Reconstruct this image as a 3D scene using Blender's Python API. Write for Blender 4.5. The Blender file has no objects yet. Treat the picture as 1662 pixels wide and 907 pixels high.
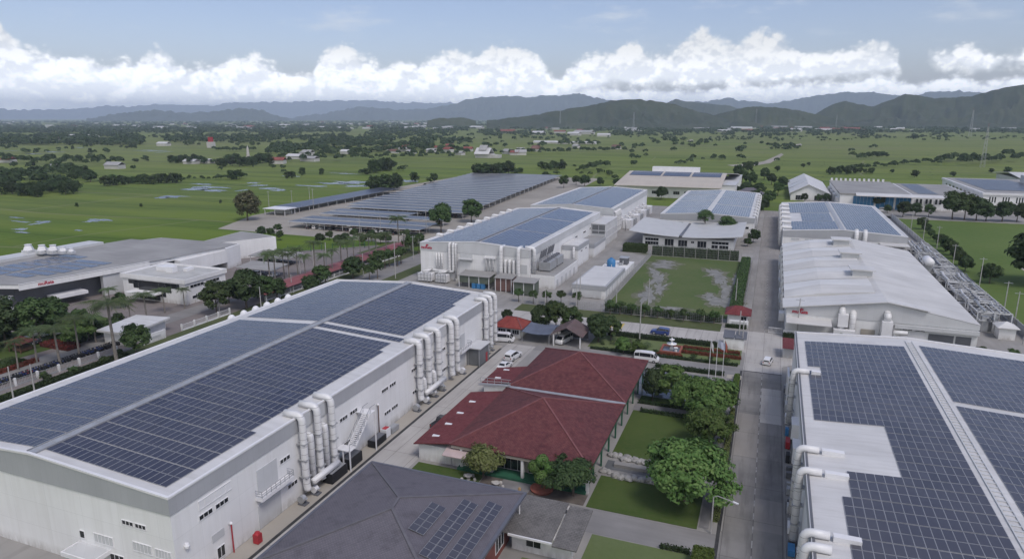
import bpy, math, random
import numpy as np
from mathutils import Vector, Matrix, noise as mnoise
R = math.radians
rnd = random.Random(7)
sc = bpy.context.scene
COL = sc.collection

# ------------------------------------------------------------------ camera of the drone, 52 m up
FPX, CX, CY = 1100.5, 831.0, 453.5
PITCH, YAW, HCAM = math.atan(263.5/FPX), R(20.86), 52.0
cp, sp, cy_, sy_ = math.cos(PITCH), math.sin(PITCH), math.cos(YAW), math.sin(YAW)
def ray(x, y):
    u, v = x-CX, y-CY
    f, d = FPX*cp-v*sp, v*cp+FPX*sp
    return (u*cy_-f*sy_, u*sy_+f*cy_, -d)
def g(x, y, z=0.0):
    """place on the ground (or height z) that was read off the photograph"""
    r = ray(x, y); t = (z-HCAM)/r[2]
    return (r[0]*t, r[1]*t)
def proj(X, Y, Z):
    r = X*cy_+Y*sy_; f = -X*sy_+Y*cy_; d = HCAM-Z
    zc = f*cp+d*sp; yc = -f*sp+d*cp
    if zc < 1: return (-9999, -9999)
    return (CX+FPX*r/zc, CY+FPX*yc/zc)
def azel(x, y):
    r = ray(x, y)
    return math.atan2(r[0], r[1]), math.atan2(r[2], math.hypot(r[0], r[1]))

cam = bpy.data.cameras.new('camera'); camo = bpy.data.objects.new('camera', cam); COL.objects.link(camo)
cam.sensor_width = 36; cam.lens = 36*FPX/1662; cam.clip_start = .5; cam.clip_end = 60000
camo.location = (0, 0, HCAM); camo.rotation_euler = (math.pi/2-PITCH, 0, YAW)
sc.camera = camo
sc.view_settings.view_transform = 'Standard'; sc.view_settings.look = 'None'
sc.view_settings.exposure = 0.0; sc.view_settings.gamma = 1.0
sc.view_settings.use_curve_mapping = False
sc.render.engine = 'CYCLES'
sc.cycles.max_bounces = 5; sc.cycles.diffuse_bounces = 2; sc.cycles.glossy_bounces = 2
sc.cycles.transmission_bounces = 2; sc.cycles.volume_bounces = 0; sc.cycles.transparent_max_bounces = 4
sc.cycles.use_denoising = True
sc.cycles.caustics_reflective = False; sc.cycles.caustics_refractive = False
sc.cycles.sample_clamp_indirect = 4

# ------------------------------------------------------------------ mesh helpers
OFF = {}
class MB:
    def __init__(s): s.v = []; s.f = []; s.m = []
    def add(s, vs, fs, m=0):
        b = len(s.v); s.v += [tuple(p) for p in vs]
        for f in fs: s.f.append(tuple(b+i for i in f)); s.m.append(m)
        return s
    def poly(s, pts, m=0): return s.add(pts, [tuple(range(len(pts)))], m)
    def box(s, x0, x1, y0, y1, z0, z1, m=0):
        return s.add([(x0,y0,z0),(x1,y0,z0),(x1,y1,z0),(x0,y1,z0),(x0,y0,z1),(x1,y0,z1),(x1,y1,z1),(x0,y1,z1)],
                     [(3,2,1,0),(4,5,6,7),(0,1,5,4),(1,2,6,5),(2,3,7,6),(3,0,4,7)], m)
    def prism(s, pts, z0, z1, m=0):
        n = len(pts)
        if sum(pts[i][0]*pts[(i+1)%n][1]-pts[(i+1)%n][0]*pts[i][1] for i in range(n)) < 0: pts = pts[::-1]
        return s.add([(p[0],p[1],z0) for p in pts]+[(p[0],p[1],z1) for p in pts],
                     [tuple(range(n-1,-1,-1)), tuple(range(n,2*n))]+[(i,(i+1)%n,n+(i+1)%n,n+i) for i in range(n)], m)
    def extr_y(s, prof, y0, y1, m=0):      # profile in x,z pushed along y
        n = len(prof)
        if sum(prof[i][0]*prof[(i+1)%n][1]-prof[(i+1)%n][0]*prof[i][1] for i in range(n)) < 0: prof = prof[::-1]
        return s.add([(p[0],y0,p[1]) for p in prof]+[(p[0],y1,p[1]) for p in prof],
                     [tuple(range(n)), tuple(range(2*n-1,n-1,-1))]+[((i+1)%n,i,n+i,n+(i+1)%n) for i in range(n)], m)
    def extr_x(s, prof, x0, x1, m=0):      # profile in y,z pushed along x
        n = len(prof)
        if sum(prof[i][0]*prof[(i+1)%n][1]-prof[(i+1)%n][0]*prof[i][1] for i in range(n)) < 0: prof = prof[::-1]
        return s.add([(x0,p[0],p[1]) for p in prof]+[(x1,p[0],p[1]) for p in prof],
                     [tuple(range(n-1,-1,-1)), tuple(range(n,2*n))]+[(i,(i+1)%n,n+(i+1)%n,n+i) for i in range(n)], m)
    def tube(s, path, r, n=8, m=0):
        P = [Vector(p) for p in path]; k = len(P)
        rs = r if isinstance(r, (list, tuple)) else [r]*k
        vs = []; ref = None
        for i in range(k):
            d = (P[min(i+1,k-1)]-P[max(i-1,0)]).normalized()
            if ref is None:
                ref = Vector((0,0,1)) if abs(d.z) < .9 else Vector((1,0,0))
            a = d.cross(ref).normalized(); ref = a.cross(d).normalized()
            for j in range(n):
                t = 2*math.pi*j/n
                vs.append(P[i]+a*math.cos(t)*rs[i]+ref*math.sin(t)*rs[i])
        fs = [(i*n+j, i*n+(j+1)%n, (i+1)*n+(j+1)%n, (i+1)*n+j) for i in range(k-1) for j in range(n)]
        fs += [tuple(range(n-1,-1,-1)), tuple(range((k-1)*n, k*n))]
        return s.add(vs, fs, m)
    def bar(s, p, q, w, h=None, m=0):
        h = h or w; p, q = Vector(p), Vector(q); d = (q-p).normalized()
        up = Vector((0,0,1)) if abs(d.z) < .95 else Vector((0,1,0))
        a = d.cross(up).normalized()*(w/2); b = a.cross(d).normalized()*(h/2)
        return s.add([p-a-b,p+a-b,p+a+b,p-a+b,q-a-b,q+a-b,q+a+b,q-a+b],
                     [(3,2,1,0),(4,5,6,7),(0,1,5,4),(1,2,6,5),(2,3,7,6),(3,0,4,7)], m)
    def cyl(s, x, y, z0, z1, r, n=12, r1=None, m=0):
        return s.tube([(x,y,z0),(x,y,z1)], [r, r if r1 is None else r1], n, m)
    def lathe(s, x, y, prof, n=12, m=0):
        vs = [(x+r*math.cos(2*math.pi*j/n), y+r*math.sin(2*math.pi*j/n), z) for r, z in prof for j in range(n)]
        k = len(prof)
        return s.add(vs, [(i*n+j, i*n+(j+1)%n, (i+1)*n+(j+1)%n, (i+1)*n+j) for i in range(k-1) for j in range(n)]
                     + [tuple(range(n-1,-1,-1)), tuple(range((k-1)*n,k*n))], m)
    def dome(s, x, y, z, r, h, n=12, k=5, m=0):
        return s.lathe(x, y, [(r*math.cos(t), z+h*math.sin(t)) for t in [i*math.pi/2/k*.98 for i in range(k+1)]], n, m)
    def build(s, name, mats, parent=None, smooth=False, label=None):
        me = bpy.data.meshes.new(name)
        o = OFF.get(parent.name, (0,0,0)) if parent else (0,0,0)
        me.from_pydata([(p[0]-o[0], p[1]-o[1], p[2]-o[2]) for p in s.v], [], s.f)
        if not isinstance(mats, (list, tuple)): mats = [mats]
        for m in mats: me.materials.append(m)
        if len(mats) > 1: me.polygons.foreach_set('material_index', s.m)
        if smooth: me.polygons.foreach_set('use_smooth', [True]*len(me.polygons))
        ob = bpy.data.objects.new(name, me); COL.objects.link(ob)
        if parent: ob.parent = parent; OFF[ob.name] = o
        if label: ob['label'] = label
        return ob
def tag(o, label=None, cat=None, group=None, kind=None):
    if label: o['label'] = label
    if cat: o['category'] = cat
    if group: o['group'] = group
    if kind: o['kind'] = kind
    return o
def thing(name, label, cat, loc=(0,0,0), group=None, local=False):
    o = bpy.data.objects.new(name, None); COL.objects.link(o); o.location = loc
    OFF[o.name] = (0,0,0) if local else tuple(loc)
    return tag(o, label, cat, group)
def solo(mb, name, mats, label, cat, loc=(0,0,0), group=None, smooth=False):
    me_ = MB(); me_.v = [(p[0]-loc[0], p[1]-loc[1], p[2]-loc[2]) for p in mb.v]; me_.f = mb.f; me_.m = mb.m
    o = me_.build(name, mats, None, smooth); o.location = loc
    return tag(o, label, cat, group)
def struct(mb, name, mats, kind='structure'):
    o = mb.build(name, mats); o['kind'] = kind; return o
def copy_tree(o, parent=None):
    c = o.copy(); COL.objects.link(c); c.parent = parent
    for ch in o.children: copy_tree(ch, c)
    return c
def place(proto, loc, rz=0, label=None, group=None, s=1.0, used=set()):
    if proto.name not in used: used.add(proto.name); o = proto
    else: o = copy_tree(proto)
    o.location = loc; o.rotation_euler = (0,0,rz)
    o.scale = (s,s,s) if isinstance(s,(int,float)) else s
    if label: o['label'] = label
    if group: o['group'] = group
    elif 'group' in o: del o['group']
    return o
def lettering(txt, size, loc, rot, m, parent, ext=.04):
    cu = bpy.data.curves.new('lettering', 'FONT'); cu.body = txt; cu.size = size; cu.extrude = ext
    cu.align_x = 'CENTER'; cu.align_y = 'CENTER'; cu.offset = size*.022
    tmp = bpy.data.objects.new('lettering_curve', cu); COL.objects.link(tmp); bpy.context.view_layer.update()
    me = bpy.data.meshes.new_from_object(tmp.evaluated_get(bpy.context.evaluated_depsgraph_get())); me.name = 'lettering'
    bpy.data.objects.remove(tmp); me.materials.clear(); me.materials.append(m)
    o = bpy.data.objects.new('lettering', me); COL.objects.link(o); o.parent = parent
    f = OFF.get(parent.name, (0,0,0))
    o.location = (loc[0]-f[0], loc[1]-f[1], loc[2]-f[2]); o.rotation_euler = rot
    return o

# ------------------------------------------------------------------ materials
def new_mat(name):
    m = bpy.data.materials.new(name); m.use_nodes = True
    nt = m.node_tree; b = nt.nodes['Principled BSDF']
    return m, nt, b
def N(nt, t, **kw):
    n = nt.nodes.new(t)
    for k, v in kw.items():
        if k.startswith('i_'): n.inputs[int(k[2:]) if k[2:].isdigit() else k[2:]].default_value = v
        else: setattr(n, k, v)
    return n
def L(nt, a, b): nt.links.new(a, b)
def mixc(nt, fac, a, b, blend='MIX'):
    n = nt.nodes.new('ShaderNodeMix'); n.data_type = 'RGBA'; n.blend_type = blend
    for s, v in ((0, fac), (6, a), (7, b)):
        if hasattr(v, 'is_output'): L(nt, v, n.inputs[s])
        elif isinstance(v, (int, float)): n.inputs[s].default_value = v
        else: n.inputs[s].default_value = (*v, 1)
    return n.outputs[2]
def pos(nt, scale=(1,1,1), rot=0, obj=False):
    if obj: src = N(nt, 'ShaderNodeTexCoord').outputs['Object']
    else: src = N(nt, 'ShaderNodeNewGeometry').outputs['Position']
    mp = N(nt, 'ShaderNodeMapping'); mp.inputs['Scale'].default_value = scale; mp.inputs['Rotation'].default_value = (0,0,rot)
    L(nt, src, mp.inputs[0]); return mp.outputs[0]
def noisef(nt, vec, scale, detail=4, rough=.55, lo=.3, hi=.7):
    n = N(nt, 'ShaderNodeTexNoise'); n.inputs['Scale'].default_value = scale
    n.inputs['Detail'].default_value = detail; n.inputs['Roughness'].default_value = rough
    L(nt, vec, n.inputs['Vector'])
    r = N(nt, 'ShaderNodeMapRange'); r.inputs[1].default_value = lo; r.inputs[2].default_value = hi
    L(nt, n.outputs[0], r.inputs[0]); return r.outputs[0]
def surf(name, col, rough=.6, var=.12, scale=.25, metal=0, spec=.4, streak=None, obj=False, dirt=None):
    """plain painted / concrete / metal surface: a colour with broad and fine unevenness; streak = (sx,sy,sz) noise stretch"""
    m, nt, b = new_mat(name)
    d = tuple(c*(1-var*1.6) for c in col); u = tuple(min(1, c*(1+var*.7)) for c in col)
    f1 = noisef(nt, pos(nt, (1,1,1), obj=obj), scale, 5)
    c = mixc(nt, f1, d, u)
    if streak:
        f2 = noisef(nt, pos(nt, streak, obj=obj), 1.0, 4, .6, .45, .75)
        dc = dirt or tuple(x*.72 for x in col)
        k = N(nt, 'ShaderNodeMath', operation='MULTIPLY'); L(nt, f2, k.inputs[0]); k.inputs[1].default_value = .55
        c = mixc(nt, k.outputs[0], c, dc)
    L(nt, c, b.inputs['Base Color'])
    b.inputs['Roughness'].default_value = rough; b.inputs['Metallic'].default_value = metal
    b.inputs['Specular IOR Level'].default_value = spec
    return m
def bump_wave(m, direction, scale, strength=.3, dist=.03):
    nt = m.node_tree; b = nt.nodes['Principled BSDF']
    w = N(nt, 'ShaderNodeTexWave'); w.bands_direction = direction; w.inputs['Scale'].default_value = scale
    L(nt, pos(nt), w.inputs[0])
    bu = N(nt, 'ShaderNodeBump'); bu.inputs['Strength'].default_value = strength; bu.inputs['Distance'].default_value = dist
    L(nt, w.outputs[1], bu.inputs['Height']); L(nt, bu.outputs[0], b.inputs['Normal'])
    return m
WHITE = surf('white_wall_paint', (.79,.79,.79), .6, .05, .12, streak=(1.1,1.1,.06), dirt=(.67,.665,.65))
WHITE2 = surf('white_metal_paint', (.74,.74,.75), .45, .05, .4)
GREYBAND = surf('grey_band_cladding', (.40,.41,.43), .5, .05, .2)
LGREY = surf('light_grey_cladding', (.56,.57,.58), .5, .06, .2)
DGREY = surf('dark_grey_cladding', (.13,.135,.15), .5, .1, .3)
ROOFW = bump_wave(surf('white_sheet_roof', (.62,.615,.605), .45, .08, .15, streak=(.12,1.0,.1), dirt=(.42,.41,.39)), 'Y', 2.2, .25)
ROOFOLD = bump_wave(surf('weathered_white_sheet_roof', (.60,.595,.58), .55, .10, .10, streak=(.05,.4,.1), dirt=(.40,.39,.365)), 'Y', 1.6, .3)
ROOFNEW = bump_wave(surf('newer_white_sheet_roof', (.66,.66,.65), .45, .06, .15, streak=(.12,.8,.1), dirt=(.52,.51,.49)), 'Y', 1.6, .25)
ROOFTAN = bump_wave(surf('tan_sheet_roof', (.50,.455,.39), .6, .06, .1, streak=(1,.06,.1), dirt=(.42,.37,.31)), 'X', 1.6, .2)
ROOFGREY = surf('pale_grey_flat_roof', (.31,.305,.295), .7, .12, .08, streak=(.1,.6,.1), dirt=(.22,.215,.205))
CONC = surf('yard_concrete', (.30,.29,.275), .85, .16, .08, streak=(.5,.08,.1), dirt=(.19,.18,.17))
CONCB = surf('beige_yard_concrete', (.40,.37,.32), .85, .12, .2, streak=(.4,.4,.1), dirt=(.28,.25,.21))
DUCT = surf('white_duct_paint', (.70,.70,.70), .4, .05, .8, spec=.5)
STEEL = surf('galvanised_steel', (.42,.43,.44), .4, .12, .8, metal=.3)
BLACK = surf('black_rubber', (.015,.015,.017), .6, .1, 2)
DARKGLASS = surf('dark_window_glass', (.02,.023,.027), .08, .1, .3, spec=.6)
BLUEGLASS = surf('blue_window_glass', (.05,.19,.36), .08, .15, .2, spec=.7)
LOUVRE = bump_wave(surf('grey_louvre', (.17,.18,.19), .5, .1, .5), 'Z', 3, .8, .05)
GLOUVRE = bump_wave(surf('green_louvre', (.12,.145,.11), .6, .1, .5), 'Z', 3, .6, .05)
REDPAINT = surf('red_paint', (.38,.03,.04), .45, .1, 1)
SIGNRED = surf('sign_red', (.42,.02,.05), .5, .05, 1)
SIGNRED.node_tree.nodes['Principled BSDF'].inputs['Roughness'].default_value = .5
GREENPAINT = surf('green_paint', (.03,.12,.07), .6, .2, .5)
BLUEPAINT = surf('blue_paint', (.05,.20,.42), .45, .1, 1)
TARP = surf('blue_grey_tarpaulin', (.13,.15,.20), .7, .12, .4, streak=(1.2,.2,.2))
WOODBR = surf('brown_timber', (.14,.08,.05), .7, .2, 1)
BRICK = surf('red_brick_wall', (.22,.075,.06), .8, .15, .8, streak=(.4,.4,2.2))
STONEW = surf('pale_stone', (.50,.48,.45), .8, .2, .9)
TERRA = surf('terracotta', (.30,.10,.07), .8, .15, 1)
YELLOWP = surf('yellow_paint', (.55,.42,.08), .6, .15, .8)
# bands round a duct every 1.1 m
def duct_bands():
    nt = DUCT.node_tree; b = nt.nodes['Principled BSDF']
    p = N(nt, 'ShaderNodeSeparateXYZ'); L(nt, N(nt, 'ShaderNodeNewGeometry').outputs['Position'], p.inputs[0])
    a = N(nt, 'ShaderNodeMath', operation='MULTIPLY'); a.inputs[1].default_value = .9; L(nt, p.outputs[2], a.inputs[0])
    f = N(nt, 'ShaderNodeMath', operation='FRACT'); L(nt, a.outputs[0], f.inputs[0])
    c = N(nt, 'ShaderNodeMath', operation='LESS_THAN'); c.inputs[1].default_value = .07; L(nt, f.outputs[0], c.inputs[0])
    src = b.inputs['Base Color'].links[0].from_socket
    L(nt, mixc(nt, c.outputs[0], src, (.38,.38,.38)), b.inputs['Base Color'])
duct_bands()

def tile_mat(name, dark, mid, light, rowscale, along, big=.16):
    """roof tiles: fine courses in the bump, lichen and fading in the colour"""
    m, nt, b = new_mat(name)
    f1 = noisef(nt, pos(nt), big, 6, .62, .25, .75); f2 = noisef(nt, pos(nt), 1.6, 4, .7, .35, .72)
    c = mixc(nt, f1, dark, mid); c = mixc(nt, f2, c, light)
    f3 = noisef(nt, pos(nt), .55, 6, .7, .50, .68); k3 = N(nt, 'ShaderNodeMath', operation='MULTIPLY'); L(nt, f3, k3.inputs[0]); k3.inputs[1].default_value = .5; c = mixc(nt, k3.outputs[0], c, tuple(x*.6 for x in dark))
    L(nt, c, b.inputs['Base Color'])
    br = N(nt, 'ShaderNodeTexBrick'); br.inputs['Scale'].default_value = rowscale; br.inputs['Mortar Size'].default_value = .05
    br.inputs['Color1'].default_value = (1,1,1,1); br.inputs['Color2'].default_value = (.75,.75,.75,1); br.inputs['Mortar'].default_value = (.2,.2,.2,1)
    L(nt, pos(nt, rot=along), br.inputs[0])
    cc = mixc(nt, .35, c, br.outputs[0], 'MULTIPLY'); L(nt, cc, b.inputs['Base Color'])
    bu = N(nt, 'ShaderNodeBump'); bu.inputs['Strength'].default_value = .5; bu.inputs['Distance'].default_value = .04
    L(nt, br.outputs[0], bu.inputs['Height']); L(nt, bu.outputs[0], b.inputs['Normal'])
    b.inputs['Roughness'].default_value = .75; b.inputs['Specular IOR Level'].default_value = .25
    return m
REDTILE = tile_mat('red_roof_tile', (.082,.028,.034), (.150,.044,.048), (.185,.068,.064), 1.2, 0)
REDTILE2 = tile_mat('bright_red_roof_tile', (.135,.030,.036), (.185,.042,.048), (.21,.07,.07), 1.2, 0)
ORTILE = tile_mat('orange_red_roof_tile', (.24,.04,.035), (.30,.06,.05), (.32,.09,.07), 1.2, 0)
GREYTILE = tile_mat('slate_grey_roof_tile', (.140,.132,.150), (.152,.143,.166), (.165,.156,.178), 1.3, 0)
STAINROOF = surf('stained_white_flat_roof', (.50,.50,.48), .7, .12, .15, streak=(.3,.3,.3), dirt=(.25,.24,.22))
OLDTILE = tile_mat('grey_fibre_cement_roof', (.13,.125,.12), (.18,.172,.165), (.22,.21,.20), .9, 0)
def wall_seams(m, w, h, k, fade=.8):
    nt = m.node_tree; b = nt.nodes['Principled BSDF']; src = b.inputs['Base Color'].links[0].from_socket
    p = N(nt, 'ShaderNodeSeparateXYZ'); L(nt, N(nt, 'ShaderNodeNewGeometry').outputs['Position'], p.inputs[0])
    a = N(nt, 'ShaderNodeMath', operation='ADD'); L(nt, p.outputs[0], a.inputs[0]); L(nt, p.outputs[1], a.inputs[1])
    cv = N(nt, 'ShaderNodeCombineXYZ'); L(nt, a.outputs[0], cv.inputs[0]); L(nt, p.outputs[2], cv.inputs[1])
    br = N(nt, 'ShaderNodeTexBrick'); br.offset = 0; br.inputs['Scale'].default_value = 1; br.inputs['Brick Width'].default_value = w; br.inputs['Row Height'].default_value = h
    br.inputs['Mortar Size'].default_value = .025; br.inputs['Color1'].default_value = (1,1,1,1); br.inputs['Color2'].default_value = (.965,.965,.96,1); br.inputs['Mortar'].default_value = (fade,fade,fade,1)
    L(nt, cv.outputs[0], br.inputs[0]); c = mixc(nt, 1.0, src, br.outputs[0], 'MULTIPLY')
    # splash dirt on the lowest courses and runs below the eaves
    lo = N(nt, 'ShaderNodeMapRange'); lo.inputs[1].default_value = 1.4; lo.inputs[2].default_value = .1; L(nt, p.outputs[2], lo.inputs[0])
    f = noisef(nt, pos(nt, (.9,.9,.25)), 1.0, 5, .65, .35, .7); mu = N(nt, 'ShaderNodeMath', operation='MULTIPLY'); L(nt, lo.outputs[0], mu.inputs[0]); L(nt, f, mu.inputs[1])
    L(nt, mixc(nt, mu.outputs[0], c, (.36,.34,.31)), b.inputs['Base Color'])
wall_seams(WHITE, 6.0, 3.3, .8, .86); wall_seams(GREYBAND, 1.0, 20, .8, .9); wall_seams(LGREY, 1.5, 20, .8, .9)
# photovoltaic glass
def pv(nm='photovoltaic_glass', ca=(.018,.019,.036), cb=(.036,.038,.064)):
    m, nt, b = new_mat(nm)
    oi = N(nt, 'ShaderNodeNewGeometry').outputs['Random Per Island']
    c = mixc(nt, oi, ca, cb); L(nt, c, b.inputs['Base Color'])
    du = noisef(nt, pos(nt), .12, 5, .65, .35, .75); du2 = N(nt, 'ShaderNodeMath', operation='MULTIPLY'); L(nt, du, du2.inputs[0]); du2.inputs[1].default_value = .22
    L(nt, mixc(nt, du2.outputs[0], c, (.16,.155,.15)), b.inputs['Base Color'])
    b.inputs['Roughness'].default_value = .2; b.inputs['Specular IOR Level'].default_value = .5
    return m
PV = pv(); PVB = pv('sky_tinted_blue_pv_glass', (.030,.052,.115), (.045,.075,.15)); PVA = pv('indigo_photovoltaic_glass', (.027,.029,.050), (.044,.047,.076)); PVI = pv('greyish_photovoltaic_glass', (.048,.050,.068), (.070,.072,.094)); PVFRAME = surf('aluminium_panel_frame', (.35,.36,.38), .45, .08, .5, metal=.2)  # blue variant: blue cells with the sky's reflection also put into the base colour
SUN_E, SKY_S, HAZE_D, EXPO, HZ_K, HZ_G = 1.3, .088, 7.8e-5, .42, 2.6, -.25
# ------------------------------------------------------------------ daylight: soft sun through thin cloud, blue sky with cumulus
SUN_EL, SUN_ROT = R(56), R(128)
sun = bpy.data.lights.new('sun', 'SUN'); sun.energy = SUN_E; sun.angle = R(18); sun.color = (1,.96,.9)
suno = bpy.data.objects.new('sun', sun); COL.objects.link(suno)
# sun direction: azimuth measured like the sky texture (rotation about z from +Y, clockwise)
sd = Vector((math.sin(SUN_ROT)*math.cos(SUN_EL), math.cos(SUN_ROT)*math.cos(SUN_EL), math.sin(SUN_EL)))
suno.rotation_euler = sd.to_track_quat('Z', 'Y').to_euler(); suno.location = (0,0,400)
W = bpy.data.worlds.new('World'); sc.world = W; W.use_nodes = True
nt = W.node_tree; nt.nodes.clear()
sky = N(nt, 'ShaderNodeTexSky'); sky.sky_type = 'NISHITA'; sky.sun_disc = False
sky.sun_elevation = SUN_EL; sky.sun_rotation = SUN_ROT; sky.air_density = 1.0; sky.dust_density = 1.4; sky.ozone_density = 1.2; sky.altitude = 50
hs = N(nt, 'ShaderNodeHueSaturation'); hs.inputs['Saturation'].default_value = 1.0; hs.inputs['Value'].default_value = 1.0
L(nt, sky.outputs[0], hs.inputs['Color'])
bg1 = N(nt, 'ShaderNodeBackground'); bg1.inputs[1].default_value = SKY_S
L(nt, mixc(nt, 1.0, hs.outputs[0], (1.14,1.06,1.17), 'MULTIPLY'), bg1.inputs[0])
dirv = N(nt, 'ShaderNodeTexCoord').outputs['Generated']
sx = N(nt, 'ShaderNodeSeparateXYZ'); L(nt, dirv, sx.inputs[0])
def M(op, a, b=None, c=None):
    n = N(nt, 'ShaderNodeMath', operation=op)
    for i, v in enumerate((a, b, c)):
        if v is None: continue
        if isinstance(v, (int, float)): n.inputs[i].default_value = v
        else: L(nt, v, n.inputs[i])
    return n.outputs[0]
def smooth(v, lo, hi, a=0., b=1.):
    n = N(nt, 'ShaderNodeMapRange'); n.interpolation_type = 'SMOOTHSTEP'
    for i, x in enumerate((v, lo, hi, a, b)):
        if isinstance(x, (int, float)): n.inputs[i].default_value = x
        else: L(nt, x, n.inputs[i])
    return n.outputs[0]
AZ = M('ARCTAN2', sx.outputs[0], sx.outputs[1]); EL = M('ARCSINE', sx.outputs[2])
AZ0, AZS = -1.35, 2.2
HORIZ = smooth(EL, .0, .11, HZ_K, 1.0)
L(nt, M('MULTIPLY', smooth(EL, .0, .25, 1.12, 1.0), SKY_S), bg1.inputs[1])
def azcurve(pts, lo=0.0):
    """elevation over azimuth, from the outline the clouds have over the hills"""
    n = N(nt, 'ShaderNodeFloatCurve'); cu = n.mapping.curves[0]
    q = []
    for x, y in pts:
        a, e = azel(x, y); q.append(((a-AZ0)/AZS, max(0, min(1, e*4))))
    q.sort()
    while len(cu.points) < len(q): cu.points.new(.5, .5)
    for p, (a, b) in zip(cu.points, q): p.location = (a, b); p.handle_type = 'AUTO'
    n.mapping.update()
    L(nt, M('DIVIDE', M('SUBTRACT', AZ, AZ0), AZS), n.inputs['Value'])
    return M('MULTIPLY', n.outputs[0], .25)
def lumps(dx, dy, seed, k=1.0):
    cv = N(nt, 'ShaderNodeCombineXYZ'); L(nt, M('ADD', AZ, dx), cv.inputs[0]); L(nt, M('MULTIPLY', M('ADD', EL, dy), 1.25), cv.inputs[1]); cv.inputs[2].default_value = seed
    wn = N(nt, 'ShaderNodeTexNoise'); wn.inputs['Scale'].default_value = 40*k; wn.inputs['Detail'].default_value = 3
    L(nt, cv.outputs[0], wn.inputs[0])
    ad = N(nt, 'ShaderNodeVectorMath', operation='MULTIPLY_ADD'); L(nt, wn.outputs[1], ad.inputs[0]); ad.inputs[1].default_value = (.016/k,.016/k,0); L(nt, cv.outputs[0], ad.inputs[2])
    tot = None
    for s, w in ((24,.42),(60,.30),(140,.20)):
        v = N(nt, 'ShaderNodeTexVoronoi'); v.feature = 'SMOOTH_F1'; v.inputs['Scale'].default_value = s*k; v.inputs['Smoothness'].default_value = .35
        L(nt, ad.outputs[0], v.inputs['Vector'])
        t = M('MULTIPLY', M('SUBTRACT', .55, v.outputs['Distance']), w)
        tot = t if tot is None else M('ADD', tot, t)
    f = N(nt, 'ShaderNodeTexNoise'); f.inputs['Scale'].default_value = 160*k; f.inputs['Detail'].default_value = 5; f.inputs['Roughness'].default_value = .6
    L(nt, cv.outputs[0], f.inputs[0])
    return M('ADD', tot, M('MULTIPLY', M('SUBTRACT', f.outputs[0], .5), .22))
def cloud_layer(top, bot, seed, amp, white, grey, k=1.0, edge=.0045, botsoft=.02):
    l0 = lumps(0, 0, seed, k); l1 = lumps(-.007, .010, seed, k)
    d = M('ADD', M('SUBTRACT', top, EL), M('MULTIPLY', l0, amp))
    al = smooth(d, -edge, edge*1.3)
    if bot is not None:
        e2 = M('ADD', M('SUBTRACT', EL, bot), M('MULTIPLY', l0, amp*.6))
        al = M('MULTIPLY', al, smooth(e2, -.004, botsoft*.4))
        hgt = smooth(e2, -.01, botsoft*2)
    else:
        hgt = smooth(EL, .0, .06)
    lit = M('ADD', M('MULTIPLY', M('SUBTRACT', l0, l1), 3.6), M('MULTIPLY', smooth(d, 0, .05, 1, 0), .30))
    lit = M('ADD', lit, M('MULTIPLY', hgt, .55)); lit = M('ADD', lit, M('MULTIPLY', l0, .5))
    lit = smooth(lit, .0, 1.05)
    cl = N(nt, 'ShaderNodeMix'); cl.data_type = 'RGBA'; L(nt, lit, cl.inputs[0]); cl.inputs[6].default_value = (*grey,1); cl.inputs[7].default_value = (*white,1)
    return al, cl.outputs[2]
TOP1 = [(-300,70),(-160,95),(-60,40),(0,38),(25,66),(60,84),(100,92),(150,100),(220,104),(262,92),(300,108),(350,108),(405,96),(440,110),(490,122),(520,88),(550,76),(580,88),(620,108),(680,112),(735,90),(770,98),(812,78),(850,82),(880,102),(905,128),(922,112),(960,92),(1000,86),(1030,64),(1048,86),(1075,92),(1110,72),(1142,52),(1170,74),(1190,76),(1228,54),(1260,64),(1300,84),(1340,88),(1390,82),(1430,82),(1462,104),(1474,150),(1484,150),(1496,86),(1540,82),(1565,72),(1610,86),(1670,80),(1760,60),(1900,110),(2200,80)]
BOT1 = [(-300,175),(0,172),(400,172),(880,170),(960,148),(1000,143),(1200,138),(1340,132),(1460,120),(1490,95),(1520,112),(1580,116),(1660,110),(1800,110),(2200,130)]
TOP2 = [(-300,150),(0,138),(100,140),(200,135),(300,142),(420,136),(520,142),(650,140),(760,138),(880,140),(1000,148),(1100,146),(1200,140),(1300,136),(1380,130),(1440,128),(1480,136),(1520,130),(1560,126),(1600,134),(1660,122),(1800,120),(2200,140)]
a2, c2 = cloud_layer(azcurve(TOP2), None, 7.3, .022, (.72,.73,.74), (.56,.58,.61), 1.3)
a1, c1 = cloud_layer(azcurve(TOP1), azcurve(BOT1), 1.7, .042, (.80,.80,.79), (.58,.60,.63), 1.0, .006, .03)
# thin high wisps
cw = N(nt, 'ShaderNodeCombineXYZ'); L(nt, M('MULTIPLY', AZ, 4.5), cw.inputs[0]); L(nt, M('MULTIPLY', EL, 17), cw.inputs[1])
wn = N(nt, 'ShaderNodeTexNoise'); wn.inputs['Scale'].default_value = 1.6; wn.inputs['Detail'].default_value = 7; wn.inputs['Roughness'].default_value = .62; L(nt, cw.outputs[0], wn.inputs[0])
aw = M('MULTIPLY', smooth(wn.outputs[0], .52, .74), smooth(EL, .07, .13, 0, .6))
def bgc(col):
    b = N(nt, 'ShaderNodeBackground'); L(nt, HORIZ, b.inputs[1])
    if isinstance(col, tuple): b.inputs[0].default_value = (*col,1)
    else: L(nt, col, b.inputs[0])
    return b.outputs[0]
cur = bg1.outputs[0]
a1 = M('MULTIPLY', a1, .93)
for al, co in ((aw, (.62,.65,.69)), (a2, c2), (a1, c1)):
    ms = N(nt, 'ShaderNodeMixShader'); L(nt, al, ms.inputs[0]); L(nt, cur, ms.inputs[1]); L(nt, bgc(co), ms.inputs[2]); cur = ms.outputs[0]
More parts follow.
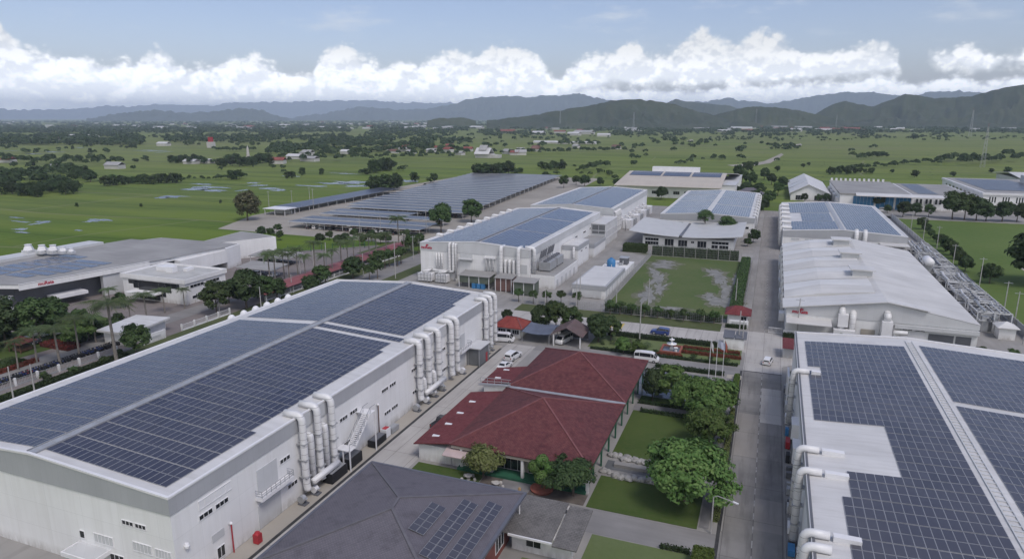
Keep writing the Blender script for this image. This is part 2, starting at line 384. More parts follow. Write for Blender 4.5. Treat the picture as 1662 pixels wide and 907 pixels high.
wo = N(nt, 'ShaderNodeOutputWorld'); L(nt, cur, wo.inputs[0])
sc.view_settings.exposure = EXPO
W.cycles.sampling_method = 'MANUAL'; sc.view_settings.exposure = EXPO
W.cycles.sample_map_resolution = 512
# ------------------------------------------------------------------ ground, roads, lawns
def grass_mat(name, a, b_, c, big=.02, fine=1.2):
    m, nt, b = new_mat(name)
    f1 = noisef(nt, pos(nt), big, 5, .6, .35, .65); f2 = noisef(nt, pos(nt), fine, 4, .7, .3, .7)
    col = mixc(nt, f1, a, b_); k = N(nt, 'ShaderNodeMath', operation='MULTIPLY'); L(nt, f2, k.inputs[0]); k.inputs[1].default_value = .5
    L(nt, mixc(nt, k.outputs[0], col, c), b.inputs['Base Color']); b.inputs['Roughness'].default_value = .9
    b.inputs['Specular IOR Level'].default_value = .15
    return m
def field_mat():
    m, nt, b = new_mat('paddy_fields')
    p = pos(nt)
    wn = N(nt, 'ShaderNodeTexNoise'); wn.inputs['Scale'].default_value = .004; wn.inputs['Detail'].default_value = 2; L(nt, p, wn.inputs[0])
    va = N(nt, 'ShaderNodeVectorMath', operation='MULTIPLY_ADD'); L(nt, wn.outputs[1], va.inputs[0]); va.inputs[1].default_value = (90,90,0); L(nt, p, va.inputs[2])
    def parcels(w, h, ang, mort):
        mp = N(nt, 'ShaderNodeMapping'); mp.inputs['Rotation'].default_value = (0,0,ang); L(nt, va.outputs[0], mp.inputs[0])
        br = N(nt, 'ShaderNodeTexBrick'); br.inputs['Scale'].default_value = 1; br.inputs['Brick Width'].default_value = w
        br.inputs['Row Height'].default_value = h; br.inputs['Mortar Size'].default_value = mort; br.inputs['Mortar Smooth'].default_value = .6
        br.inputs['Color1'].default_value = (0,0,0,1); br.inputs['Color2'].default_value = (1,1,1,1); br.inputs['Mortar'].default_value = (.5,.5,.5,1)
        br.inputs['Bias'].default_value = 0; L(nt, mp.outputs[0], br.inputs[0])
        return br
    b1 = parcels(90, 17, .06, 1.0)
    base = mixc(nt, b1.outputs[0], (.067,.118,.027), (.115,.174,.043))
    far = noisef(nt, pos(nt, (.5,1,1)), .0035, 4, .55, .40, .60)
    base = mixc(nt, far, base, mixc(nt, b1.outputs[0], (.144,.168,.069), (.113,.159,.054)))
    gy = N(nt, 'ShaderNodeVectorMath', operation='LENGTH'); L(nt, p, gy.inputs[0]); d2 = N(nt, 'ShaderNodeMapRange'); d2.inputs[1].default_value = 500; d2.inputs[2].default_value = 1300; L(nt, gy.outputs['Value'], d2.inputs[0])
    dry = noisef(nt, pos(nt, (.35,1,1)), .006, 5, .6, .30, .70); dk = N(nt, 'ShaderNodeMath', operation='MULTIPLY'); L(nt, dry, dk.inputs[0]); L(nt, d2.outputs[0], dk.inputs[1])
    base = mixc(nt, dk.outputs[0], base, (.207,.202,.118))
    k = N(nt, 'ShaderNodeMath', operation='MULTIPLY'); L(nt, b1.outputs['Fac'], k.inputs[0]); k.inputs[1].default_value = .75
    base = mixc(nt, k.outputs[0], base, (.053,.080,.025))
    st = noisef(nt, pos(nt, (.012,.10,1), .12), 1.0, 5, .65, .4, .75)
    k2 = N(nt, 'ShaderNodeMath', operation='MULTIPLY'); L(nt, st, k2.inputs[0]); k2.inputs[1].default_value = .6
    base = mixc(nt, k2.outputs[0], base, (.152,.183,.063))
    fine = noisef(nt, p, .35, 4, .7, .3, .75)
    k3 = N(nt, 'ShaderNodeMath', operation='MULTIPLY'); L(nt, fine, k3.inputs[0]); k3.inputs[1].default_value = .30
    base = mixc(nt, k3.outputs[0], base, (.057,.092,.027))
    s2 = noisef(nt, pos(nt, (.004,.035,1), .06), 1.0, 3, .5, .42, .58); k5 = N(nt, 'ShaderNodeMath', operation='MULTIPLY'); L(nt, s2, k5.inputs[0]); k5.inputs[1].default_value = .6
    base = mixc(nt, k5.outputs[0], base, (.180,.220,.066))
    b2 = parcels(240, 75, .02, 1.3); k6 = N(nt, 'ShaderNodeMath', operation='MULTIPLY'); L(nt, b2.outputs['Fac'], k6.inputs[0]); k6.inputs[1].default_value = .55
    base = mixc(nt, k6.outputs[0], base, (.22,.215,.15))
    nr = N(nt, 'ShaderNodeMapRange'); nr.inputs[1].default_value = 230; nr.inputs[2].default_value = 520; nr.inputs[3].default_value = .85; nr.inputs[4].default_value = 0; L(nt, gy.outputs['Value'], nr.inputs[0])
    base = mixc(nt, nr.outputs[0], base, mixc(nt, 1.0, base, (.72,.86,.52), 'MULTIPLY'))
    hs_ = N(nt, 'ShaderNodeHueSaturation'); hs_.inputs['Saturation'].default_value = 1.10; L(nt, base, hs_.inputs['Color']); base = hs_.outputs[0]
    L(nt, base, b.inputs['Base Color']); b.inputs['Roughness'].default_value = .95; b.inputs['Specular IOR Level'].default_value = .1
    return m
FIELD = field_mat()
LAWN = grass_mat('mown_lawn', (.046,.085,.019), (.070,.107,.027), (.093,.104,.038), .09, 1.5)
LAWNP = grass_mat('pale_lawn', (.119,.156,.063), (.147,.182,.084), (.098,.130,.049), .1, 1.5)
LAWNF = grass_mat('rough_field_grass', (.062,.112,.030), (.098,.130,.045), (.125,.130,.065), .05, .8)
MEADOW = grass_mat('meadow_grass', (.077,.134,.027), (.109,.164,.039), (.137,.164,.061), .02, .5)
VERGE = grass_mat('verge_grass', (.049,.078,.025), (.084,.111,.042), (.126,.111,.070), .1, 1.2)
def road_mat(name, a, b_, stain):
    m, nt, b = new_mat(name)
    f = noisef(nt, pos(nt), .12, 6, .6, .3, .7); c = mixc(nt, f, a, b_)
    f2 = noisef(nt, pos(nt, (.8,.07,1)), 1.0, 5, .65, .5, .78); k = N(nt, 'ShaderNodeMath', operation='MULTIPLY'); L(nt, f2, k.inputs[0]); k.inputs[1].default_value = .7
    c = mixc(nt, k.outputs[0], c, stain)
    br = N(nt, 'ShaderNodeTexBrick'); br.offset = 0; br.inputs['Scale'].default_value = 1; br.inputs['Brick Width'].default_value = 3.6; br.inputs['Row Height'].default_value = 9
    br.inputs['Mortar Size'].default_value = .05; br.inputs['Color1'].default_value = (.93,.93,.93,1); br.inputs['Color2'].default_value = (1,1,1,1); br.inputs['Mortar'].default_value = (.6,.6,.6,1)
    mp = N(nt, 'ShaderNodeMapping'); mp.inputs['Location'].default_value = (-1.4,4,0); L(nt, pos(nt), mp.inputs[0]); L(nt, mp.outputs[0], br.inputs[0])
    L(nt, mixc(nt, 1.0, c, br.outputs[0], 'MULTIPLY'), b.inputs['Base Color']); b.inputs['Roughness'].default_value = .88; b.inputs['Specular IOR Level'].default_value = .2
    return m
ROADC = road_mat('worn_concrete_road', (.165,.16,.153), (.285,.275,.262), (.085,.082,.08))
ROADL = road_mat('pale_concrete_road', (.388,.372,.349), (.465,.449,.426), (.264,.248,.232))
ROADM = road_mat('pale_worn_road', (.25,.235,.22), (.31,.295,.275), (.18,.17,.16))
ASPH = surf('old_grey_asphalt', (.247,.240,.234), .9, .12, .12, streak=(.05,.5,1), dirt=(.156,.153,.150))
PINKPAVE = surf('pinkish_paving', (.215,.19,.18), .9, .15, .06, streak=(.3,.3,1), dirt=(.13,.12,.115))
CARPARK = surf('dusty_gravel', (.34,.315,.275), .95, .15, .03, streak=(.05,.05,1), dirt=(.22,.205,.18))
PATH = surf('paver_path', (.221,.215,.215), .9, .15, .5)
MARK = surf('road_marking_paint', (.36,.355,.345), .7, .3, .9)
WETSOIL = surf('wet_grey_soil', (.25,.245,.225), .6, .25, .4, streak=(.5,.5,1), dirt=(.13,.135,.09))
MUDDY = surf('muddy_worn_grass', (.135,.145,.085), .9, .25, .5, streak=(.5,.5,1), dirt=(.21,.20,.17))
WATERM = surf('shallow_water', (.13,.15,.155), .25, .1, .02, spec=.6)
POND = surf('pond_water', (.15,.155,.16), .15, .1, .1, spec=.6)  # grey of the reflected sky is mixed into the water's base colour
def blob(cx, cy, rx, ry, seed, n=28, rot=0, rough=.35):
    q = []
    for i in range(n):
        t = 2*math.pi*i/n
        k = 1+rough*mnoise.fractal(Vector((math.cos(t)*1.6+seed*7.1, math.sin(t)*1.6, seed*3.3)), .6, 2.0, 4)*1.4
        x, y = rx*k*math.cos(t), ry*k*math.sin(t)
        q.append((cx+x*math.cos(rot)-y*math.sin(rot), cy+x*math.sin(rot)+y*math.cos(rot)))
    return q
def sheet(name, pts, z, m, kind='structure'):
    mb = MB(); P = list(pts)
    if sum(P[i][0]*P[(i+1)%len(P)][1]-P[(i+1)%len(P)][0]*P[i][1] for i in range(len(P))) < 0: P = P[::-1]
    mb.poly([(a,b,z) for a,b in P]); return struct(mb, name, m, kind)
def rect(name, x0, x1, y0, y1, z, m): return sheet(name, [(x0,y0),(x1,y0),(x1,y1),(x0,y1)], z, m)
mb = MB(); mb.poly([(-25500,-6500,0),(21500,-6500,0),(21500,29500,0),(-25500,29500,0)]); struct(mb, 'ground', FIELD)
rect('pavement', -113, 61, 38, 412, .02, CONC)
rect('service_road', -127, -117, 30, 430, .025, ASPH)
rect('verge', -117, -111.5, 30, 425, .03, VERGE); rect('verge', -134.5, -127, 30, 236, .03, VERGE)
sheet('pavement', [(-205,60),(-136,60),(-134.6,100),(-134.6,236),(-152,240),(-176,216),(-200,216),(-235,190),(-235,60)], .02, PINKPAVE)
rect('verge', -150, -134.6, 222, 250, .03, VERGE)
sheet('car_park_ground', [(-262,292),(-246,250),(-128,246),(-128,430),(-140,580),(-262,580),(-268,430)], .02, CARPARK)
rect('forecourt_road', -149.5, -143.2, 62, 150, .03, ASPH)
# estate main road and cross road
rect('road', -2.4, 5.2, 30, 172, .04, ROADC); rect('road', -2.4, 5.2, 172.004, 408, .04, ROADM)
rect('cross_road', -113, -2.404, 158.2, 169, .036, ROADL); rect('cross_road', 5.204, 62, 150, 166, .036, ROADL)
sheet('junction', [(-2.4,143.4),(5.2,143.4),(5.2,148),(9,152),(9,166),(5.2,172),(-2.4,172),(-9,169),(-9,158.2),(-2.4,155)], .048, ROADL)
rect('road_patch', 1.5, 5.1, 118, 134.5, .046, ROADL); rect('road_patch', -2.3, 1.3, 104, 121, .045, ROADM); rect('road_patch', 1.5, 5.1, 84, 92, .045, ROADM); sheet('road_patch', blob(.2, 96, 1.2, 5, 4.4, 24), .052, ROADC); sheet('road_patch', blob(3.2, 110, 1.3, 4, 6.4, 24), .052, ROADC)
rect('lane', -55.0, -48.2, 40, 142, .036, ROADL)
rect('lane', -48.2, -2.404, 139.8, 144.6, .04, ASPH)
rect('driveway', -26, -2.45, 75.8, 81.2, .036, ASPH)
mb = MB()
for i in range(26): mb.box(1.33, 1.47, 60+i*3.3, 61.6+i*3.3, .04, .0505)
for i in range(60): mb.box(1.33, 1.45, 172+i*4, 174+i*4, .04, .0505)
struct(mb, 'road_marking', MARK)
mb = MB()
for i in range(5): mb.box(-36.6+i*.9, -36.1+i*.9, 163, 167.5, .03, .0405)
struct(mb, 'crossing_marking', YELLOWP)
mb = MB()
for i in range(4): mb.box(-143+i*1.2, -142.6+i*1.2, 109, 114, .02, .0355)
struct(mb, 'bay_marking', MARK)
# strips beside the lane at the factory wall
rect('yard_strip', -58.2, -55.6, 40, 140, .03, CONCB)
GRATE = surf('dark_drain_grating', (.05,.05,.05), .8, .3, .6)
rect('drain', -55.55, -55.05, 40, 138, .034, GRATE)
rect('drain', -2.95, -2.5, 60, 143, .045, GRATE); rect('drain', -2.4, 5.2, 143.0, 143.35, .052, GRATE)
# gardens round the red roofed hall
rect('lawn', -20.2, -5.4, 97.6, 115.2, .06, LAWN); rect('lawn', -20.2, -5.4, 81.4, 90.4, .06, LAWN)
sheet('lawn', [(-24.6,50),(-5.2,50),(-5.2,75.6),(-17.8,75.6),(-17.8,68),(-24.6,68)], .06, LAWNP)
rect('lawn', -47.6, -36.5, 75.2, 84.3, .06, LAWN)
rect('lawn', -37, -3.2, 146.4, 156.2, .06, LAWNP)
rect('lawn', -20, -5.5, 118.6, 122.4, .06, LAWN)
rect('garden_soil', -36.4, -20.6, 81.5, 84.3, .05, surf('bare_garden_soil', (.13,.11,.095), .95, .2, .6))
rect('path', -20.4, -5.4, 115.4, 118.4, .07, PATH); rect('path', -5.2, -4.0, 82, 139, .07, PATH)
rect('path', -5.4, -2.5, 137.5, 139.7, .074, CONCB)
rect('pond', -26, -8.5, 122.6, 137, .05, POND)
rect('stream', -20.3, -8, 92.6, 95.4, .05, POND)
mb = MB(); mb.box(-19, -8, 93.5, 94.5, .0, .55); struct(mb, 'stream_wall', CONC)
rect('courtyard_paving', -33.4, -28.8, 74, 84.2, .055, PATH)
# walled playing field
rect('field', -41, -8.2, 181, 259, .05, LAWNF)
for i, (x, y, rx, ry, ro) in enumerate([(1075,432,9,4,.3),(1066,452,3.2,9,.12),(1052,478,4.2,11,.1),(1090,415,12,2.5,.0),(1160,445,5,7,.3),(1178,470,3.5,10,.1),(1160,490,5,7,.5),(1085,500,9,1.5,0),(1195,455,2,8,0),(1070,470,3,8,.1),(1060,440,3,5,.3),(1185,490,4,5,.2),(1150,480,3,3,.2),(1080,425,5,3,.2),(1168,455,3,6,.2)]):
    c = g(x, y); sheet('bare_patch', blob(c[0], c[1], rx*.85, ry*1.2, i+.3, 44, ro, .6), .060+.002*i, MUDDY); sheet('bare_patch', blob(c[0], c[1], rx*.5, ry*.85, i+.3, 44, ro, .65), .10+.002*i, WETSOIL)
rect('verge', -64, -9, 169.2, 176, .05, VERGE)
rect('lawn', 62.5, 220, 150, 402, .04, MEADOW)
sheet('path', [(92,200),(93.2,200),(84,246),(86,285),(84.8,285),(82.6,246)], .05, CONCB)
rect('forecourt', 20, 175, 404, 520, .02, CONC)
# kerbs: real steps beside the main road
mb = MB(); mb.box(-2.46,-2.32,82,139,0,.16); struct(mb, 'kerb', CONC)
mb = MB(); mb.box(5.2,5.36,60,143,0,.16); struct(mb, 'kerb', CONC)
# flooded paddies: irregular shallow water in the rice fields
k = 0
for x, y, wx, wy in [(275,319,40,2.0),(262,321,22,1.6),(338,304,60,1.6),(322,307,45,2.4),(345,309,50,1.8),(330,299,30,1.0),(418,301,26,1.4),(436,306,36,1.6),(452,309,24,1.4),(394,309,8,2),(410,297,18,1),
    (165,357,34,1.6),(150,359,16,2),(62,363,9,3.4),(70,360,24,1.6),(33,372,20,1.8),(36,377,24,1.4),(128,374,14,1),(25,353,20,.8),(35,360,30,.8),(505,302,60,.9),(570,296,55,2.0),(583,302,45,1.6),(545,298,50,1.2),(660,294,40,2.0),(470,286,30,.6),(560,282,40,.6),
    (55,250,22,.8),(130,240,12,.5),(15,245,10,.8),(236,244,9,1.2),(255,245,9,1.4),(268,247,9,1.2),(88,247,20,.6)]:
    c = g(x, y); s = math.hypot(c[0], c[1])/1131.0
    dy = (g(x, y-wy)[1]-g(x, y+wy)[1])/2
    sheet('flooded_paddy', blob(c[0], c[1], wx*s*.55, dy, k*.7+2, 34, -.05, .5), .03, WATERM); k += 1
# bare track in the meadow beyond
sheet('dirt_track', [g(*p) for p in [(1180,268),(1215,266),(1240,262),(1258,254),(1268,249),(1272,251),(1264,257),(1250,265),(1225,269),(1190,270)]], .03, CARPARK)
sheet('dirt_track', [g(*p) for p in [(1115,229),(1122,226),(1126,228),(1120,231)]], .03, CARPARK)
sheet('dirt_track', [g(*p) for p in [(1285,236),(1300,233),(1302,236),(1290,239)]], .03, CARPARK)
# ------------------------------------------------------------------ photovoltaic panels: 1 x 2 m modules in framed rows
def panel_mesh(w=.97, l=1.97):
    mb = MB(); f = .035
    mb.box(-w/2, w/2, -l/2, l/2, .05, .09, 0)
    mb.poly([(-w/2+f,-l/2+f,.094),(w/2-f,-l/2+f,.094),(w/2-f,l/2-f,.094),(-w/2+f,l/2-f,.094)], 1)
    me = bpy.data.meshes.new('solar_panel'); me.from_pydata(mb.v, [], mb.f); me.materials.append(PVFRAME); me.materials.append(PV)
    me.polygons.foreach_set('material_index', mb.m); return me, mb
PMESH, PMB = panel_mesh(); PVD = pv('sky_paled_pv_glass', (.10,.135,.20), (.14,.175,.25))  # pale variant carries a whitish-blue sky reflection in its base colour
def panel_variant(glass):
    me = PMESH.copy(); me.name = 'solar_panel'; me.materials[1] = glass; return me
def solar(root, rects, zf, n_ind=100, px=1.0, py=2.07, glass=None, stretch=1.0):
    """rects: (x0,x1,y0,y1) on the roof; zf(x) -> (z, slope about y). The modules that show largest become parts of their own."""
    spots = []; glass = glass or PV; pm = PMESH if glass is PV else panel_variant(glass)
    for x0, x1, y0, y1 in rects:
        nx = int((x1-x0)/px+.3); ny = int((y1-y0)/py+.3)
        for j in range(ny):
            for i in range(nx):
                sh = .02 if j % 2 else -.02
                spots.append((x0+(i+.5)*px, y0+(j+.5)*py-sh))
    off = OFF[root.name]
    def vis(s):
        p = proj(s[0], s[1], 10)
        return 0 if (-5 < p[0] < 1667 and -5 < p[1] < 912) else 1
    spots.sort(key=lambda s: (vis(s), s[0]**2+s[1]**2))
    for s in spots[:n_ind]:
        o = bpy.data.objects.new('solar_panel', pm); COL.objects.link(o); o.parent = root
        z, a = zf(s[0]); o.location = (s[0]-off[0], s[1]-off[1], z-off[2]); o.rotation_euler = (rnd.gauss(0,.004), a+rnd.gauss(0,.004), 0); o.scale = (1, stretch, 1)
    rest = spots[n_ind:]
    if not rest: return
    bv = np.array(PMB.v); nv = len(bv); V = np.empty((len(rest)*nv, 3)); F = []; Mi = PMB.m*len(rest)
    for k, s in enumerate(rest):
        z, a = zf(s[0]); a += rnd.gauss(0,.004); tl = rnd.gauss(0,.004); c, d = math.cos(a), math.sin(a)
        V[k*nv:(k+1)*nv, 0] = bv[:,0]*c+bv[:,2]*d+s[0]-off[0]; V[k*nv:(k+1)*nv, 1] = bv[:,1]*stretch+s[1]-off[1]
        V[k*nv:(k+1)*nv, 2] = -bv[:,0]*d+bv[:,2]*c+z-off[2]+bv[:,1]*tl
        F += [tuple(i+k*nv for i in f) for f in PMB.f]
    me = bpy.data.meshes.new('solar_panel_field'); me.from_pydata(V.tolist(), [], F); me.materials.append(PVFRAME); me.materials.append(glass)
    me.polygons.foreach_set('material_index', Mi)
    o = bpy.data.objects.new('solar_panel_field', me); COL.objects.link(o); o.parent = root; o['kind'] = 'stuff'

# ------------------------------------------------------------------ gabled factory sheds (ridge along y)
def gable(name, label, cat, x0, x1, y0, y1, ze, zr, band=1.8, xm=None, wallm=WHITE, bandm=GREYBAND, roofm=None, group=None, coping=True, over=.12):
    xm = (x0+x1)/2 if xm is None else xm
    root = thing(name, label, cat, ((x0+x1)/2, (y0+y1)/2, 0), group)
    MB().box(x0, x1, y0, y1, 0, ze-band).build('wall', wallm, root)
    a, b = x0-over, x1+over
    MB().extr_y([(a,ze-band),(b,ze-band),(b,ze),(xm,zr),(a,ze)], y0-over, y1+over).build('fascia', bandm, root)
    roofm = roofm or ROOFW
    mb = MB(); i = .06
    mb.extr_y([(a-i,ze+.02),(xm,zr+.02),(b+i,ze+.02),(b+i,ze+.10),(xm,zr+.12),(a-i,ze+.10)], y0-over-i, y1+over+i); mb.build('roof', roofm, root)
    if coping:
        mb = MB(); w = .35
        for yy in (y0-over+.14, y1+over-.14):
            mb.bar((a,yy,ze+.20),(xm,yy,zr+.22),w,.16); mb.bar((xm,yy,zr+.22),(b,yy,ze+.20),w,.16)
        for xx in (a+.14, b-.14): mb.bar((xx,y0,ze+.19),(xx,y1,ze+.19),w,.15)
        mb.build('parapet_trim', WHITE2, root)
    def zf(x):
        if x < xm: s = (zr-ze)/(xm-a); return ze+.11+(x-a)*s, -math.atan(s)
        s = (zr-ze)/(b-xm); return zr+.11-(x-xm)*s, math.atan(s)
    return root, zf
def win_y(root, x, y0, y1, z0, z1, n=1, m=None, side=1, name='window', frame=True):
    """a window strip in a wall that faces +x (side=1) or -x"""
    w = MB(); d = .05*side
    w.box(min(x-.02*side,x+d), max(x-.02*side,x+d), y0, y1, z0, z1); o = w.build(name, m or DARKGLASS, root)
    if frame:
        f = MB(); t = .06; e = .09*side; xa, xb = min(x,x+e), max(x,x+e)
        f.box(xa,xb,y0-t,y1+t,z1,z1+t); f.box(xa,xb,y0-t,y1+t,z0-t,z0)
        for k in range(n+1):
            yy = y0+(y1-y0)*k/n; f.box(xa,xb,yy-t/2,yy+t/2,z0,z1)
        f.build('frame', WHITE2, o)
    return o
def win_x(root, y, x0, x1, z0, z1, n=1, m=None, side=-1, name='window', frame=True):
    w = MB(); d = .05*side
    w.box(x0, x1, min(y-.02*side,y+d), max(y-.02*side,y+d), z0, z1); o = w.build(name, m or DARKGLASS, root)
    if frame:
        f = MB(); t = .06; e = .09*side; ya, yb = min(y,y+e), max(y,y+e)
        f.box(x0-t,x1+t,ya,yb,z1,z1+t); f.box(x0-t,x1+t,ya,yb,z0-t,z0)
        for k in range(n+1):
            xx = x0+(x1-x0)*k/n; f.box(xx-t/2,xx+t/2,ya,yb,z0,z1)
        f.build('frame', WHITE2, o)
    return o
def arc(p, q, c, n=5):
    """quarter bend from p to q round corner c"""
    p, q, c = Vector(p), Vector(q), Vector(c)
    return [tuple(((1-t)**2)*p+2*t*(1-t)*c+t*t*q) for t in [i/n for i in range(n+1)]]
def eave_duct(root, xw, y, ztop, r, side=1, inn=2.0, zb=1.4, foot=True):
    """round duct: comes out over the roof edge, bends down the wall, kicks out at the foot"""
    x = xw+side*(r+.25); k = 1.6*r+.2
    path = [(xw-side*inn, y, ztop)] + arc((x-side*k,y,ztop),(x,y,ztop-k),(x,y,ztop))
    if foot: path += [(x,y,zb+1.6)] + arc((x,y,zb+.9),(x+side*.25,y,zb-.3),(x,y,zb+.2),3)
    else: path += [(x,y,zb)]
    o = MB().tube(path, r, 12).build('duct', DUCT, root, smooth=True)
    br = MB()
    for z in (3.2, 5.8, 8.2):
        if z < ztop-1.2 and z > zb+1: br.box(min(xw,x+side*(r+.06)), max(xw,x+side*(r+.06)), y-r-.06, y+r+.06, z, z+.12)
    if br.v: br.build('bracket', STEEL, o)
    return o
def wall_duct(root, xw, y, ztop, r, side=1, zb=.6):
    """shorter duct that starts from a hole in the wall"""
    x = xw+side*(r+.25); k = 1.3*r+.1
    return MB().tube([(xw-side*.1,y,ztop)]+arc((x-side*.1,y,ztop),(x,y,ztop-k),(x,y,ztop))+[(x,y,zb)], r, 12).build('duct', DUCT, root, smooth=True)
def small_sign(root, x, y, z, size, rot): lettering('muRata', size, (x,y,z), rot, SIGNRED, root)
def emblem(root, x, y, z, s, axis='x'):
    """three arches of the mark above the lettering, on a wall facing -y"""
    mb = MB()
    for k in (-1,0,1):
        h = s*(1 if k else 1.35); c = x+k*s*.62
        mb.extr_y([(c-s*.3,z),(c-s*.22,z+h*.8),(c,z+h),(c+s*.22,z+h*.8),(c+s*.3,z)], y-.06, y)
    mb.build('emblem', SIGNRED, root)

# ---------- the big factory on the left
XA0, XA1, YA0, YA1 = -101.0, -58.3, 48.3, 140.3
A, zA = gable('factory_building', 'long white factory with photovoltaic roof, grey band and white ducts down its lane side', 'factory', XA0, XA1, YA0, YA1, 11.75, 13.0, 1.95, xm=-79.9)
solar(A, [(-79.1,-60.1,49.7,64.19),(-79.1,-61.1,64.19,97.31),(-79.1,-62.1,97.31,101.45),(-79.1,-61.1,102.6,104.67),(-79.1,-62.1,105.9,128.67),(-79.1,-63.1,128.67,139.02),
          (-98.6,-80.7,49.7,103.52),(-98.6,-80.7,105.6,138.72)], zA, 100, 1.0, 2.07, PVA)
mb = MB(); mb.box(-80.5,-79.3,YA0+.3,YA1-.3,13.16,13.22)
for yy in np.arange(YA0+1, YA1, 2.0): mb.box(-80.55,-79.25,yy,yy+.12,13.1,13.26)
mb.build('ridge_walkway', STEEL, A)
mb = MB()
for xx in (-80.62,-79.18): mb.box(xx-.05,xx+.05,YA0+.3,YA1-.3,13.12,13.30)
mb.build('walkway_edge', PVFRAME, A)
MB().box(-98.6,-80.7,104.2,104.95,12.0,12.3).build('cross_walkway', STEEL, A) if False else None
# ducts in three clusters on the lane side
for y in (69.9, 73.2, 76.5): eave_duct(A, XA1+.12, y, 12.35, .52)
for y in (71.6, 74.9): wall_duct(A, XA1, y, 8.6, .48)
for y in (103.2,106.6,110.8,116.4,119.0): eave_duct(A, XA1+.12, y, 12.4, .58)
for y in (105.0,109.0): wall_duct(A, XA1, y, 4.4, .5)
for y in (134.4,136.9,139.6): eave_duct(A, XA1+.12, y, 12.4, .52)
for y in (135.6,138.2): wall_duct(A, XA1, y, 8.8, .42)
mb = MB(); mb.tube([(XA1+1.5,70.5,2.2),(XA1+1.5,76.5,2.2)], .5, 10); mb.build('duct', DUCT, A, True)
mb = MB(); mb.tube([(XA1+1.5,104,2.2),(XA1+1.5,112,2.2)], .5, 10); mb.build('duct', DUCT, A, True)
# dark fascia pieces between the ducts
for y0, y1 in ((70.5,72.6),(73.8,75.9),(103.8,106.0),(107.2,110.2),(111.4,115.8),(117,118.4),(135,136.3),(137.5,139)):
    MB().box(XA1+.11, XA1+.2, y0, y1, 9.85, 11.7).build('infill_sheet', LGREY, A)
# windows and vents of the lane side
for y0, z in ((52.0,6.9),(54.5,6.9),(65.9,6.9),(79.5,6.9),(82.2,6.9),(91.5,6.9),(94.0,6.9),(101.6,6.9),(113.4,6.9),(80.0,2.6),(83.0,2.6),(92.0,2.6),(94.4,2.6),(101.8,2.6),(113.8,2.6),(67.0,2.6)):
    win_y(A, XA1, y0, y0+2.0, z, z+.55, 3)
win_y(A, XA1, 52.2, 57.2, 8.2, 9.2, 6, WHITE2, name='vent', frame=True)
for y0 in (61.2,): MB().box(XA1,XA1+.08,y0,y0+4.3,.05,3.4).build('roller_door', LGREY, A)
MB().box(XA1,XA1+.07,61.5,65.3,5.0,8.2).build('loading_door', LGREY, A)
MB().box(XA1,XA1+.08,121.5,124.6,4.6,7.6).build('loading_door', LGREY, A); MB().box(XA1,XA1+.08,121.3,124.8,.05,3.2).build('roller_door', LGREY, A)
def balcony(root, x, y0, y1, z, side=1):
    w = 1.1*side
    o = MB().box(min(x,x+w), max(x,x+w), y0, y1, z, z+.5).build('balcony', WHITE2, root)
    f = MB()
    for zz in (z+.75,z+1.05,z+1.4):
        f.bar((x+w-.05*side,y0,zz),(x+w-.05*side,y1,zz),.05); f.bar((x,y0+.03,zz),(x+w,y0+.03,zz),.05); f.bar((x,y1-.03,zz),(x+w,y1-.03,zz),.05)
    n = max(2, int((y1-y0)/.8))
    for k in range(n+1):
        yy = y0+(y1-y0)*k/n; f.bar((x+w-.05*side,yy,z+.5),(x+w-.05*side,yy,z+1.4),.05)
    f.build('railing', PVFRAME, o)
balcony(A, XA1, 61.0, 67.2, 4.3); balcony(A, XA1, 121.0, 126.0, 4.1)
# outside stair
st = MB()
for k in range(18):
    y = 79.6+k*.24; z = .2+3.1+k*.2; st.box(XA1+1.3, XA1+2.5, y, y+.28, z, z+.06)
st.box(XA1+.05, XA1+2.6, 78.0, 79.7, 3.2, 3.32); st.box(XA1+.05, XA1+2.6, 83.8, 85.4, 6.75, 6.87)
st.bar((XA1+1.25,79.5,3.2),(XA1+1.25,84.0,6.8),.08,.3); st.bar((XA1+2.55,79.5,3.2),(XA1+2.55,84.0,6.8),.08,.3)
for p in ((XA1+2.5,78.1),(XA1+2.5,85.3),(XA1+1.3,78.1)): st.bar((p[0],p[1],0),(p[0],p[1],3.2 if p[1]<80 else 6.8),.16)
for k in range(14):
    y = 79.5-k*.1; 
so = st.build('stair', WHITE2, A)
f = MB()
for xx in (XA1+1.25, XA1+2.55):
    f.bar((xx,79.5,4.3),(xx,84,7.9),.06); f.bar((xx,78,4.3),(xx,79.5,4.3),.06); f.bar((xx,84,7.9),(xx,85.4,7.9),.06)
    for k in range(6): yy = 79.5+k*.9; zz = 3.3+k*.72; f.bar((xx,yy,zz),(xx,yy,zz+1.0),.05)
f.bar((XA1+2.55,78,3.3),(XA1+2.55,78,4.3),.05); f.build('railing', PVFRAME, so)
# front gable wall
for x0, x1 in ((-65.8,-64.1),(-63.8,-62.2)): win_x(A, YA0, x0, x1, 7.1, 7.6, 3)
for x0, x1, z0, z1 in ((-70.8,-67.8,3.6,4.7),(-64.6,-61.8,4.0,5.1),(-61.2,-58.9,4.0,5.0)): win_x(A, YA0, x0, x1, z0, z1, 5, LGREY, name='vent')
win_x(A, YA0, -73.2, -72.4, 3.6, 4.5, 1); win_x(A, YA0, -68.6, -66.4, .6, 2.6, 3)
cn = MB(); cn.box(-73.4,-68.4,YA0-2.4,YA0,2.6,2.95); cb = cn.build('door_canopy', LGREY, A)
e = MB()
for q in ((-73.45,-73.3,YA0-2.45,YA0-.02,2.58,3.1),(-68.5,-68.35,YA0-2.45,YA0-.02,2.58,3.1),(-73.3,-68.5,YA0-2.45,YA0-2.3,2.58,3.1)): e.box(*q)
e.build('canopy_edge', WHITE2, cb)
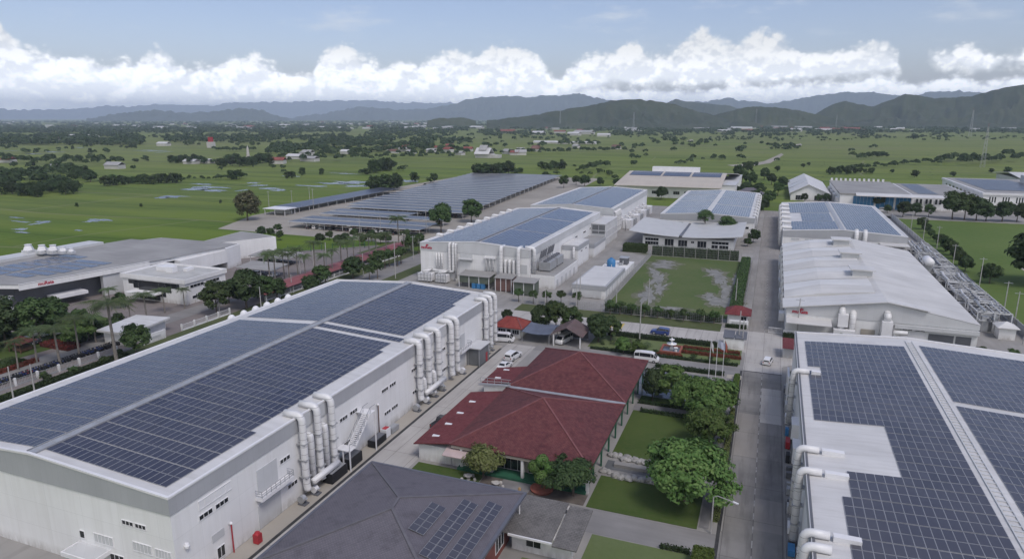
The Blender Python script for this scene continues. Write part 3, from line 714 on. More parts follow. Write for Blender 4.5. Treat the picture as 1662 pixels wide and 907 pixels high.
for z in (5.2,): MB().lathe(XA1+.2, 49.8, [(.28,z-.3),(.34,z),(.2,z+.25)], 10).build('wall_lamp', WHITE2, A)
for y, zt in ((56.3,4.0),(89.8,5.6)):
    p = MB().tube([(XA1+.3,y,0),(XA1+.3,y,zt)], .09, 8).build('vent_pipe', REDPAINT if y < 60 else WOODBR, A); MB().dome(XA1+.3, y, zt, .24, .25, 8, 3).build('cap', WHITE2, p)
lv = MB().box(XA1, XA1+.06, 53.5, 55.4, 3.0, 4.0); lv.build('vent', LGREY, A)
win_y(A, XA1, 54.0, 55.2, .5, 1.9, 2)
# entrance shed of steel louvres by the far duct cluster
B_ = thing('switch_room', 'grey louvred steel shed standing against the long white factory beside the lane', 'shed', (-57.0,127.6,0))
MB().box(XA1+.2,-55.2,125.6,130.4,.1,3.9).build('wall', LOUVRE, B_); MB().box(XA1+.15,-54.9,125.2,130.8,3.9,4.1).build('roof', LGREY, B_)
for x, y in ((-55.3,125.4),(-55.3,130.5),(-57.9,125.4)): MB().bar((x,y,0),(x,y,4.0),.16).build('post', STEEL, B_)
MB().box(-55.25,-55.12,128.8,129.6,.1,2.1).build('door', REDPAINT, B_)

# ---------- the white factory in the middle
XB0, XB1, YB0, YB1 = -106.3, -68.2, 194.3, 285.5
B, zB = gable('factory_building', 'white factory with red lettering, bluish photovoltaic roof and chillers beside it', 'factory', XB0, XB1, YB0, YB1, 11.9, 13.2, 2.4, xm=-86.3, bandm=LGREY)
solar(B, [(-104.3,-87.2,196,283),(-85.4,-70.4,196,222.6),(-85.4,-70.4,223.6,252.5),(-85.4,-70.4,253.5,283)], zB, 100, 1.0, 2.07, PVB)
MB().box(-86.8,-85.8,YB0+.3,YB1-.3,13.3,13.42).build('ridge_walkway', DGREY, B)
small_sign(B, -104.0, YB0-.16, 10.5, 1.3, (R(90),0,0)); emblem(B, -103.7, YB0-.13, 11.05, .5)
def front_pipe(root, pts, r): MB().tube(pts, r, 10).build('duct', DUCT, root, True)
yf = YB0-.12
for x in (-96.3,-95.0): front_pipe(B, [(x+.9,yf+1.5,12.3)]+arc((x+.9,yf-.2,12.3),(x+.9,yf-.6,11.7),(x+.9,yf-.6,12.3),4)+[(x+.9,yf-.6,4.6)]+arc((x+.9,yf-.6,4.0),(x+.2,yf-.6,3.2),(x+.9,yf-.6,3.2),4)+[(-103.5,yf-.6,3.2 if x<-96 else 2.2)]+[(-104.3,yf-.6,2.6)]+[(-104.5,yf-.6,.5)], .45)
front_pipe(B, [(-93.2,yf+1.2,12.3)]+arc((-93.2,yf-.2,12.3),(-93.2,yf-.6,11.7),(-93.2,yf-.6,12.3),4)+[(-93.2,yf-.6,1.2)], .35)
for x in (-100.2,-99.2,-98.2): front_pipe(B, [(x,yf-.5,9.2),(x,yf-.5,3.4)], .22)
for x, zt in ((-77.4,12.3),(-71.6,12.3)): front_pipe(B, [(x,yf+2.2,zt)]+arc((x,yf-.3,zt),(x,yf-.8,zt-1),(x,yf-.8,zt),4)+[(x,yf-.8,5.0)]+arc((x,yf-.8,2.4),(x-.8,yf-1.6,1.3),(x,yf-.8,1.3),4)+[(x-.8,yf-1.6,.4)], .62)
for x in (-76.0,-74.6,-73.2): front_pipe(B, [(x,yf-.1,8.2)]+arc((x,yf-.3,8.2),(x,yf-.7,7.5),(x,yf-.7,8.2),4)+[(x,yf-.7,3.4)]+arc((x,yf-.7,2.6),(x,yf-1.6,1.6),(x,yf-.7,1.6),4)+[(x,yf-1.8,.4)], .42)
for x in (-82.6,-81.4,-80.2): front_pipe(B, [(x,yf-.1,8.6)]+arc((x,yf-.2,8.6),(x,yf-.5,8.2),(x,yf-.5,8.6),3)+[(x,yf-.5,4.0)], .22)
MB().box(-83.2,-79.4,yf-.9,yf+.05,8.5,9.0).build('pipe_rack', WHITE2, B)
MB().box(-92.2,-87.4,yf-1.2,yf+.05,7.6,7.9).build('balcony', LGREY, B); MB().box(-92,-87.6,YB0-.07,YB0,6.6,9.2).build('loading_door', LGREY, B)
MB().box(-71.4,-69.0,YB0-.07,YB0,4.4,7.2).build('loading_door', LGREY, B)
# lower blocks along its yard side
b1 = MB().box(-68.1,-60.2,195,221.5,0,4.2).build('plant_block', WHITE, B)
MB().box(-68.0,-60.4,195.2,221.3,4.2,4.35).build('roof', ROOFGREY, b1)
for k in range(5): MB().box(-60.2,-60.12,197+k*4.8,198.6+k*4.8,.2,2.6).build('door', LGREY, b1)
b2 = MB().box(-68.1,-62.0,228.5,243.5,0,7.6).build('stair_block', WHITE, B)
MB().box(-68.0,-61.9,228.4,243.6,6.0,7.62).build('fascia', GREYBAND, b2); MB().box(-67.8,-62.2,228.7,243.3,7.63,7.75).build('roof', ROOFW, b2)
for k in range(3): MB().box(-68+k*.01,-62.4,231+k*4,231.5+k*4,7.75,7.9).build('roof_rib', WHITE2, b2)
win_y(B, -62.0, 232, 234, 5.0, 5.5, 2); win_y(B, -62.0, 238, 240, 5.0, 5.5, 2)
MB().tube([(-63.5,228.3,7.0),(-63.5,227.9,6.8),(-63.5,227.9,.5)], .45, 10).build('duct', DUCT, B, True)
b3 = MB().box(-68.1,-61.0,247.5,266,0,5).build('store_block', WHITE, B)
MB().box(-68.1,-60.9,247.4,266.1,3.6,5.02).build('fascia', GREYBAND, b3); MB().box(-67.9,-61.2,247.7,265.8,5.03,5.15).build('roof', ROOFGREY, b3)
b4 = MB().box(-68.15,-62.2,270.5,294,0,9.2).build('louvre_tower', LGREY, B)
MB().box(-68.3,-62.0,270.2,294.2,9.2,9.4).build('roof', ROOFW, b4)
for z0, z1 in ((5.4,6.4),(6.9,8.8)):
    for x0 in (-67.6,-64.8): MB().box(x0,x0+2.5,270.36,270.46,z0,z1).build('louvre', LOUVRE, b4)
fr = MB()
for k in range(9): fr.box(-62.2,-62.05,271+k*2.75,271.25+k*2.75,.2,9.1)
for z in (3,6): fr.box(-62.2,-62.06,271,293.6,z,z+.2)
fr.build('frame', WHITE2, b4)
win_y(B, XB1, 246.5, 249.5, 7.2, 7.8, 2); win_y(B, XB1, 258, 262, 7.2, 7.8, 3); win_y(B, XB1, 268, 270, 7.2, 7.8, 2)
eave_duct(B, XB1+.12, 195.8, 12.4, .62, zb=4.6, foot=False)
for k in range(9):
    yy = 208+k*8.4
    MB().tube([(XB0+1.6,yy,12.3)]+arc((XB0-.2,yy,12.45),(XB0-.8,yy,11.6),(XB0-.8,yy,12.45),4)+[(XB0-.8,yy,6)], .55, 8).build('duct', DUCT, B, True)
win_y(B, XB1, 205, 208, 8.0, 8.6, 2)
# chillers on the plant block
def chiller(label, x0, x1, y0, y1, z, fans):
    t = thing('chiller', label, 'chiller', ((x0+x1)/2,(y0+y1)/2,z), 'chillers on the white plant block')
    MB().box(x0,x1,y0,y1,z+.4,z+3.0).build('casing', STEEL, t)
    f = MB()
    for yy in (y0+.3,y1-.5): f.box(x0,x1,yy,yy+.2,z,z+.4)
    f.build('skid', DGREY, t)
    for k in range(fans):
        yy = y0+(k+.5)*(y1-y0)/fans; o = MB().cyl((x0+x1)/2,yy,z+3.0,z+3.5,.7,12).build('fan', DGREY, t)
    return t
chiller('nearer grey chiller on the white plant block beside the middle factory', -66.8, -63.2, 199.5, 206.5, 4.35, 4)
chiller('farther grey chiller on the white plant block, before the stair block', -66.8, -63.2, 207.5, 214.5, 4.35, 4)
for k in range(8):
    yy = 200.2+k*1.8+(.6 if k > 3 else 0)
    o = solo(MB().bar((-66.8,yy,8.2),(-66.5,yy+.9,10.6),.2,.5), 'exhaust_cowl', DGREY, 'dark slanted exhaust cowl in the row above the two grey chillers', 'cowl', (-66.5,yy,8.4), 'exhaust cowls above the chillers')
    b = MB().bar((-66.9,yy,7.3),(-66.9,yy,8.5),.2).build('stand', STEEL, None); b.parent = o; b.location = (66.5,-yy,-8.4)
# shelters in front
def louvre_shed(name, label, x0, x1, y0, y1, h, wm, wallfrom=1.6, posts=3, bins=False):
    t = thing(name, label, 'shed', ((x0+x1)/2,(y0+y1)/2,0))
    MB().box(x0,x1,y0,y1,wallfrom,h-.25).build('wall', wm, t)
    MB().extr_x([(y0-.4,h-.2),(y1+.1,h+.25),(y1+.1,h+.4),(y0-.4,h-.05)], x0-.4, x1+.4).build('roof', ROOFGREY, t)
    for k in range(posts+1):
        xx = x0+(x1-x0)*k/posts; MB().bar((xx,y0-.08,0),(xx,y0-.08,h-.2),.18).build('post', WHITE2, t)
    MB().box(x0+.3,x1-.3,y0+1.2,y1-.05,0,wallfrom).build('back_wall', DGREY, t)
    return t
louvre_shed('louvred_shed', 'green louvred shed with grey roof against the front of the middle factory', -89.3, -79.2, 187.8, 193.2, 4.0, GLOUVRE)
louvre_shed('louvred_shed', 'small green louvred shed with flat roof by the corner of the middle factory', -69.8, -63.4, 184.6, 189.2, 4.2, GLOUVRE, .3, 2)
louvre_shed('louvred_shed', 'small reddish brown steel shed between green louvred shed and white ducts', -76.6, -71.4, 186.8, 191.2, 4.4, surf('rusty_red_cladding', (.16,.09,.08), .7, .2, .6), .3, 3)
for k, x in enumerate((-84.2,-82.6,-81.2)):
    t = solo(MB().box(x-.6,x+.6,187.3,188.5,0.05,1.4).box(x-.65,x+.65,187.25,188.55,1.4,1.55), 'waste_bin', BLUEPAINT, 'blue bin standing under the green louvred shed', 'bin', (x,187.9,0), 'blue bins under the louvred shed')
# air plant at the foot of the front
for k, (x, w) in enumerate(((-102.5,5),(-96.6,4.0))):
    t = thing('air_handler', ['wide white air plant with pipe cage at the corner under the red lettering','white air plant with pipes standing next to the wide one'][k], 'air handler', (x,190.6,0))
    MB().box(x-w/2,x+w/2,189.4,191.8,.5,2.8).build('casing', WHITE2, t)
    f = MB()
    for i in range(5):
        xx = x-w/2+.2+i*(w-.4)/4; f.bar((xx,189.2,0),(xx,189.2,3.1),.12)
    f.bar((x-w/2,189.2,3.1),(x+w/2,189.2,3.1),.12); f.bar((x-w/2,189.2,1.5),(x+w/2,189.2,1.5),.12); f.build('pipe_cage', STEEL, t)
    MB().tube([(x-1,190.5,2.8),(x-1,190.5,3.6),(x+.8,190.5,3.6),(x+.8,193,3.6)], .35, 8).build('pipe', DUCT, t, True)

# ---------- the next two factories in that row
C, zC = gable('factory_building', 'white factory with grey gable and blue photovoltaic roof right behind the lettered middle factory', 'factory', -104.2, -65.2, 298, 385, 11.9, 13.1, 2.6, bandm=LGREY)
solar(C, [(-102.4,-85.4,300,383),(-83.8,-67.0,300,383)], zC, 0, 1.0, 2.07, PVB)
MB().box(-85.1,-84.2,298.3,384.7,13.2,13.3).build('ridge_walkway', DGREY, C)
for k in range(6): eave_duct(C, -65.08, 300.5+k*2.1, 10.5, .4)
for k in range(7): MB().box(-64.9,-60.8,318+k*9,324+k*9,.2,3.6 if k%2 else 4.4).build('plant_unit', [WHITE2,STEEL][k%2], C)
for k in range(7): MB().tube([(-62.5,314+k*9.3,.2),(-62.5,314+k*9.3,5.2),(-65,314+k*9.3,6)], .35, 8).build('duct', DUCT, C, True)
small_sign(C, -98.8, 297.8, 10.6, 1.1, (R(90),0,0))
D, zD = gable('factory_building', 'low white factory with pale photovoltaic roof behind the office with the curved roof', 'factory', -47.2, -5.9, 318.5, 428, 8, 9.2, 2.2, roofm=ROOFW)
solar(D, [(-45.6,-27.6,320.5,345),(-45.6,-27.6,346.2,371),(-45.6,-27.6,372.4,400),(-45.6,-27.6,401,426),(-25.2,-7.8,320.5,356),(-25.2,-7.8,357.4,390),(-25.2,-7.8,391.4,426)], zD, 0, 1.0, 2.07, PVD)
for k in range(5): win_x(D, 318.5, -44+k*8, -40+k*8, 3.2, 4.2, 3)
for k in range(9): MB().tube([(-7,325+k*11,8.6)]+arc((-5.6,325+k*11,8.6),(-5.0,325+k*11,7.8),(-5.0,325+k*11,8.6),3)+[(-5.0,325+k*11,1.0)], .4, 8).build('duct', DUCT, D, True)
F_ = thing('factory_building', 'broad factory with tan sheet roof and white roof monitor far up the estate', 'factory', (-63,500,0))
x0, x1 = -98, -31
MB().box(x0,x1,455,556,0,7.2).build('wall', WHITE, F_)
MB().extr_x([(452,7.4),(505,13.0),(505,13.3),(452,7.75)], x0-1, x1+1).build('roof', ROOFTAN, F_)
MB().extr_x([(505.01,13.0),(560,8.0),(560,8.3),(505.01,13.3)], x0-1, x1+8).build('rear_roof', ROOFW, F_)
MB().box(x0-.5,x1+.5,500,510,12.2,13.05).build('ridge_wall', LGREY, F_)
MB().box(-84,-50,514,520,10,16).build('roof_monitor', WHITE2, F_)
mb = MB()
for xa, xb in ((-96,-74),(-72.5,-54),(-52.5,-33)): mb.add([(xa,488,11.72),(xb,488,11.72),(xb,504,13.4),(xa,504,13.4)],[(0,1,2,3)])
mb.build('solar_array', PV, F_)
MB().box(x1+.1,x1+9,470,558,0,8).build('side_wing', WHITE, F_); MB().box(x1,x1+9.3,469.6,558.4,8,8.5).build('wing_roof', LGREY, F_)
for k in range(9): win_x(F_, 455, -95+k*7, -91+k*7, 2.5, 4.5, 3)

# ---------- office with the sagging roof
E_ = thing('office_building', 'long low white office under two curved pale grey roofs beside the fenced field', 'office', (-30,294,0))
MB().box(-48,-12,278,309,0,4.4).build('wall', WHITE, E_)
for xa, xb, nm in ((-53.4,-33.2,0),(-32.0,-8.8,1)):
    mb = MB(); n = 10; v = []
    for i in range(n+1):
        t = i/n; x = xa+(xb-xa)*t; g_ = (x+31)/22; z = 5.2+1.5*g_*g_
        v += [(x,275.5,z-.3),(x,312,z+.35),(x,312,z+.6),(x,275.5,z-.05)]
    fs = [(0,1,2,3),(4*n+3,4*n+2,4*n+1,4*n)]
    for i in range(n):
        a = 4*i
        for q in range(4): fs.append((a+q, a+4+q, a+4+(q+1)%4, a+(q+1)%4))
    mb.add(v, [f[::-1] for f in fs]); mb.build('roof', surf('pale_grey_sheet_roof%d'%nm, (.50,.505,.50), .5, .05, .2), E_)
MB().box(-33.2,-32.0,276.5,311,5.0,5.5).build('gutter', DGREY, E_)
for x0, x1, z0, z1 in ((-47,-41.5,2.6,3.6),(-47,-41.5,.8,2.2),(-39,-35.4,.8,3.6),(-33.6,-30,.8,3.4),(-28.5,-27.3,2.4,3.2),(-26,-22.5,.8,3.4),(-20.5,-14,2.6,3.6),(-20.5,-18,.8,2.2),(-17.5,-14,.8,2.2)):
    win_x(E_, 278, x0, x1, z0, z1, max(2,int((x1-x0)/1.1)))
MB().box(-48,-12.2,277.6,278.02,3.75,4.4).build('beam', LGREY, E_)

# ---------- the right-hand row
G, zG = gable('factory_building', 'low white factory with blue photovoltaic roof behind the long bare white roof', 'factory', 5.8, 49.4, 287.5, 384, 8, 9.4, 2.2, xm=27.2, roofm=ROOFW)
solar(G, [(9,25.8,290,313),(13.5,25.8,313.4,341),(9,25.8,341.4,381),(28.6,47.4,290,381)], zG, 0, 1.0, 2.07, PVB)
MB().box(26.3,27.9,287.8,383.7,9.5,9.65).build('ridge_walkway', STEEL, G)
for k in range(5): win_x(G, 287.5, 9+k*5, 12+k*5, 4.6, 5.4, 2, LGREY, name='vent')
for x in (32.0,35.0): MB().tube([(x,287.2,1),(x,286.8,8.5),(x,288.5,9.6)], .8, 10).build('duct', DUCT, G, True)
for k in range(6): MB().tube([(9,292+k*15,8.8)]+arc((5.4,292+k*15,9.0),(4.9,292+k*15,8),(4.9,292+k*15,9),3)+[(4.9,292+k*15,1.0)], .55, 8).build('duct', DUCT, G, True)
MB().box(40,49.6,281.5,287.4,5.2,5.6).build('lean_to_roof', ROOFW, G)

H, zH = gable('factory_building', 'long bare white roofed factory with roof vents and red lettering by the road', 'factory', 6.0, 46.2, 173.2, 265, 6.6, 10.0, 1.2, xm=27.4, roofm=ROOFOLD, wallm=WHITE, bandm=LGREY, coping=False)
mb = MB()
# stepped older roofs over the road half: five bays curving down to the eave
for k in range(5):
    ya = 182.5+k*16.4; n = 7; v = []
    for i in range(n+1):
        t = i/n; yy = ya+15.8*t; z = .35+1.15*math.sin(math.pi*(t*.8+.1))*1.0
        v += [(5.4,yy,6.6+z*.4),(14,yy,8.1+z),(26.0,yy,9.95+z*.25)]
    for part, (ia, ib), mm in (('roof_bay',(0,3),ROOFOLD),('roof_bay',(3,n),ROOFNEW)):
        fs = []
        for i in range(ia, ib):
            for q in range(2): fs.append((3*i+q, 3*i+q+1, 3*i+4+q, 3*i+3+q))
        mb2 = MB().add(v, fs)
        if ia == 0: mb2.add([(5.4,ya,6.6),(14,ya,8.0),(26,ya,9.8)]+v[:3], [(0,1,4,3),(1,2,5,4)])
        else: mb2.add([(5.4,ya+15.8,6.6),(14,ya+15.8,8.0),(26,ya+15.8,9.8)]+v[-3:], [(1,0,3,4),(2,1,4,5)])
        mb2.build(part, mm, H)
MB().extr_y([(5.0,6.75),(27.4,10.2),(27.4,10.4),(5.0,6.95)], 172.4, 181.5).build('front_canopy_roof', ROOFW, H)
MB().extr_y([(27.41,10.2),(36,8.83),(36,9.03),(27.41,10.4)], 172.4, 176).build('front_canopy_roof', ROOFW, H)
for x, y in ((25.0,203.5),(24.2,228.5),(23.6,252.5)):
    v_ = MB().box(x-2.4,x+2.4,y-2.4,y+2.4,9.3,11.6).build('roof_vent', LGREY, H); MB().prism([(x-3.1,y-3.1),(x+3.1,y-3.1),(x+3.1,y+3.1),(x-3.1,y+3.1)],11.6,11.9).build('cap', ROOFW, v_)
small_sign(H, 9.0, 172.95, 6.0, 1.15, (R(90),0,0)); emblem(H, 9.3, 172.9, 6.45, .45)
MB().extr_x([(169.0,4.0),(173.1,4.6),(173.1,4.75),(169.0,4.2)], 6.0, 16).build('porch_roof', ROOFW, H)
for x, h in ((18.2,7.6),(20.6,6.6)): MB().tube([(x,172.6,.5),(x,172.6,h-.6),(x,173.6,h+.6)], .75, 10).build('duct', DUCT, H, True)
MB().box(17.4,19.6,171.6,173.1,3.6,6.6).build('duct_box', WHITE2, H); MB().box(26.6,28.8,170.8,173.0,2.6,6.0).build('duct_box', WHITE2, H); MB().tube([(27.7,172,6.0),(27.7,172,7.0),(27.7,174,7.8)], .8, 10).build('duct', DUCT, H, True)
MB().box(26.2,30.2,170.2,172.8,.1,2.4).build('air_plant', STEEL, H); MB().box(16.6,21.2,170.8,172.9,.1,3.0).build('air_plant', WHITE2, H); MB().tube([(29.4,171.5,2.4),(29.4,171.5,3.6),(32,171.5,3.6)], .5, 10).build('duct', DUCT, H, True)
MB().box(29.5,46.3,172.4,173.05,4.3,5.2).build('bay_canopy', LGREY, H)
MB().box(22.6,25.6,173.08,173.14,.1,3.2).build('roller_door', CONCB, H)
for x0, x1, m_ in ((31,35.8,WHITE2),(36.6,41.6,DGREY),(42,45,DGREY)): MB().box(x0,x1,173.06,173.12,.1,3.6).build('bay_door', m_, H)
win_x(H, 173.12, 31.2, 33.2, 3.9, 4.25, 2); win_x(H, 173.12, 33.8, 35.8, 3.9, 4.25, 2)
for k in range(10):
    yy = 184+k*8
    MB().box(4.6,5.9,yy,yy+3.4,.1,2.2+(k*37%5)*.4).build('plant_unit', [WHITE2,STEEL,LGREY][k%3], H)
    MB().tube([(5.2,yy+4.4,.2),(5.2,yy+4.4,5.5)]+arc((5.2,yy+4.4,5.5),(6.2,yy+4.4,6.6),(5.2,yy+4.4,6.6),3), .38, 8).build('duct', DUCT, H, True)

# ---------- the factory at the right with the nearest roof
I, zI = gable('factory_building', 'white factory beside the road whose roof carries dark panels and a bare patch', 'factory', 6.9, 46.2, 36, 141.2, 10, 11.1, 1.6, xm=26.3, roofm=ROOFW)
solar(I, [(8.4,25.4,121.11,135.6),(10.36,25.4,119.04,121.11),(8.4,25.4,98.34,119.04),(17.2,25.4,83.85,98.34),(11.34,25.4,77.64,83.85),(10.36,25.4,40.38,77.64),
          (27.7,45.2,110.2,137.11),(27.7,45.2,40.29,108.6)], zI, 100, .98, 2.07, PVI)
lad = MB()
for xx in (25.75,26.85): lad.box(xx-.06,xx+.06,38,139,11.22,11.34)
for yy in np.arange(39,139,1.0): lad.box(25.75,26.85,yy,yy+.22,11.24,11.31)
lad.build('ridge_walkway', LGREY, I)
MB().box(6.84,7.10,36,141,10.2,10.34).build('gutter', DGREY, I)
for y in (117.4,88.0,82.0,68.5,66.0): eave_duct(I, 6.78, y, 10.6, .46, -1, 1.7, 1.0, foot=False)
for y in (117.4,88.0,82.0,68.5): MB().box(8.8,11.4 if y < 100 else 10.2,y-.42,y+.42,10.25,10.85).build('duct_box', WHITE2, I)
for y0 in (104,96): 
    MB().box(5.9,6.9,y0,y0+3.2,4.2,6.6).build('louvre_box', WHITE2, I)
    MB().box(5.84,5.9,y0+.3,y0+2.9,4.5,6.3).build('louvre', LOUVRE, I)
fr = MB()
for yy in (126,131.2): 
    fr.bar((5.8,yy,0),(5.8,yy,6.0),.25); fr.bar((6.8,yy,0),(6.8,yy,6.0),.25)
fr.bar((5.8,126,6),(5.8,131.2,6),.35); fr.bar((5.8,126,3),(5.8,131.2,3),.2); fr.build('steel_frame', WHITE2, I)
for k in range(5): MB().box(5.9,6.85,126.6+k*.9,127.1+k*.9,.3,5.6).build('louvre', GLOUVRE, I)
# ------------------------------------------------------------------ red roofed hall in its garden
def hip(x0, x1, y0, y1, ze, zr, ridge, t=.16, m=0):
    """hipped roof; ridge = ((xa,ya),(xb,yb)) or one apex"""
    mb = MB(); c = [(x0,y0,ze),(x1,y0,ze),(x1,y1,ze),(x0,y1,ze)]
    lo = [(x0,y0,ze-t),(x1,y0,ze-t),(x1,y1,ze-t),(x0,y1,ze-t)]
    if len(ridge) == 1:
        mb.add(c+[(*ridge[0],zr)], [(0,1,4),(1,2,4),(2,3,4),(3,0,4)])
    else:
        a, b = (*ridge[0],zr), (*ridge[1],zr)
        if abs(ridge[0][1]-ridge[1][1]) > abs(ridge[0][0]-ridge[1][0]):   # ridge along y: a is the near end
            mb.add(c+[a,b], [(0,1,4),(1,2,5,4),(2,3,5),(3,0,4,5)])
        else:                                                             # ridge along x: a is the left end
            mb.add(c+[a,b], [(0,1,5,4),(1,2,5),(2,3,4,5),(3,0,4)])
    mb.add(lo+c, [(3,2,1,0),(0,1,5,4),(1,2,6,5),(2,3,7,6),(3,0,4,7)])
    return mb
def caps(mb, pts, r=.16):
    for p, q in pts: mb.bar((p[0],p[1],p[2]+.04), (q[0],q[1],q[2]+.04), r*1.6, r)
    return mb
RCAP = surf('faded_red_ridge_tile', (.20,.08,.082), .8, .15, 1)
Mh = thing('dining_hall', 'long hall under two dark red hipped tile roofs between the garden and the factory lane', 'hall', (-33,108,0))
x0, x1 = -42.3, -20.4
for y0, y1, ap in ((84.4,108.0,(-31.5,96.8)),(108.6,131.2,(-31.8,120.2))):
    r_ = hip(x0, x1, y0, y1, 4.0, 8.1, [ap]).build('roof', REDTILE, Mh)
    mb = MB(); A3 = (*ap, 8.1); caps(mb, [((x0,y0,4),A3),((x1,y0,4),A3),((x1,y1,4),A3),((x0,y1,4),A3)]); mb.build('ridge_tile', RCAP, r_)
MB().box(x0,x1,107.9,108.7,3.9,4.12).build('valley_gutter', STEEL, Mh)
MB().box(x0+1.6,x1-1.8,86.6,129.5,0,3.6).build('wall', CONCB, Mh)
MB().box(x0+.2,x1-.2,84.55,84.9,3.35,3.82).build('eave_beam', CONCB, Mh); MB().box(x1-.35,x1-.1,84.6,131,3.3,3.82).build('gutter', GREENPAINT, Mh)
for k in range(5):
    xx = -40.5+k*4.9
    MB().box(xx-.2,xx+.2,84.7,85.1,0,3.4).build('column', WHITE, Mh)
for k in range(4):
    xx = -40.5+k*4.9; win_x(Mh, 86.6, xx+.3, xx+4.6, .5, 3.4, 4)
MB().box(-41,-21,84.2,86.6,0.02,.42).build('terrace', GREENPAINT, Mh)
MB().box(x1-1.75,x1-1.6,86.8,129,.1,3.3).build('green_screen', surf('green_shade_netting',(.03,.075,.05),.8,.2,.6), Mh)
for k in range(9):
    yy = 88+k*5; MB().box(x1-.6,x1-.35,yy,yy+.25,0,3.4).build('column', GREENPAINT, Mh)
# lean-to with brighter roof along the lane
w_ = MB(); w_.extr_y([(-48.6,2.7),(-42.2,3.85),(-42.2,4.0),(-48.6,2.85)], 84.6, 106.2); w_.build('lean_to_roof', REDTILE2, Mh)
w_ = MB(); w_.extr_y([(-48.6,2.7),(-42.2,3.85),(-42.2,4.0),(-48.6,2.85)], 110.5, 119.5); w_.build('lean_to_roof', REDTILE2, Mh)
MB().box(-48.0,-42.4,85.2,105.8,0,2.7).build('lean_to_wall', WHITE, Mh); MB().box(-48.0,-42.4,111,119,0,2.7).build('lean_to_wall', WHITE, Mh)
for yy in (87,91.5,96,101,113,117.5): MB().box(-46.6,-45.4,yy,yy+.5,3.1,3.42).build('roof_light', WHITE2, Mh)
MB().extr_x([(83.2,2.5),(86.4,3.3),(86.4,3.42),(83.2,2.62)], -43.0, -39.3).build('porch_roof', surf('pinkish_sheet_roof',(.50,.40,.39),.6,.1,.5), Mh)
MB().box(-42.3,-39.6,85.2,86.5,0,2.3).build('store_wall', WHITE, Mh)
sc_ = MB()
for k in range(5): sc_.bar((-47.5+k*1.4,108.2,4.0),(-47.5+k*1.4,108.2,5.1),.08)
for z in (4.5,5.1): sc_.bar((-47.5,108.2,z),(-41.5,108.2,z+.3),.08); sc_.bar((-47.5,107.2,z-.2),(-41.5,107.4,z+.1),.08)
sc_.bar((-47.5,107.7,4.0),(-41.5,107.7,4.5),1.0,.1); sc_.build('roof_gangway', STEEL, Mh)

# ------------------------------------------------------------------ grey hipped house at the near edge
Nh = thing('grey_roofed_house', 'house under a broad slate grey hipped tile roof carrying three small solar arrays', 'house', (-37,61,0))
nx0, nx1, ny0, ny1, ne, nr = -48.0, -26.0, 49.5, 72.2, 6.0, 8.5
rA, rB = (-37.5,59.9), (-37.9,62.2)
r_ = hip(nx0, nx1, ny0, ny1, ne, nr, [rA, rB]).build('roof', GREYTILE, Nh)
mb = MB(); caps(mb, [((nx0,ny0,ne),(*rA,nr)),((nx1,ny0,ne),(*rA,nr)),((nx1,ny1,ne),(*rB,nr)),((nx0,ny1,ne),(*rB,nr)),((*rA,nr),(*rB,nr))], .2); mb.build('ridge_tile', surf('grey_ridge_tile',(.13,.125,.14),.7,.1,1), r_)
mb = MB(); t = .5
mb.box(nx1-.02,nx1+.38,ny0-.3,ny1+.3,ne-.28,ne+.06); mb.box(nx0-.3,nx1-.02,ny1,ny1+.35,ne-.28,ne+.04); mb.box(nx0-.35,nx0,ny0-.3,ny1,ne-.28,ne+.04); mb.build('gutter', surf('slate_gutter',(.12,.125,.15),.5,.1,.5), Nh)
MB().box(nx0+1.5,nx1-1.3,ny0+1,ny1-1.4,0,ne-.3).build('wall', BRICK, Nh)
for yy in (54,60,66): win_y(Nh, nx1-1.3, yy, yy+2.6, 1.0, 3.0, 3)
MB().tube([(nx1-.4,ny1-.3,5.6),(nx1-.4,ny1-.3,0)], .1, 6).build('downpipe', WHITE2, Nh)
def on_roof(x, y):     # height of the roof slope that faces +x
    f = (nx1-x)/(nx1-rA[0]); return ne+(nr-ne)*f
ang = math.atan((nr-ne)/(nx1-rA[0]))
NPANEL = panel_variant(PVI)
for xa, ya, cols, rows in ((-34.35,57.9,2,5),(-31.55,55.1,2,10),(-28.95,55.5,2,11)):
    for i in range(cols):
        for j in range(rows):
            x = xa+(i+.5)*.96; y = ya+(j+.5)*1.13
            o = bpy.data.objects.new('solar_panel', NPANEL); COL.objects.link(o); o.parent = Nh
            f = OFF[Nh.name]; o.location = (x-f[0], y-f[1], on_roof(x,y)+.08); o.rotation_euler = (0, ang, 0); o.scale = (.96,.56,1)
# low shed with fibre-cement roof next to it
Oh = thing('garden_shed', 'low shed with two weathered grey corrugated roofs beside the grey roofed house', 'shed', (-23,72,0))
MB().box(-26.4,-18.8,69.2,75.0,0,2.5).build('wall', WHITE, Oh)
bump_wave(OLDTILE, 'X', 2.6, .5)
MB().extr_x([(68.2,2.65),(75.8,3.5),(75.8,3.65),(68.2,2.8)], -27.4, -21.0).build('roof', OLDTILE, Oh)
MB().extr_x([(67.8,2.5),(75.6,3.3),(75.6,3.45),(67.8,2.65)], -20.8, -17.8).build('roof', OLDTILE, Oh)
MB().box(-26.5,-20.9,68.0,68.2,2.55,2.8).build('gutter', WHITE2, Oh)
win_x(Oh, 69.2, -24.5, -22.6, .9, 2.0, 2)

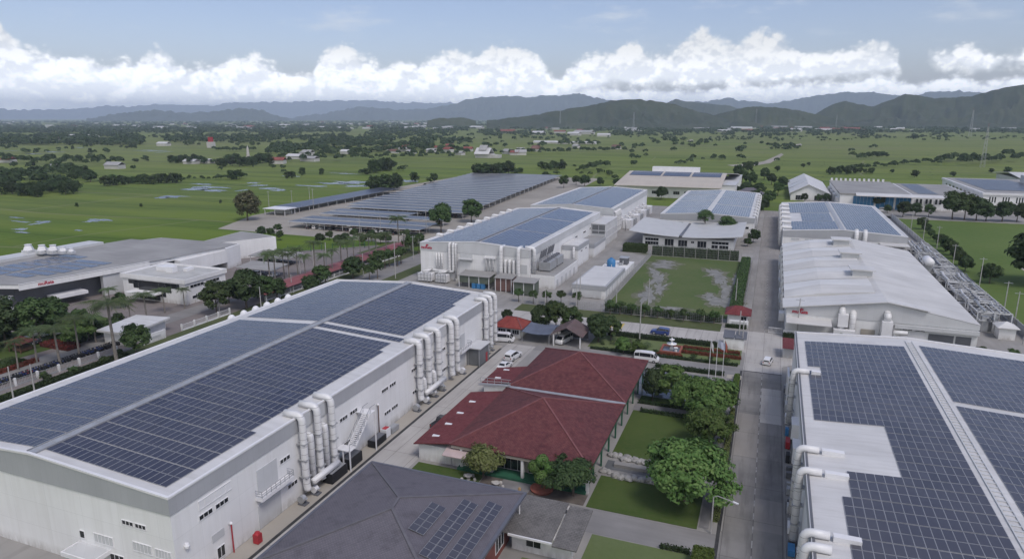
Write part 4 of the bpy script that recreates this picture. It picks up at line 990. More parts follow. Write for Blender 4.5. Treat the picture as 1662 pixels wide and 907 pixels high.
# ------------------------------------------------------------------ guard house, awning, car port
Gh = thing('guard_house', 'small white guard house with orange red hipped roof at the end of the lane', 'guard house', (-56.5,149,0))
MB().box(-59.8,-53.6,146.2,151.2,0,2.8).build('wall', WHITE, Gh); r_ = hip(-60.5,-52.8,145.2,152.2,2.8,4.6,[(-58,148.7),(-55.4,148.7)]).build('roof', ORTILE, Gh)
mb = MB(); caps(mb, [((-60.5,145.2,2.8),(-58,148.7,4.6)),((-52.8,145.2,2.8),(-55.4,148.7,4.6)),((-58,148.7,4.6),(-55.4,148.7,4.6)),((-52.8,152.2,2.8),(-55.4,148.7,4.6))], .12); mb.build('ridge_tile', RCAP, r_)
win_x(Gh, 146.2, -59.3, -57.4, 1.1, 2.1, 3); win_x(Gh, 146.2, -55.6, -53.9, 1.1, 2.1, 3); MB().box(-57.0,-56.1,146.1,146.2,.05,2.1).build('door', DARKGLASS, Gh)
Th = thing('awning', 'blue grey tarpaulin awning hung between the guard house and the car port', 'awning', (-49,147.5,0))
n = 8; v = []; 
for i in range(n+1):
    for j in range(4):
        t = i/n; v.append((-52.4+7.0*t, 143.9+j*2.3, 2.75-.35*math.sin(math.pi*t)+.12*j-.03*(i%2)))
tp = [(p[0],p[1],p[2]+.03) for p in v]
mb = MB().add(v, [(i*4+j,i*4+j+1,i*4+j+5,i*4+j+4) for i in range(n) for j in range(3)]).add(tp, [(i*4+j,i*4+j+4,i*4+j+5,i*4+j+1) for i in range(n) for j in range(3)]); mb.build('cloth', TARP, Th)
for x in (-52.3,-45.6):
    for y in (144,150.6): MB().bar((x,y,0),(x,y,2.7 if y<147 else 3.1),.09).build('post', STEEL, Th)
Ph = thing('carport', 'open car port with grey brown gable roof and white posts beside the awning', 'carport', (-41.5,147.5,0))
mb = MB(); mb.extr_y([(-45.2,2.75),(-41.5,4.7),(-37.6,2.75),(-37.6,2.9),(-41.5,4.86),(-45.2,2.9)], 143.9, 151.6)
mb.build('roof', tile_mat('brown_grey_roof_tile',(.12,.10,.095),(.165,.14,.135),(.20,.12,.12),1.0,0), Ph)
for x in (-44.6,-38.2):
    for y in (144.3,151.2): MB().box(x-.14,x+.14,y-.14,y+.14,0,2.8).build('post', WHITE, Ph)
MB().box(-44.9,-38,151.0,151.2,.3,2.4).build('back_wall', DGREY, Ph)
g2 = thing('guard_house', 'small white guard house with dark red hipped roof at the corner of the fenced field', 'guard house', (-5.3,179.5,0))
MB().box(-7.8,-2.9,177.2,182,0,2.8).build('wall', WHITE, g2); hip(-8.6,-2.1,176.3,183,2.8,4.4,[(-6.2,179.6),(-4.6,179.6)]).build('roof', tile_mat('dark_red_roof_tile',(.15,.03,.035),(.2,.04,.045),(.22,.06,.06),1.2,0), g2)
win_x(g2, 177.2, -4.6, -3.2, 1.1, 2.2, 2)
g3 = thing('gate_sign_wall', 'low white wall with pale lettered board beside the junction', 'sign wall', (-5,174.5,0))
MB().box(-7.2,-2.6,174.2,174.6,0,1.9).build('wall', WHITE, g3); MB().box(-6.6,-3.0,174.13,174.2,.9,1.6).build('board', LGREY, g3)
g4 = thing('guard_booth', 'booth with dark grey flat roof panels and white walls at the end of the hedge', 'booth', (-5,159,0))
MB().box(-7.4,-2.9,157.0,160.6,0,2.3).build('wall', WHITE, g4)
for xa in (-7.6,-4.9): MB().extr_x([(156.8,2.5),(161,3.1),(161,3.2),(156.8,2.6)], xa, xa+2.5).build('roof', DGREY, g4)
g5 = thing('guard_booth', 'tiny booth with faded red roof squeezed beside the near factory corner', 'booth', (6.2,157,0))
MB().box(5.4,7.6,154.6,158.4,0,2.4).build('wall', LGREY, g5); MB().extr_x([(153.6,2.5),(159.4,3.1),(159.4,3.25),(153.6,2.62)], 5.2, 8.4).build('roof', REDTILE2, g5)
for x0_, x1_, y_, lab in ((-2.4,1.0,172.9,'long white sliding gate pulled open across the far side of the junction'),):
    pass
sg = thing('sliding_gate', 'white sliding gate standing half open on the far side of the junction', 'gate', (3.6,172.4,0))
mb = MB()
for z in (.2,1.5): mb.bar((2.2,172.4,z),(5.4,172.4,z),.1)
mb.build('rail', WHITE2, sg)
mb = MB()
for k in range(11): mb.bar((2.3+k*.3,172.4,.2),(2.3+k*.3,172.4,1.5),.05)
mb.build('bars_pattern', WHITE2, sg)
for x0_, y0_, x1_, y1_, lab in ((5.6,171.2,12.6,171.2,'white wall with pale board beyond the junction under the red lettering'),(7.0,144.6,7.0,144.7,'')):
    if not lab: continue
    gw = thing('gate_wall', lab, 'wall', ((x0_+x1_)/2,y0_,0)); MB().box(x0_,x1_,y0_-.15,y0_+.15,0,1.7).build('wall', WHITE, gw); MB().box(x0_+.8,x1_-2,y0_-.2,y0_-.15,.5,1.3).build('board', LGREY, gw)

# ------------------------------------------------------------------ pump house on the middle yard
Pu = thing('pump_house', 'long low white pump house with flat roof between the yard and the fenced field', 'pump house', (-47.5,210,0))
MB().box(-52.8,-42.8,189,216,0,3.7).build('wall', WHITE, Pu); MB().box(-53,-42.6,188.8,216.2,2.7,3.9).build('fascia', GREYBAND, Pu)
MB().box(-52.4,-43.2,189.4,215.6,3.91,3.97).build('roof', ROOFW, Pu); MB().box(-52.2,-44,188.7,188.82,.2,2.4).build('roller_door', LGREY, Pu)
MB().box(-52.0,-43.0,216.3,234,0,2.4).build('rear_wall', WHITE, Pu)
fr = MB()
for k in range(12): fr.box(-42.7,-42.62,190+k*3.8,190.12+k*3.8,.2,2.6)
fr.build('wall_rib', LGREY, Pu)
tk = thing('water_tank', 'bright blue water tank standing on the pump house deck', 'tank', (-48.6,222,2.4)); MB().lathe(-48.6,222,[(1.3,2.4),(1.45,2.7),(1.45,4.9),(.5,5.6)],14).build('shell', BLUEPAINT, tk, True); MB().cyl(-48.6,222,5.6,5.8,.4,10).build('lid', BLUEPAINT, tk)
ts = thing('pump_unit', 'dark grey square unit with lid beside the blue water tank', 'pump unit', (-45.6,229,2.4)); MB().box(-47,-44.2,227.6,230.6,2.4,4.6).build('casing', DGREY, ts); MB().box(-47.2,-44.0,227.4,230.8,4.6,4.85).build('lid', STEEL, ts)
for k in range(6):
    x, y = -51+(k%3)*2.3, 219+(k//3)*7.5
    o = thing('pump', 'small grey pump with pipes on the pump house deck', 'pump', (x,y,2.4), 'pumps on the pump house deck'); MB().tube([(x-.6,y,2.9),(x+.6,y,2.9)],.35,8).build('motor', STEEL, o); MB().tube([(x+.6,y,2.9),(x+.9,y,2.9),(x+.9,y,4.0)],.12,6).build('pipe', WHITE2, o)

# ------------------------------------------------------------------ buildings of the left estate
def pz(x, y, z): return g(x, y, z)
J = thing('assembly_plant', 'wide plant with flat beige roof, blue solar strips and red lettering on its fascia', 'plant', (-195,155,0))
c0, c1, c2 = (-187.5,118.3), (-180.0,153.5), (-176.0,181.2)
outl = [c0, c1, (-178.6,160), c2, (-220.4,181.3), (-224,150), (-232,120), (-205,112)]
MB().prism(outl, 6.9, 8.0).build('roof_slab', WHITE, J); MB().prism([(x*.998,y) for x,y in outl], 8.01, 8.07).build('roof', ROOFGREY, J)
MB().prism([(-191.5,119.5),(-184,153.5),(-180.4,161),(-178.6,180.6),(-219.5,180.6),(-223,150),(-230,121),(-206,113.5)], 0, 6.9).build('wall', DGREY, J)
MB().prism([(-176.3,162),(-175.6,181.6),(-178.2,181.6),(-178.9,162)], 2.6, 6.88).build('white_wall', WHITE, J)
d = Vector((c1[0]-c0[0], c1[1]-c0[1], 0)).normalized(); a_ = math.atan2(d.y, d.x); nrm = Vector((d.y,-d.x,0))
MB().bar((c0[0]+nrm.x*.1,c0[1]+nrm.y*.1,7.3),(c1[0]+nrm.x*.1,c1[1]+nrm.y*.1,7.3),.35,1.7).build('fascia', WHITE, J)
p = Vector((c0[0],c0[1],7.3))+d*6.6+nrm*.33; lettering('muRata', 1.3, p, (R(90),0,a_), SIGNRED, J)
MB().bar((c0[0]-1.2+d.x*8,c0[1]+d.y*8,2.7),(c0[0]-1.2+d.x*17,c0[1]+d.y*17,2.7),4.4,.9).build('entrance_canopy', WHITE2, J)
MB().bar((c0[0]-1.0+d.x*22,c0[1]+d.y*22,3.2),(c0[0]-1.0+d.x*35,c0[1]+d.y*35,3.2),1.6,6.2).build('grey_bay', LGREY, J)
MB().prism([(-189,190.4),(-177.6,209.4),(-189,213),(-199,214.5),(-196,190.4)], 0, 7).build('rear_block', WHITE, J); MB().prism([(-188.5,191),(-178.6,209),(-189,212.4),(-198.3,213.8),(-195.5,191)], 7.01, 7.1).build('rear_roof', ROOFGREY, J)
MB().prism([(-176,181.7),(-177.8,190.3),(-215,190.3),(-219,181.7)], 0, 7.4).build('middle_block', WHITE, J); MB().prism([(-177,182),(-178.6,190),(-214,190),(-218,182)], 7.41, 7.5).build('middle_roof', ROOFGREY, J)
MB().prism([(-229,113),(-222.5,113),(-220,170),(-227,170)], 7.2, 8.9).build('plant_deck', LGREY, J)
flatz = lambda x: (8.1, 0.0)
jr = []
for k in range(7):
    y0 = 124.5+k*4.0; jr.append((-216+k*.3, -204, y0, y0+3.3))
    if k < 6: jr.append((-202.5, -190.5+k*.5-(3 if k < 1 else 0), y0, y0+3.3))
solar(J, jr, flatz, 60, 1.0, 1.65, PVB, .82)
for k, (xx, w) in enumerate(((47,1),(69,.95),(87,.95),(103,.75),(116,.6))):
    c = g(xx, 408, 9.5); r = 1.45*w; 
    t = thing('cooling_tower', 'white cooling tower with louvred flanks in the row on the flat roofed plant', 'cooling tower', (c[0],c[1],8.9), 'cooling towers on the flat roofed plant')
    MB().prism([(c[0]-r,c[1]-r),(c[0]+r,c[1]-r),(c[0]+r,c[1]+r),(c[0]-r,c[1]+r)], 8.9, 8.9+1.1*w).build('basin', LGREY, t)
    MB().lathe(c[0], c[1], [(r*1.25,8.9+1.1*w),(r*.95,8.9+2.2*w)], 4).build('louvre_flank', WHITE2, t); MB().lathe(c[0], c[1], [(r*.7,8.9+2.2*w),(r*.62,8.9+2.4*w),(r*.75,8.9+2.9*w)], 14).build('fan_stack', WHITE2, t)
# wing at the near left edge with more panels
J2 = thing('assembly_wing', 'lower grey wing with blue solar panels at the near corner of the flat roofed plant', 'plant wing', (-192,108,0))
MB().prism([(-186,100),(-186.5,115.5),(-206,110),(-206,92)], 0, 5.6).build('wall', LGREY, J2); MB().prism([(-185.8,99.6),(-186.3,115.9),(-206.4,110.3),(-206.4,91.6)], 5.61, 5.8).build('roof', ROOFGREY, J2)
solar(J2, [(-199,-187.6,101.5,110.5)], lambda x: (5.85,0.0), 0, 1.0, 2.07, PVB)
K = thing('reception_building', 'square white building with flat roof and stepped dark glass front by the gate', 'reception', (-165,148,0))
MB().box(-176.5,-152.4,140.8,156,0,6.2).build('wall', WHITE, K); MB().box(-176.9,-152.0,140.4,156.4,6.2,7.1).build('fascia', WHITE, K); MB().box(-176.2,-152.7,141.1,155.7,7.11,7.16).build('roof', STAINROOF, K)
fr = MB()
for q in ((-176.9,-152,140.4,140.7),(-176.9,-152,156.1,156.4),(-176.9,-176.6,140.7,156.1),(-152.3,-152,140.7,156.1)): fr.box(*q,7.1,7.5)
fr.build('parapet', WHITE, K)
for i, (xa, xb) in enumerate(((-174.2,-172.4),(-172.4,-170.4),(-170.4,-162.4),(-162.4,-160),(-160,-157.8),(-157.8,-154.6))):
    z0 = (4.6,3.4,.4,1.6,3.0,4.4)[i]; win_x(K, 140.8, xa, xb-.08, z0, 5.8, 2, frame=False)
MB().box(-172,-161,137.2,140.7,2.6,3.0).build('porch', WHITE, K)
for y0_, y1_, z in ((142.4,147.4,4.6),(148.4,153.4,4.6),(142.8,150,1.4)): win_y(K, -152.4, y0_, y1_, z, z+.8, 4)
for q in ((-171,-167,148,152,1.2),(-166,-163.6,147,149,1.6),(-162.5,-161,150,152.5,.9)): MB().box(q[0],q[1],q[2],q[3],7.17,7.17+q[4]).build('roof_unit', WHITE2, K)
Lh = thing('gatehouse', 'long white gatehouse with flat pale roof standing among the palms', 'gatehouse', (-141,114,0))
MB().prism([(-144.2,108.2),(-136.6,108.6),(-138.6,120.6),(-146.2,119.4)], 0, 3.0).build('wall', WHITE, Lh); MB().prism([(-145.2,107.2),(-135.4,107.8),(-137.6,121.4),(-147.4,120)], 3.0, 3.45).build('roof', ROOFW, Lh)
win_y(Lh, -137.4, 110.5, 112.6, 1.2, 2.2, 2)
bs = thing('boundary_sign', 'white curved wall panel with small lettering strip beside the gatehouse', 'sign wall', (-134,113,0)); MB().box(-134.4,-134.1,109.5,116.5,0,2.2).build('wall', WHITE, bs); MB().box(-134.1,-134.04,111,115,.9,1.5).build('board', LGREY, bs)
# small carport roofs and covered walkway
for lab, q in (('nearer pale grey car shelter roof beside the red walkway',(-166,-150.5,174.5,183)),('farther pale grey car shelter roof behind the nearer one',(-176,-158,192,200.5))):
    t = thing('car_shelter', lab, 'car shelter', ((q[0]+q[1])/2,(q[2]+q[3])/2,0))
    MB().extr_x([(q[2],2.8),(q[3],3.5),(q[3],3.7),(q[2],3.0)], q[0], q[1]).build('roof', ROOFGREY, t)
    for k in range(4):
        xx = q[0]+.6+k*(q[1]-q[0]-1.2)/3
        for yy in (q[2]+.5,q[3]-.5): MB().bar((xx,yy,0),(xx,yy,2.85 if yy < q[2]+2 else 3.4),.14).build('post', WHITE2, t)
Q = thing('covered_walkway', 'long covered walkway under a faded red sheet roof along the estate fence', 'walkway', (-137,195,0))
MB().extr_y([(-140.2,2.5),(-136.4,3.3),(-132.6,2.5),(-132.6,2.62),(-136.4,3.44),(-140.2,2.62)], 150, 236).build('roof', surf('faded_red_sheet_roof',(.27,.095,.10),.6,.15,.1,streak=(.1,.5,.1)), Q)
for k in range(15):
    yy = 151+k*6
    for xx in (-139.6,-133.2): MB().bar((xx,yy,0),(xx,yy,2.5),.14).build('post', WHITE2, Q)

# ------------------------------------------------------------------ solar canopies over the car park
def canopy(x0, x1, y, depth, lab, grp, zf=3.12, zb=3.04):
    t = thing('solar_canopy', lab, 'solar canopy', ((x0+x1)/2, y, 0), grp)
    sh = MB().extr_x([(y,zf),(y+depth,zb),(y+depth,zb+.12),(y,zf+.12)], x0, x1).build('canopy_sheet', STEEL, t)
    MB().box(x0,x1,y-.12,y-.003,zf-.12,zf+.2).build('front_beam', LGREY, t)
    mb = MB(); n = max(1, int(depth/2.1))
    for k in range(n):
        a, b = y+.1+k*(depth-.2)/n, y+.1+(k+1)*(depth-.2)/n-.14; za, zb_ = zf+(zb-zf)*(a-y)/depth+.15, zf+(zb-zf)*(b-y)/depth+.15
        mb.poly([(x0+.1,a,za),(x1-.1,a,za),(x1-.1,b,zb_),(x0+.1,b,zb_)])
    mb.build('solar_array', PVROW, t)
    n = max(3, int((x1-x0)/9))
    for k in range(n+1):
        xx = x0+.4+(x1-x0-.8)*k/n
        MB().bar((xx,y+.5,0),(xx,y+.5,zf-.02),.18).build('post', LGREY, t)
    return t
def pvrow():
    m, nt, b = new_mat('photovoltaic_rows')
    br = N(nt, 'ShaderNodeTexBrick'); br.offset = 0; br.inputs['Scale'].default_value = 1; br.inputs['Brick Width'].default_value = 1.0; br.inputs['Row Height'].default_value = 50
    br.inputs['Mortar Size'].default_value = .03; br.inputs['Color1'].default_value = (.032,.036,.062,1); br.inputs['Color2'].default_value = (.05,.054,.085,1); br.inputs['Mortar'].default_value = (.3,.31,.33,1)
    L(nt, pos(nt), br.inputs[0]); L(nt, br.outputs[0], b.inputs['Base Color']); b.inputs['Roughness'].default_value = .3
    return m
PVROW = pvrow()
NROW = 26
for k in range(NROW):
    y = 264+k*(11.3)+(6 if k > 1 else 0)+(5 if k > 3 else 0)
    xr = -144.5-(y-263)*.085; xl = -216-(y-264)*.10 if k < 5 else -224-(y-300)*.11
    if k == 3: xr -= 24
    lab = ('foremost' if k == 0 else 'rearmost' if k == NROW-1 else None)
    if lab: canopy(xl, xr, y, 9.5, lab+' canopy of solar panels over the car park', 'solar canopies over the car park')
    else: canopy(xl, xr, y, 9.4, 'canopy of solar panels in the middle ranks over the car park', 'solar canopies in the middle of the car park')
sidec = thing('solar_canopy', 'separate narrow canopy of solar panels along the field side of the car park', 'solar canopy', (-253,350,0))
MB().extr_y([(-260,3.3),(-246,2.7),(-246,2.82),(-260,3.42)], 302, 420).build('canopy_sheet', STEEL, sidec)
mb = MB()
for k in range(6): a = -259.9+k*2.32; mb.poly([(a,302.2,3.46-.043*(a+260)),(a+2.18,302.2,3.46-.043*(a+2.18+260)),(a+2.18,419.8,3.46-.043*(a+2.18+260)),(a,419.8,3.46-.043*(a+260))])
mb.build('solar_array', PVROW, sidec)
for k in range(14): MB().bar((-246.6,303+k*8.9,0),(-246.6,303+k*8.9,2.7),.2).build('post', LGREY, sidec)
hut = thing('open_hut', 'small open hut with flat white roof at the corner of the car park', 'hut', (-251,301,0))
MB().box(-258.4,-243.6,296,306,3.3,3.6).build('roof', WHITE2, hut)
for x in (-257.6,-251,-244.4):
    for y in (296.8,305.2): MB().bar((x,y,0),(x,y,3.3),.25).build('post', WHITE2, hut)
MB().box(-256,-246,304,305,.02,2.0).build('back_wall', LGREY, hut)

# ------------------------------------------------------------------ works beyond the right-hand meadow
Rg = thing('white_hangar', 'white hangar of two gabled bays beyond the low blue roofed factory', 'hangar', (24,505,0))
for xa, xb, y0_, y1_, h in ((11,34,470,560,6.4),(16,28,466,470.5,5)):
    pass
MB().extr_y([(12,0),(34.4,0),(34.4,4.3),(22,9.9),(12,4.3)], 471, 560).build('wall', WHITE, Rg); MB().extr_y([(11,4.2),(22,10),(35.5,4.2),(35.5,4.6),(22,10.5),(11,4.6)], 470, 562).build('roof', ROOFW, Rg)
MB().extr_y([(11,4.75),(22,10.65),(22.6,10.4),(11,4.95)], 500, 520).build('roof_light', LGREY, Rg); win_x(Rg, 471, 15, 19, .5, 3.4, 3); win_x(Rg, 471, 26, 30, .5, 3.4, 3)
R2 = thing('office_works', 'flat roofed white works with blue glass front beyond the meadow', 'works', (54,470,0))
MB().box(38,75,440,528,0,8).build('wall', WHITE, R2); MB().box(37.6,75.4,439.6,528.4,8,8.8).build('roof', ROOFGREY, R2)
MB().extr_x([(434,7.9),(440,8.9),(440,9.3),(434,8.3)], 46, 92).build('front_roof', ROOFW, R2)
win_x(R2, 439.6, 45, 56, .3, 7.4, 6, BLUEGLASS); win_x(R2, 439.6, 57, 66, .3, 7.4, 4, BLUEGLASS); win_x(R2, 439.6, 67, 74.5, .3, 7.4, 4, BLUEGLASS)
for k in range(12): MB().box(38.5+k*2.9,39.7+k*2.9,526,528,8.8,10.4).build('roof_unit', WHITE2, R2)
for k in range(7): MB().box(36.4,38,446+k*11,453+k*11,.1,5.5).build('plant_unit', [WHITE2,STEEL][k%2], R2)
R3 = thing('white_works', 'white works with one broad blue solar field on its roof beside the blue glass front', 'works', (88,485,0))
MB().box(75.6,107,446,520,0,7.6).build('wall', WHITE, R3); MB().box(75.5,107.4,445.6,520.4,7.6,8.6).build('roof_slab', WHITE2, R3); MB().box(76.4,106.6,446.6,519.4,8.61,8.66).build('roof', ROOFGREY, R3)
mb = MB(); mb.poly([(80,452,8.75),(90,452,8.75),(90,516,8.75),(80,516,8.75)]); mb.build('solar_array', PVROW, R3)
for k in range(6): win_x(R3, 445.6, 78+k*4.8, 79.2+k*4.8, 3.6, 6.4, 1); win_x(R3, 445.6, 80+k*4.8, 81.2+k*4.8, 3.6, 6.4, 1)
R4 = thing('white_works', 'large two storey white works with rows of narrow windows behind the trees of the meadow', 'works', (160,500,0))
MB().box(112,215,452,556,0,9.4).build('wall', WHITE, R4); MB().box(111.4,215.6,451.4,556.6,9.4,10.6).build('roof_slab', WHITE2, R4); MB().box(112.6,214.4,452.6,555.4,10.61,10.66).build('roof', ROOFGREY, R4)
mb = MB(); mb.poly([(117,468,10.8),(148,468,10.8),(148,546,10.8),(117,546,10.8)]); mb.build('solar_array', PVROW, R4)
for k in range(9):
    for j in range(3): win_x(R4, 451.98, 115+k*6.4+j*1.3, 115.6+k*6.4+j*1.3, 5.2, 8.4, 1, frame=False)
for z in (1.2,5.0): win_x(R4, 451.98, 144.6, 148.6, z, z+3, 2)
for k in range(9): win_y(R4, 112, 460+k*10, 465+k*10, 5.4, 8, 2, side=-1)
for q in ((152,166,480,500,4),(168,190,500,520,3),(150,162,515,530,5),(175,200,470,480,2.5)): MB().box(q[0],q[1],q[2],q[3],10.67,10.67+q[4]).build('roof_unit', [WHITE2,LGREY][int(q[4])%2], R4)
R5 = thing('white_works', 'far white shed with shallow pitched roof behind the two storey white works', 'works', (185,600,0))
MB().box(165,230,570,640,0,9).build('wall', LGREY, R5); MB().extr_x([(566,9),(605,12),(645,9),(645,9.4),(605,12.4),(566,9.4)], 163, 232).build('roof', ROOFW, R5)
Rh = thing('grey_roofed_house', 'dark grey hipped house among trees at the far end of the main road', 'house', (-14,470,0))
MB().box(-20,-6,462,476,0,3.4).build('wall', LGREY, Rh); hip(-22,-4,459,479,3.4,7.4,[(-15,469),(-11,469)]).build('roof', GREYTILE, Rh)
Ws = thing('white_shed', 'low white sheds with curved roofs among trees near the tan roofed factory', 'shed', (-100,440,0))
MB().box(-106,-97,428,450,0,4).build('wall', WHITE, Ws); MB().extr_y([(-107,3.8),(-101.5,6.4),(-96,3.8),(-96,4.1),(-101.5,6.8),(-107,4.1)], 426, 452).build('roof', ROOFW, Ws)
# ------------------------------------------------------------------ vehicles (built facing +x, wheels on z = 0)
def carpaint(name, col): 
    m = surf(name, col, .28, .03, .5, spec=.6); m.node_tree.nodes['Principled BSDF'].inputs['Coat Weight'].default_value = .4; return m
CARWHITE = carpaint('white_car_paint', (.72,.72,.72)); CARBLUE = carpaint('blue_car_paint', (.03,.055,.20)); CARDARK = carpaint('dark_grey_car_paint', (.03,.032,.036))
CARSILVER = carpaint('silver_car_paint', (.36,.37,.38)); CARRED = carpaint('red_car_paint', (.22,.02,.025))
LAMPC = surf('lamp_lens', (.6,.6,.58), .15, .02, 1); TAIL = surf('tail_lamp_lens', (.35,.02,.02), .2, .02, 1)
CARS = {
 'sedan': dict(W=.88, st=[(-2.2,.30,.74,.80,.84),(-2.1,.22,.92,.96,.82),(-1.55,.2,.96,1.0,.80),(-.95,.2,.98,1.40,.62),(.25,.2,.97,1.43,.62),(1.0,.2,.95,.99,.78),(2.0,.22,.80,.84,.78),(2.22,.32,.62,.66,.74)], cab=(2,5), wx=(-1.35,1.35), wr=.32),
 'hatch': dict(W=.84, st=[(-1.95,.3,.85,.95,.74),(-1.85,.22,.98,1.35,.62),(-1.0,.2,.98,1.5,.60),(.2,.2,.96,1.5,.60),(.95,.2,.95,1.0,.74),(1.75,.22,.82,.86,.74),(1.95,.32,.62,.66,.7)], cab=(0,4), wx=(-1.2,1.2), wr=.31),
 'suv': dict(W=.92, st=[(-2.25,.35,.95,1.05,.80),(-2.15,.28,1.08,1.55,.70),(-1.4,.26,1.08,1.72,.68),(.2,.26,1.06,1.72,.68),(.95,.26,1.05,1.1,.82),(2.05,.28,.95,.98,.82),(2.28,.38,.72,.76,.8)], cab=(0,4), wx=(-1.35,1.4), wr=.37),
 'van': dict(W=.94, st=[(-2.65,.35,1.1,1.85,.84),(-2.58,.26,1.15,2.05,.80),(-1.5,.24,1.15,2.2,.76),(1.0,.24,1.15,2.2,.76),(1.6,.24,1.15,2.0,.76),(2.3,.26,1.1,1.18,.84),(2.62,.34,.8,.84,.86)], cab=(0,5), wx=(-1.6,1.65), wr=.34),
 'pickup': dict(W=.9, st=[(-2.55,.42,.98,1.0,.86),(-2.5,.38,1.02,1.04,.86),(-.75,.34,1.02,1.04,.86),(-.6,.34,1.04,1.66,.68),(.45,.34,1.04,1.68,.66),(1.1,.34,1.03,1.08,.82),(2.3,.36,.95,.99,.82),(2.55,.45,.74,.78,.8)], cab=(2,5), wx=(-1.5,1.6), wr=.38),
}
def make_car(name, label, cat, kind, paint):
    t = thing(name, label, cat, (0,0,0), None, True); K_ = CARS[kind]; W_ = K_['W']; st = K_['st']; mb = MB(); v = []
    for x, zb, zc, zr, wr in st:
        e = .92 if x in (st[0][0], st[-1][0]) else 1
        v += [(x,-W_*e*.94,zb),(x,-W_*e,zb+.2),(x,-W_*e*.98,zc),(x,-wr,zr),(x,wr,zr),(x,W_*e*.98,zc),(x,W_*e,zb+.2),(x,W_*e*.94,zb)]
    n = len(st); fs = [tuple(range(8)), tuple(range(8*n-1,8*n-9,-1))]
    for i in range(n-1):
        for j in range(8): a, b = 8*i+j, 8*i+(j+1)%8; fs.append((a, a+8, b+8, b))
    mb.add(v, fs); mb.build('body', paint, t)
    i0, i1 = K_['cab']
    for s in (-1,1):
        gl = MB()
        for i in range(i0+(1 if st[i0][3]-st[i0][2] < .3 and kind != 'pickup' else 1) if kind != 'pickup' else 3, i1):
            (xa,_,ca,ra,wa),(xb,_,cb,rb,wb) = st[i], st[i+1]
            if min(ra-ca, rb-cb) < .02 and max(ra-ca, rb-cb) < .3: continue
            def pt(x,c,r,w,f): return (x, s*((W_*.98)*(1-f)+w*f+.012), c*(1-f)+r*f+.004)
            lo, hi = .12, .86; q = [pt(xa+.04,ca,ra,wa,lo),pt(xb-.04,cb,rb,wb,lo),pt(xb-.04,cb,rb,wb,hi),pt(xa+.04,ca,ra,wa,hi)]
            gl.poly(q if s < 0 else q[::-1])
        if gl.v: gl.build('side_glass', DARKGLASS, t)
    def screen(i, nm):
        (xa,_,ca,ra,wa),(xb,_,cb,rb,wb) = st[i], st[i+1]; g_ = MB(); n_ = Vector((-(rb-ra),0,xb-xa)).normalized()*.014
        l = lambda f: (xa+(xb-xa)*f+n_.x, wa+(wb-wa)*f-.06, ra+(rb-ra)*f+n_.z)
        a, b = l(.10), l(.90); g_.poly([(a[0],-a[1],a[2]),(b[0],-b[1],b[2]),(b[0],b[1],b[2]),(a[0],a[1],a[2])]); g_.build(nm, DARKGLASS, t)
    screen(i1-1, 'windscreen')
    if kind == 'sedan': screen(2, 'rear_window')
    elif kind == 'pickup':
        MB().box(-2.42,-.78,-.72,.72,1.045,1.06).build('load_bed', BLACK, t)
    else:
        x0_, x1_ = st[0], st[1]; MB().add([(x0_[0]-.01+(x1_[0]-x0_[0])*.1,-.62,x0_[2]+.12),(x0_[0]-.01+(x1_[0]-x0_[0])*.1,.62,x0_[2]+.12),(x1_[0]-.06,.58,x1_[3]-.14),(x1_[0]-.06,-.58,x1_[3]-.14)],[(3,2,1,0)]).build('rear_window', DARKGLASS, t)
    for x in K_['wx']:
        for s in (-1,1):
            r = K_['wr']; y = s*(W_-.10); w = MB().tube([(x,y-.11,r),(x,y+.11,r)], r, 14).build('wheel', BLACK, t); MB().tube([(x,y+s*.09,r),(x,y+s*.125,r)], r*.6, 10).build('rim', STEEL, w)
    xf, zf = st[-1][0], st[-1][2]; xr, zr_ = st[0][0], st[0][2]
    for s in (-1,1):
        MB().box(xf-.12,xf+.015,s*(W_-.30)-.14,s*(W_-.30)+.14,zf-.14,zf-.01).build('headlight', LAMPC, t); MB().box(xr-.015,xr+.1,s*(W_-.22)-.1,s*(W_-.22)+.1,zr_-.25,zr_-.02).build('tail_lamp', TAIL, t)
    return t
def put_car(kind, paint, lab, x, y, deg, z=.05, name=None, cat=None, scale=1.0):
    nm, ct = {'sedan':('sedan_car','car'),'hatch':('hatchback_car','car'),'suv':('family_car','car'),'van':('passenger_van','van'),'pickup':('pickup_truck','pickup')}[kind]
    t = make_car(nm, lab, ct, kind, paint); t.location = (x,y,z); t.rotation_euler = (0,0,R(deg)); t.scale = (scale,)*3; return t
put_car('van', CARWHITE, 'white passenger van driving on the garden drive past the red roofed hall', -22.4, 141.6, 0)
put_car('van', CARWHITE, 'white van parked between the white ducts and the orange roofed guard house', -56.6, 143.0, 8)
put_car('van', CARWHITE, 'white van parked with its front out under the brown grey car port', -43.0, 147.4, 255)
put_car('suv', CARWHITE, 'tall white people carrier parked in the lane by the red roofed hall', -50.3, 132.6, 82, scale=1.12)
put_car('sedan', CARWHITE, 'white saloon car parked behind the tall white people carrier', -49.9, 126.6, 84)
put_car('pickup', CARDARK, 'dark pickup truck parked in the lane beside the lean-to roof', -50.0, 97.2, 82)
put_car('suv', CARBLUE, 'deep blue car driving along the cross road before the hedge', -22.6, 161.8, 178)
put_car('hatch', CARWHITE, 'small white car crossing the drain into the junction', 2.4, 149.6, 80)
cars = [(('sedan',CARDARK),[]),(('hatch',CARSILVER),[]),(('suv',CARWHITE),[]),(('pickup',CARDARK),[]),(('sedan',CARRED),[])]
protos = [make_car('parked_car','dark saloon car parked under the front ranks of solar canopies','car','sedan',CARDARK), make_car('parked_car','silver hatchback parked under the front ranks of solar canopies','car','hatch',CARSILVER),
          make_car('parked_car','black pickup parked under the front ranks of solar canopies','car','pickup',CARDARK), make_car('parked_car','white family car parked under the front ranks of solar canopies','car','suv',CARWHITE)]
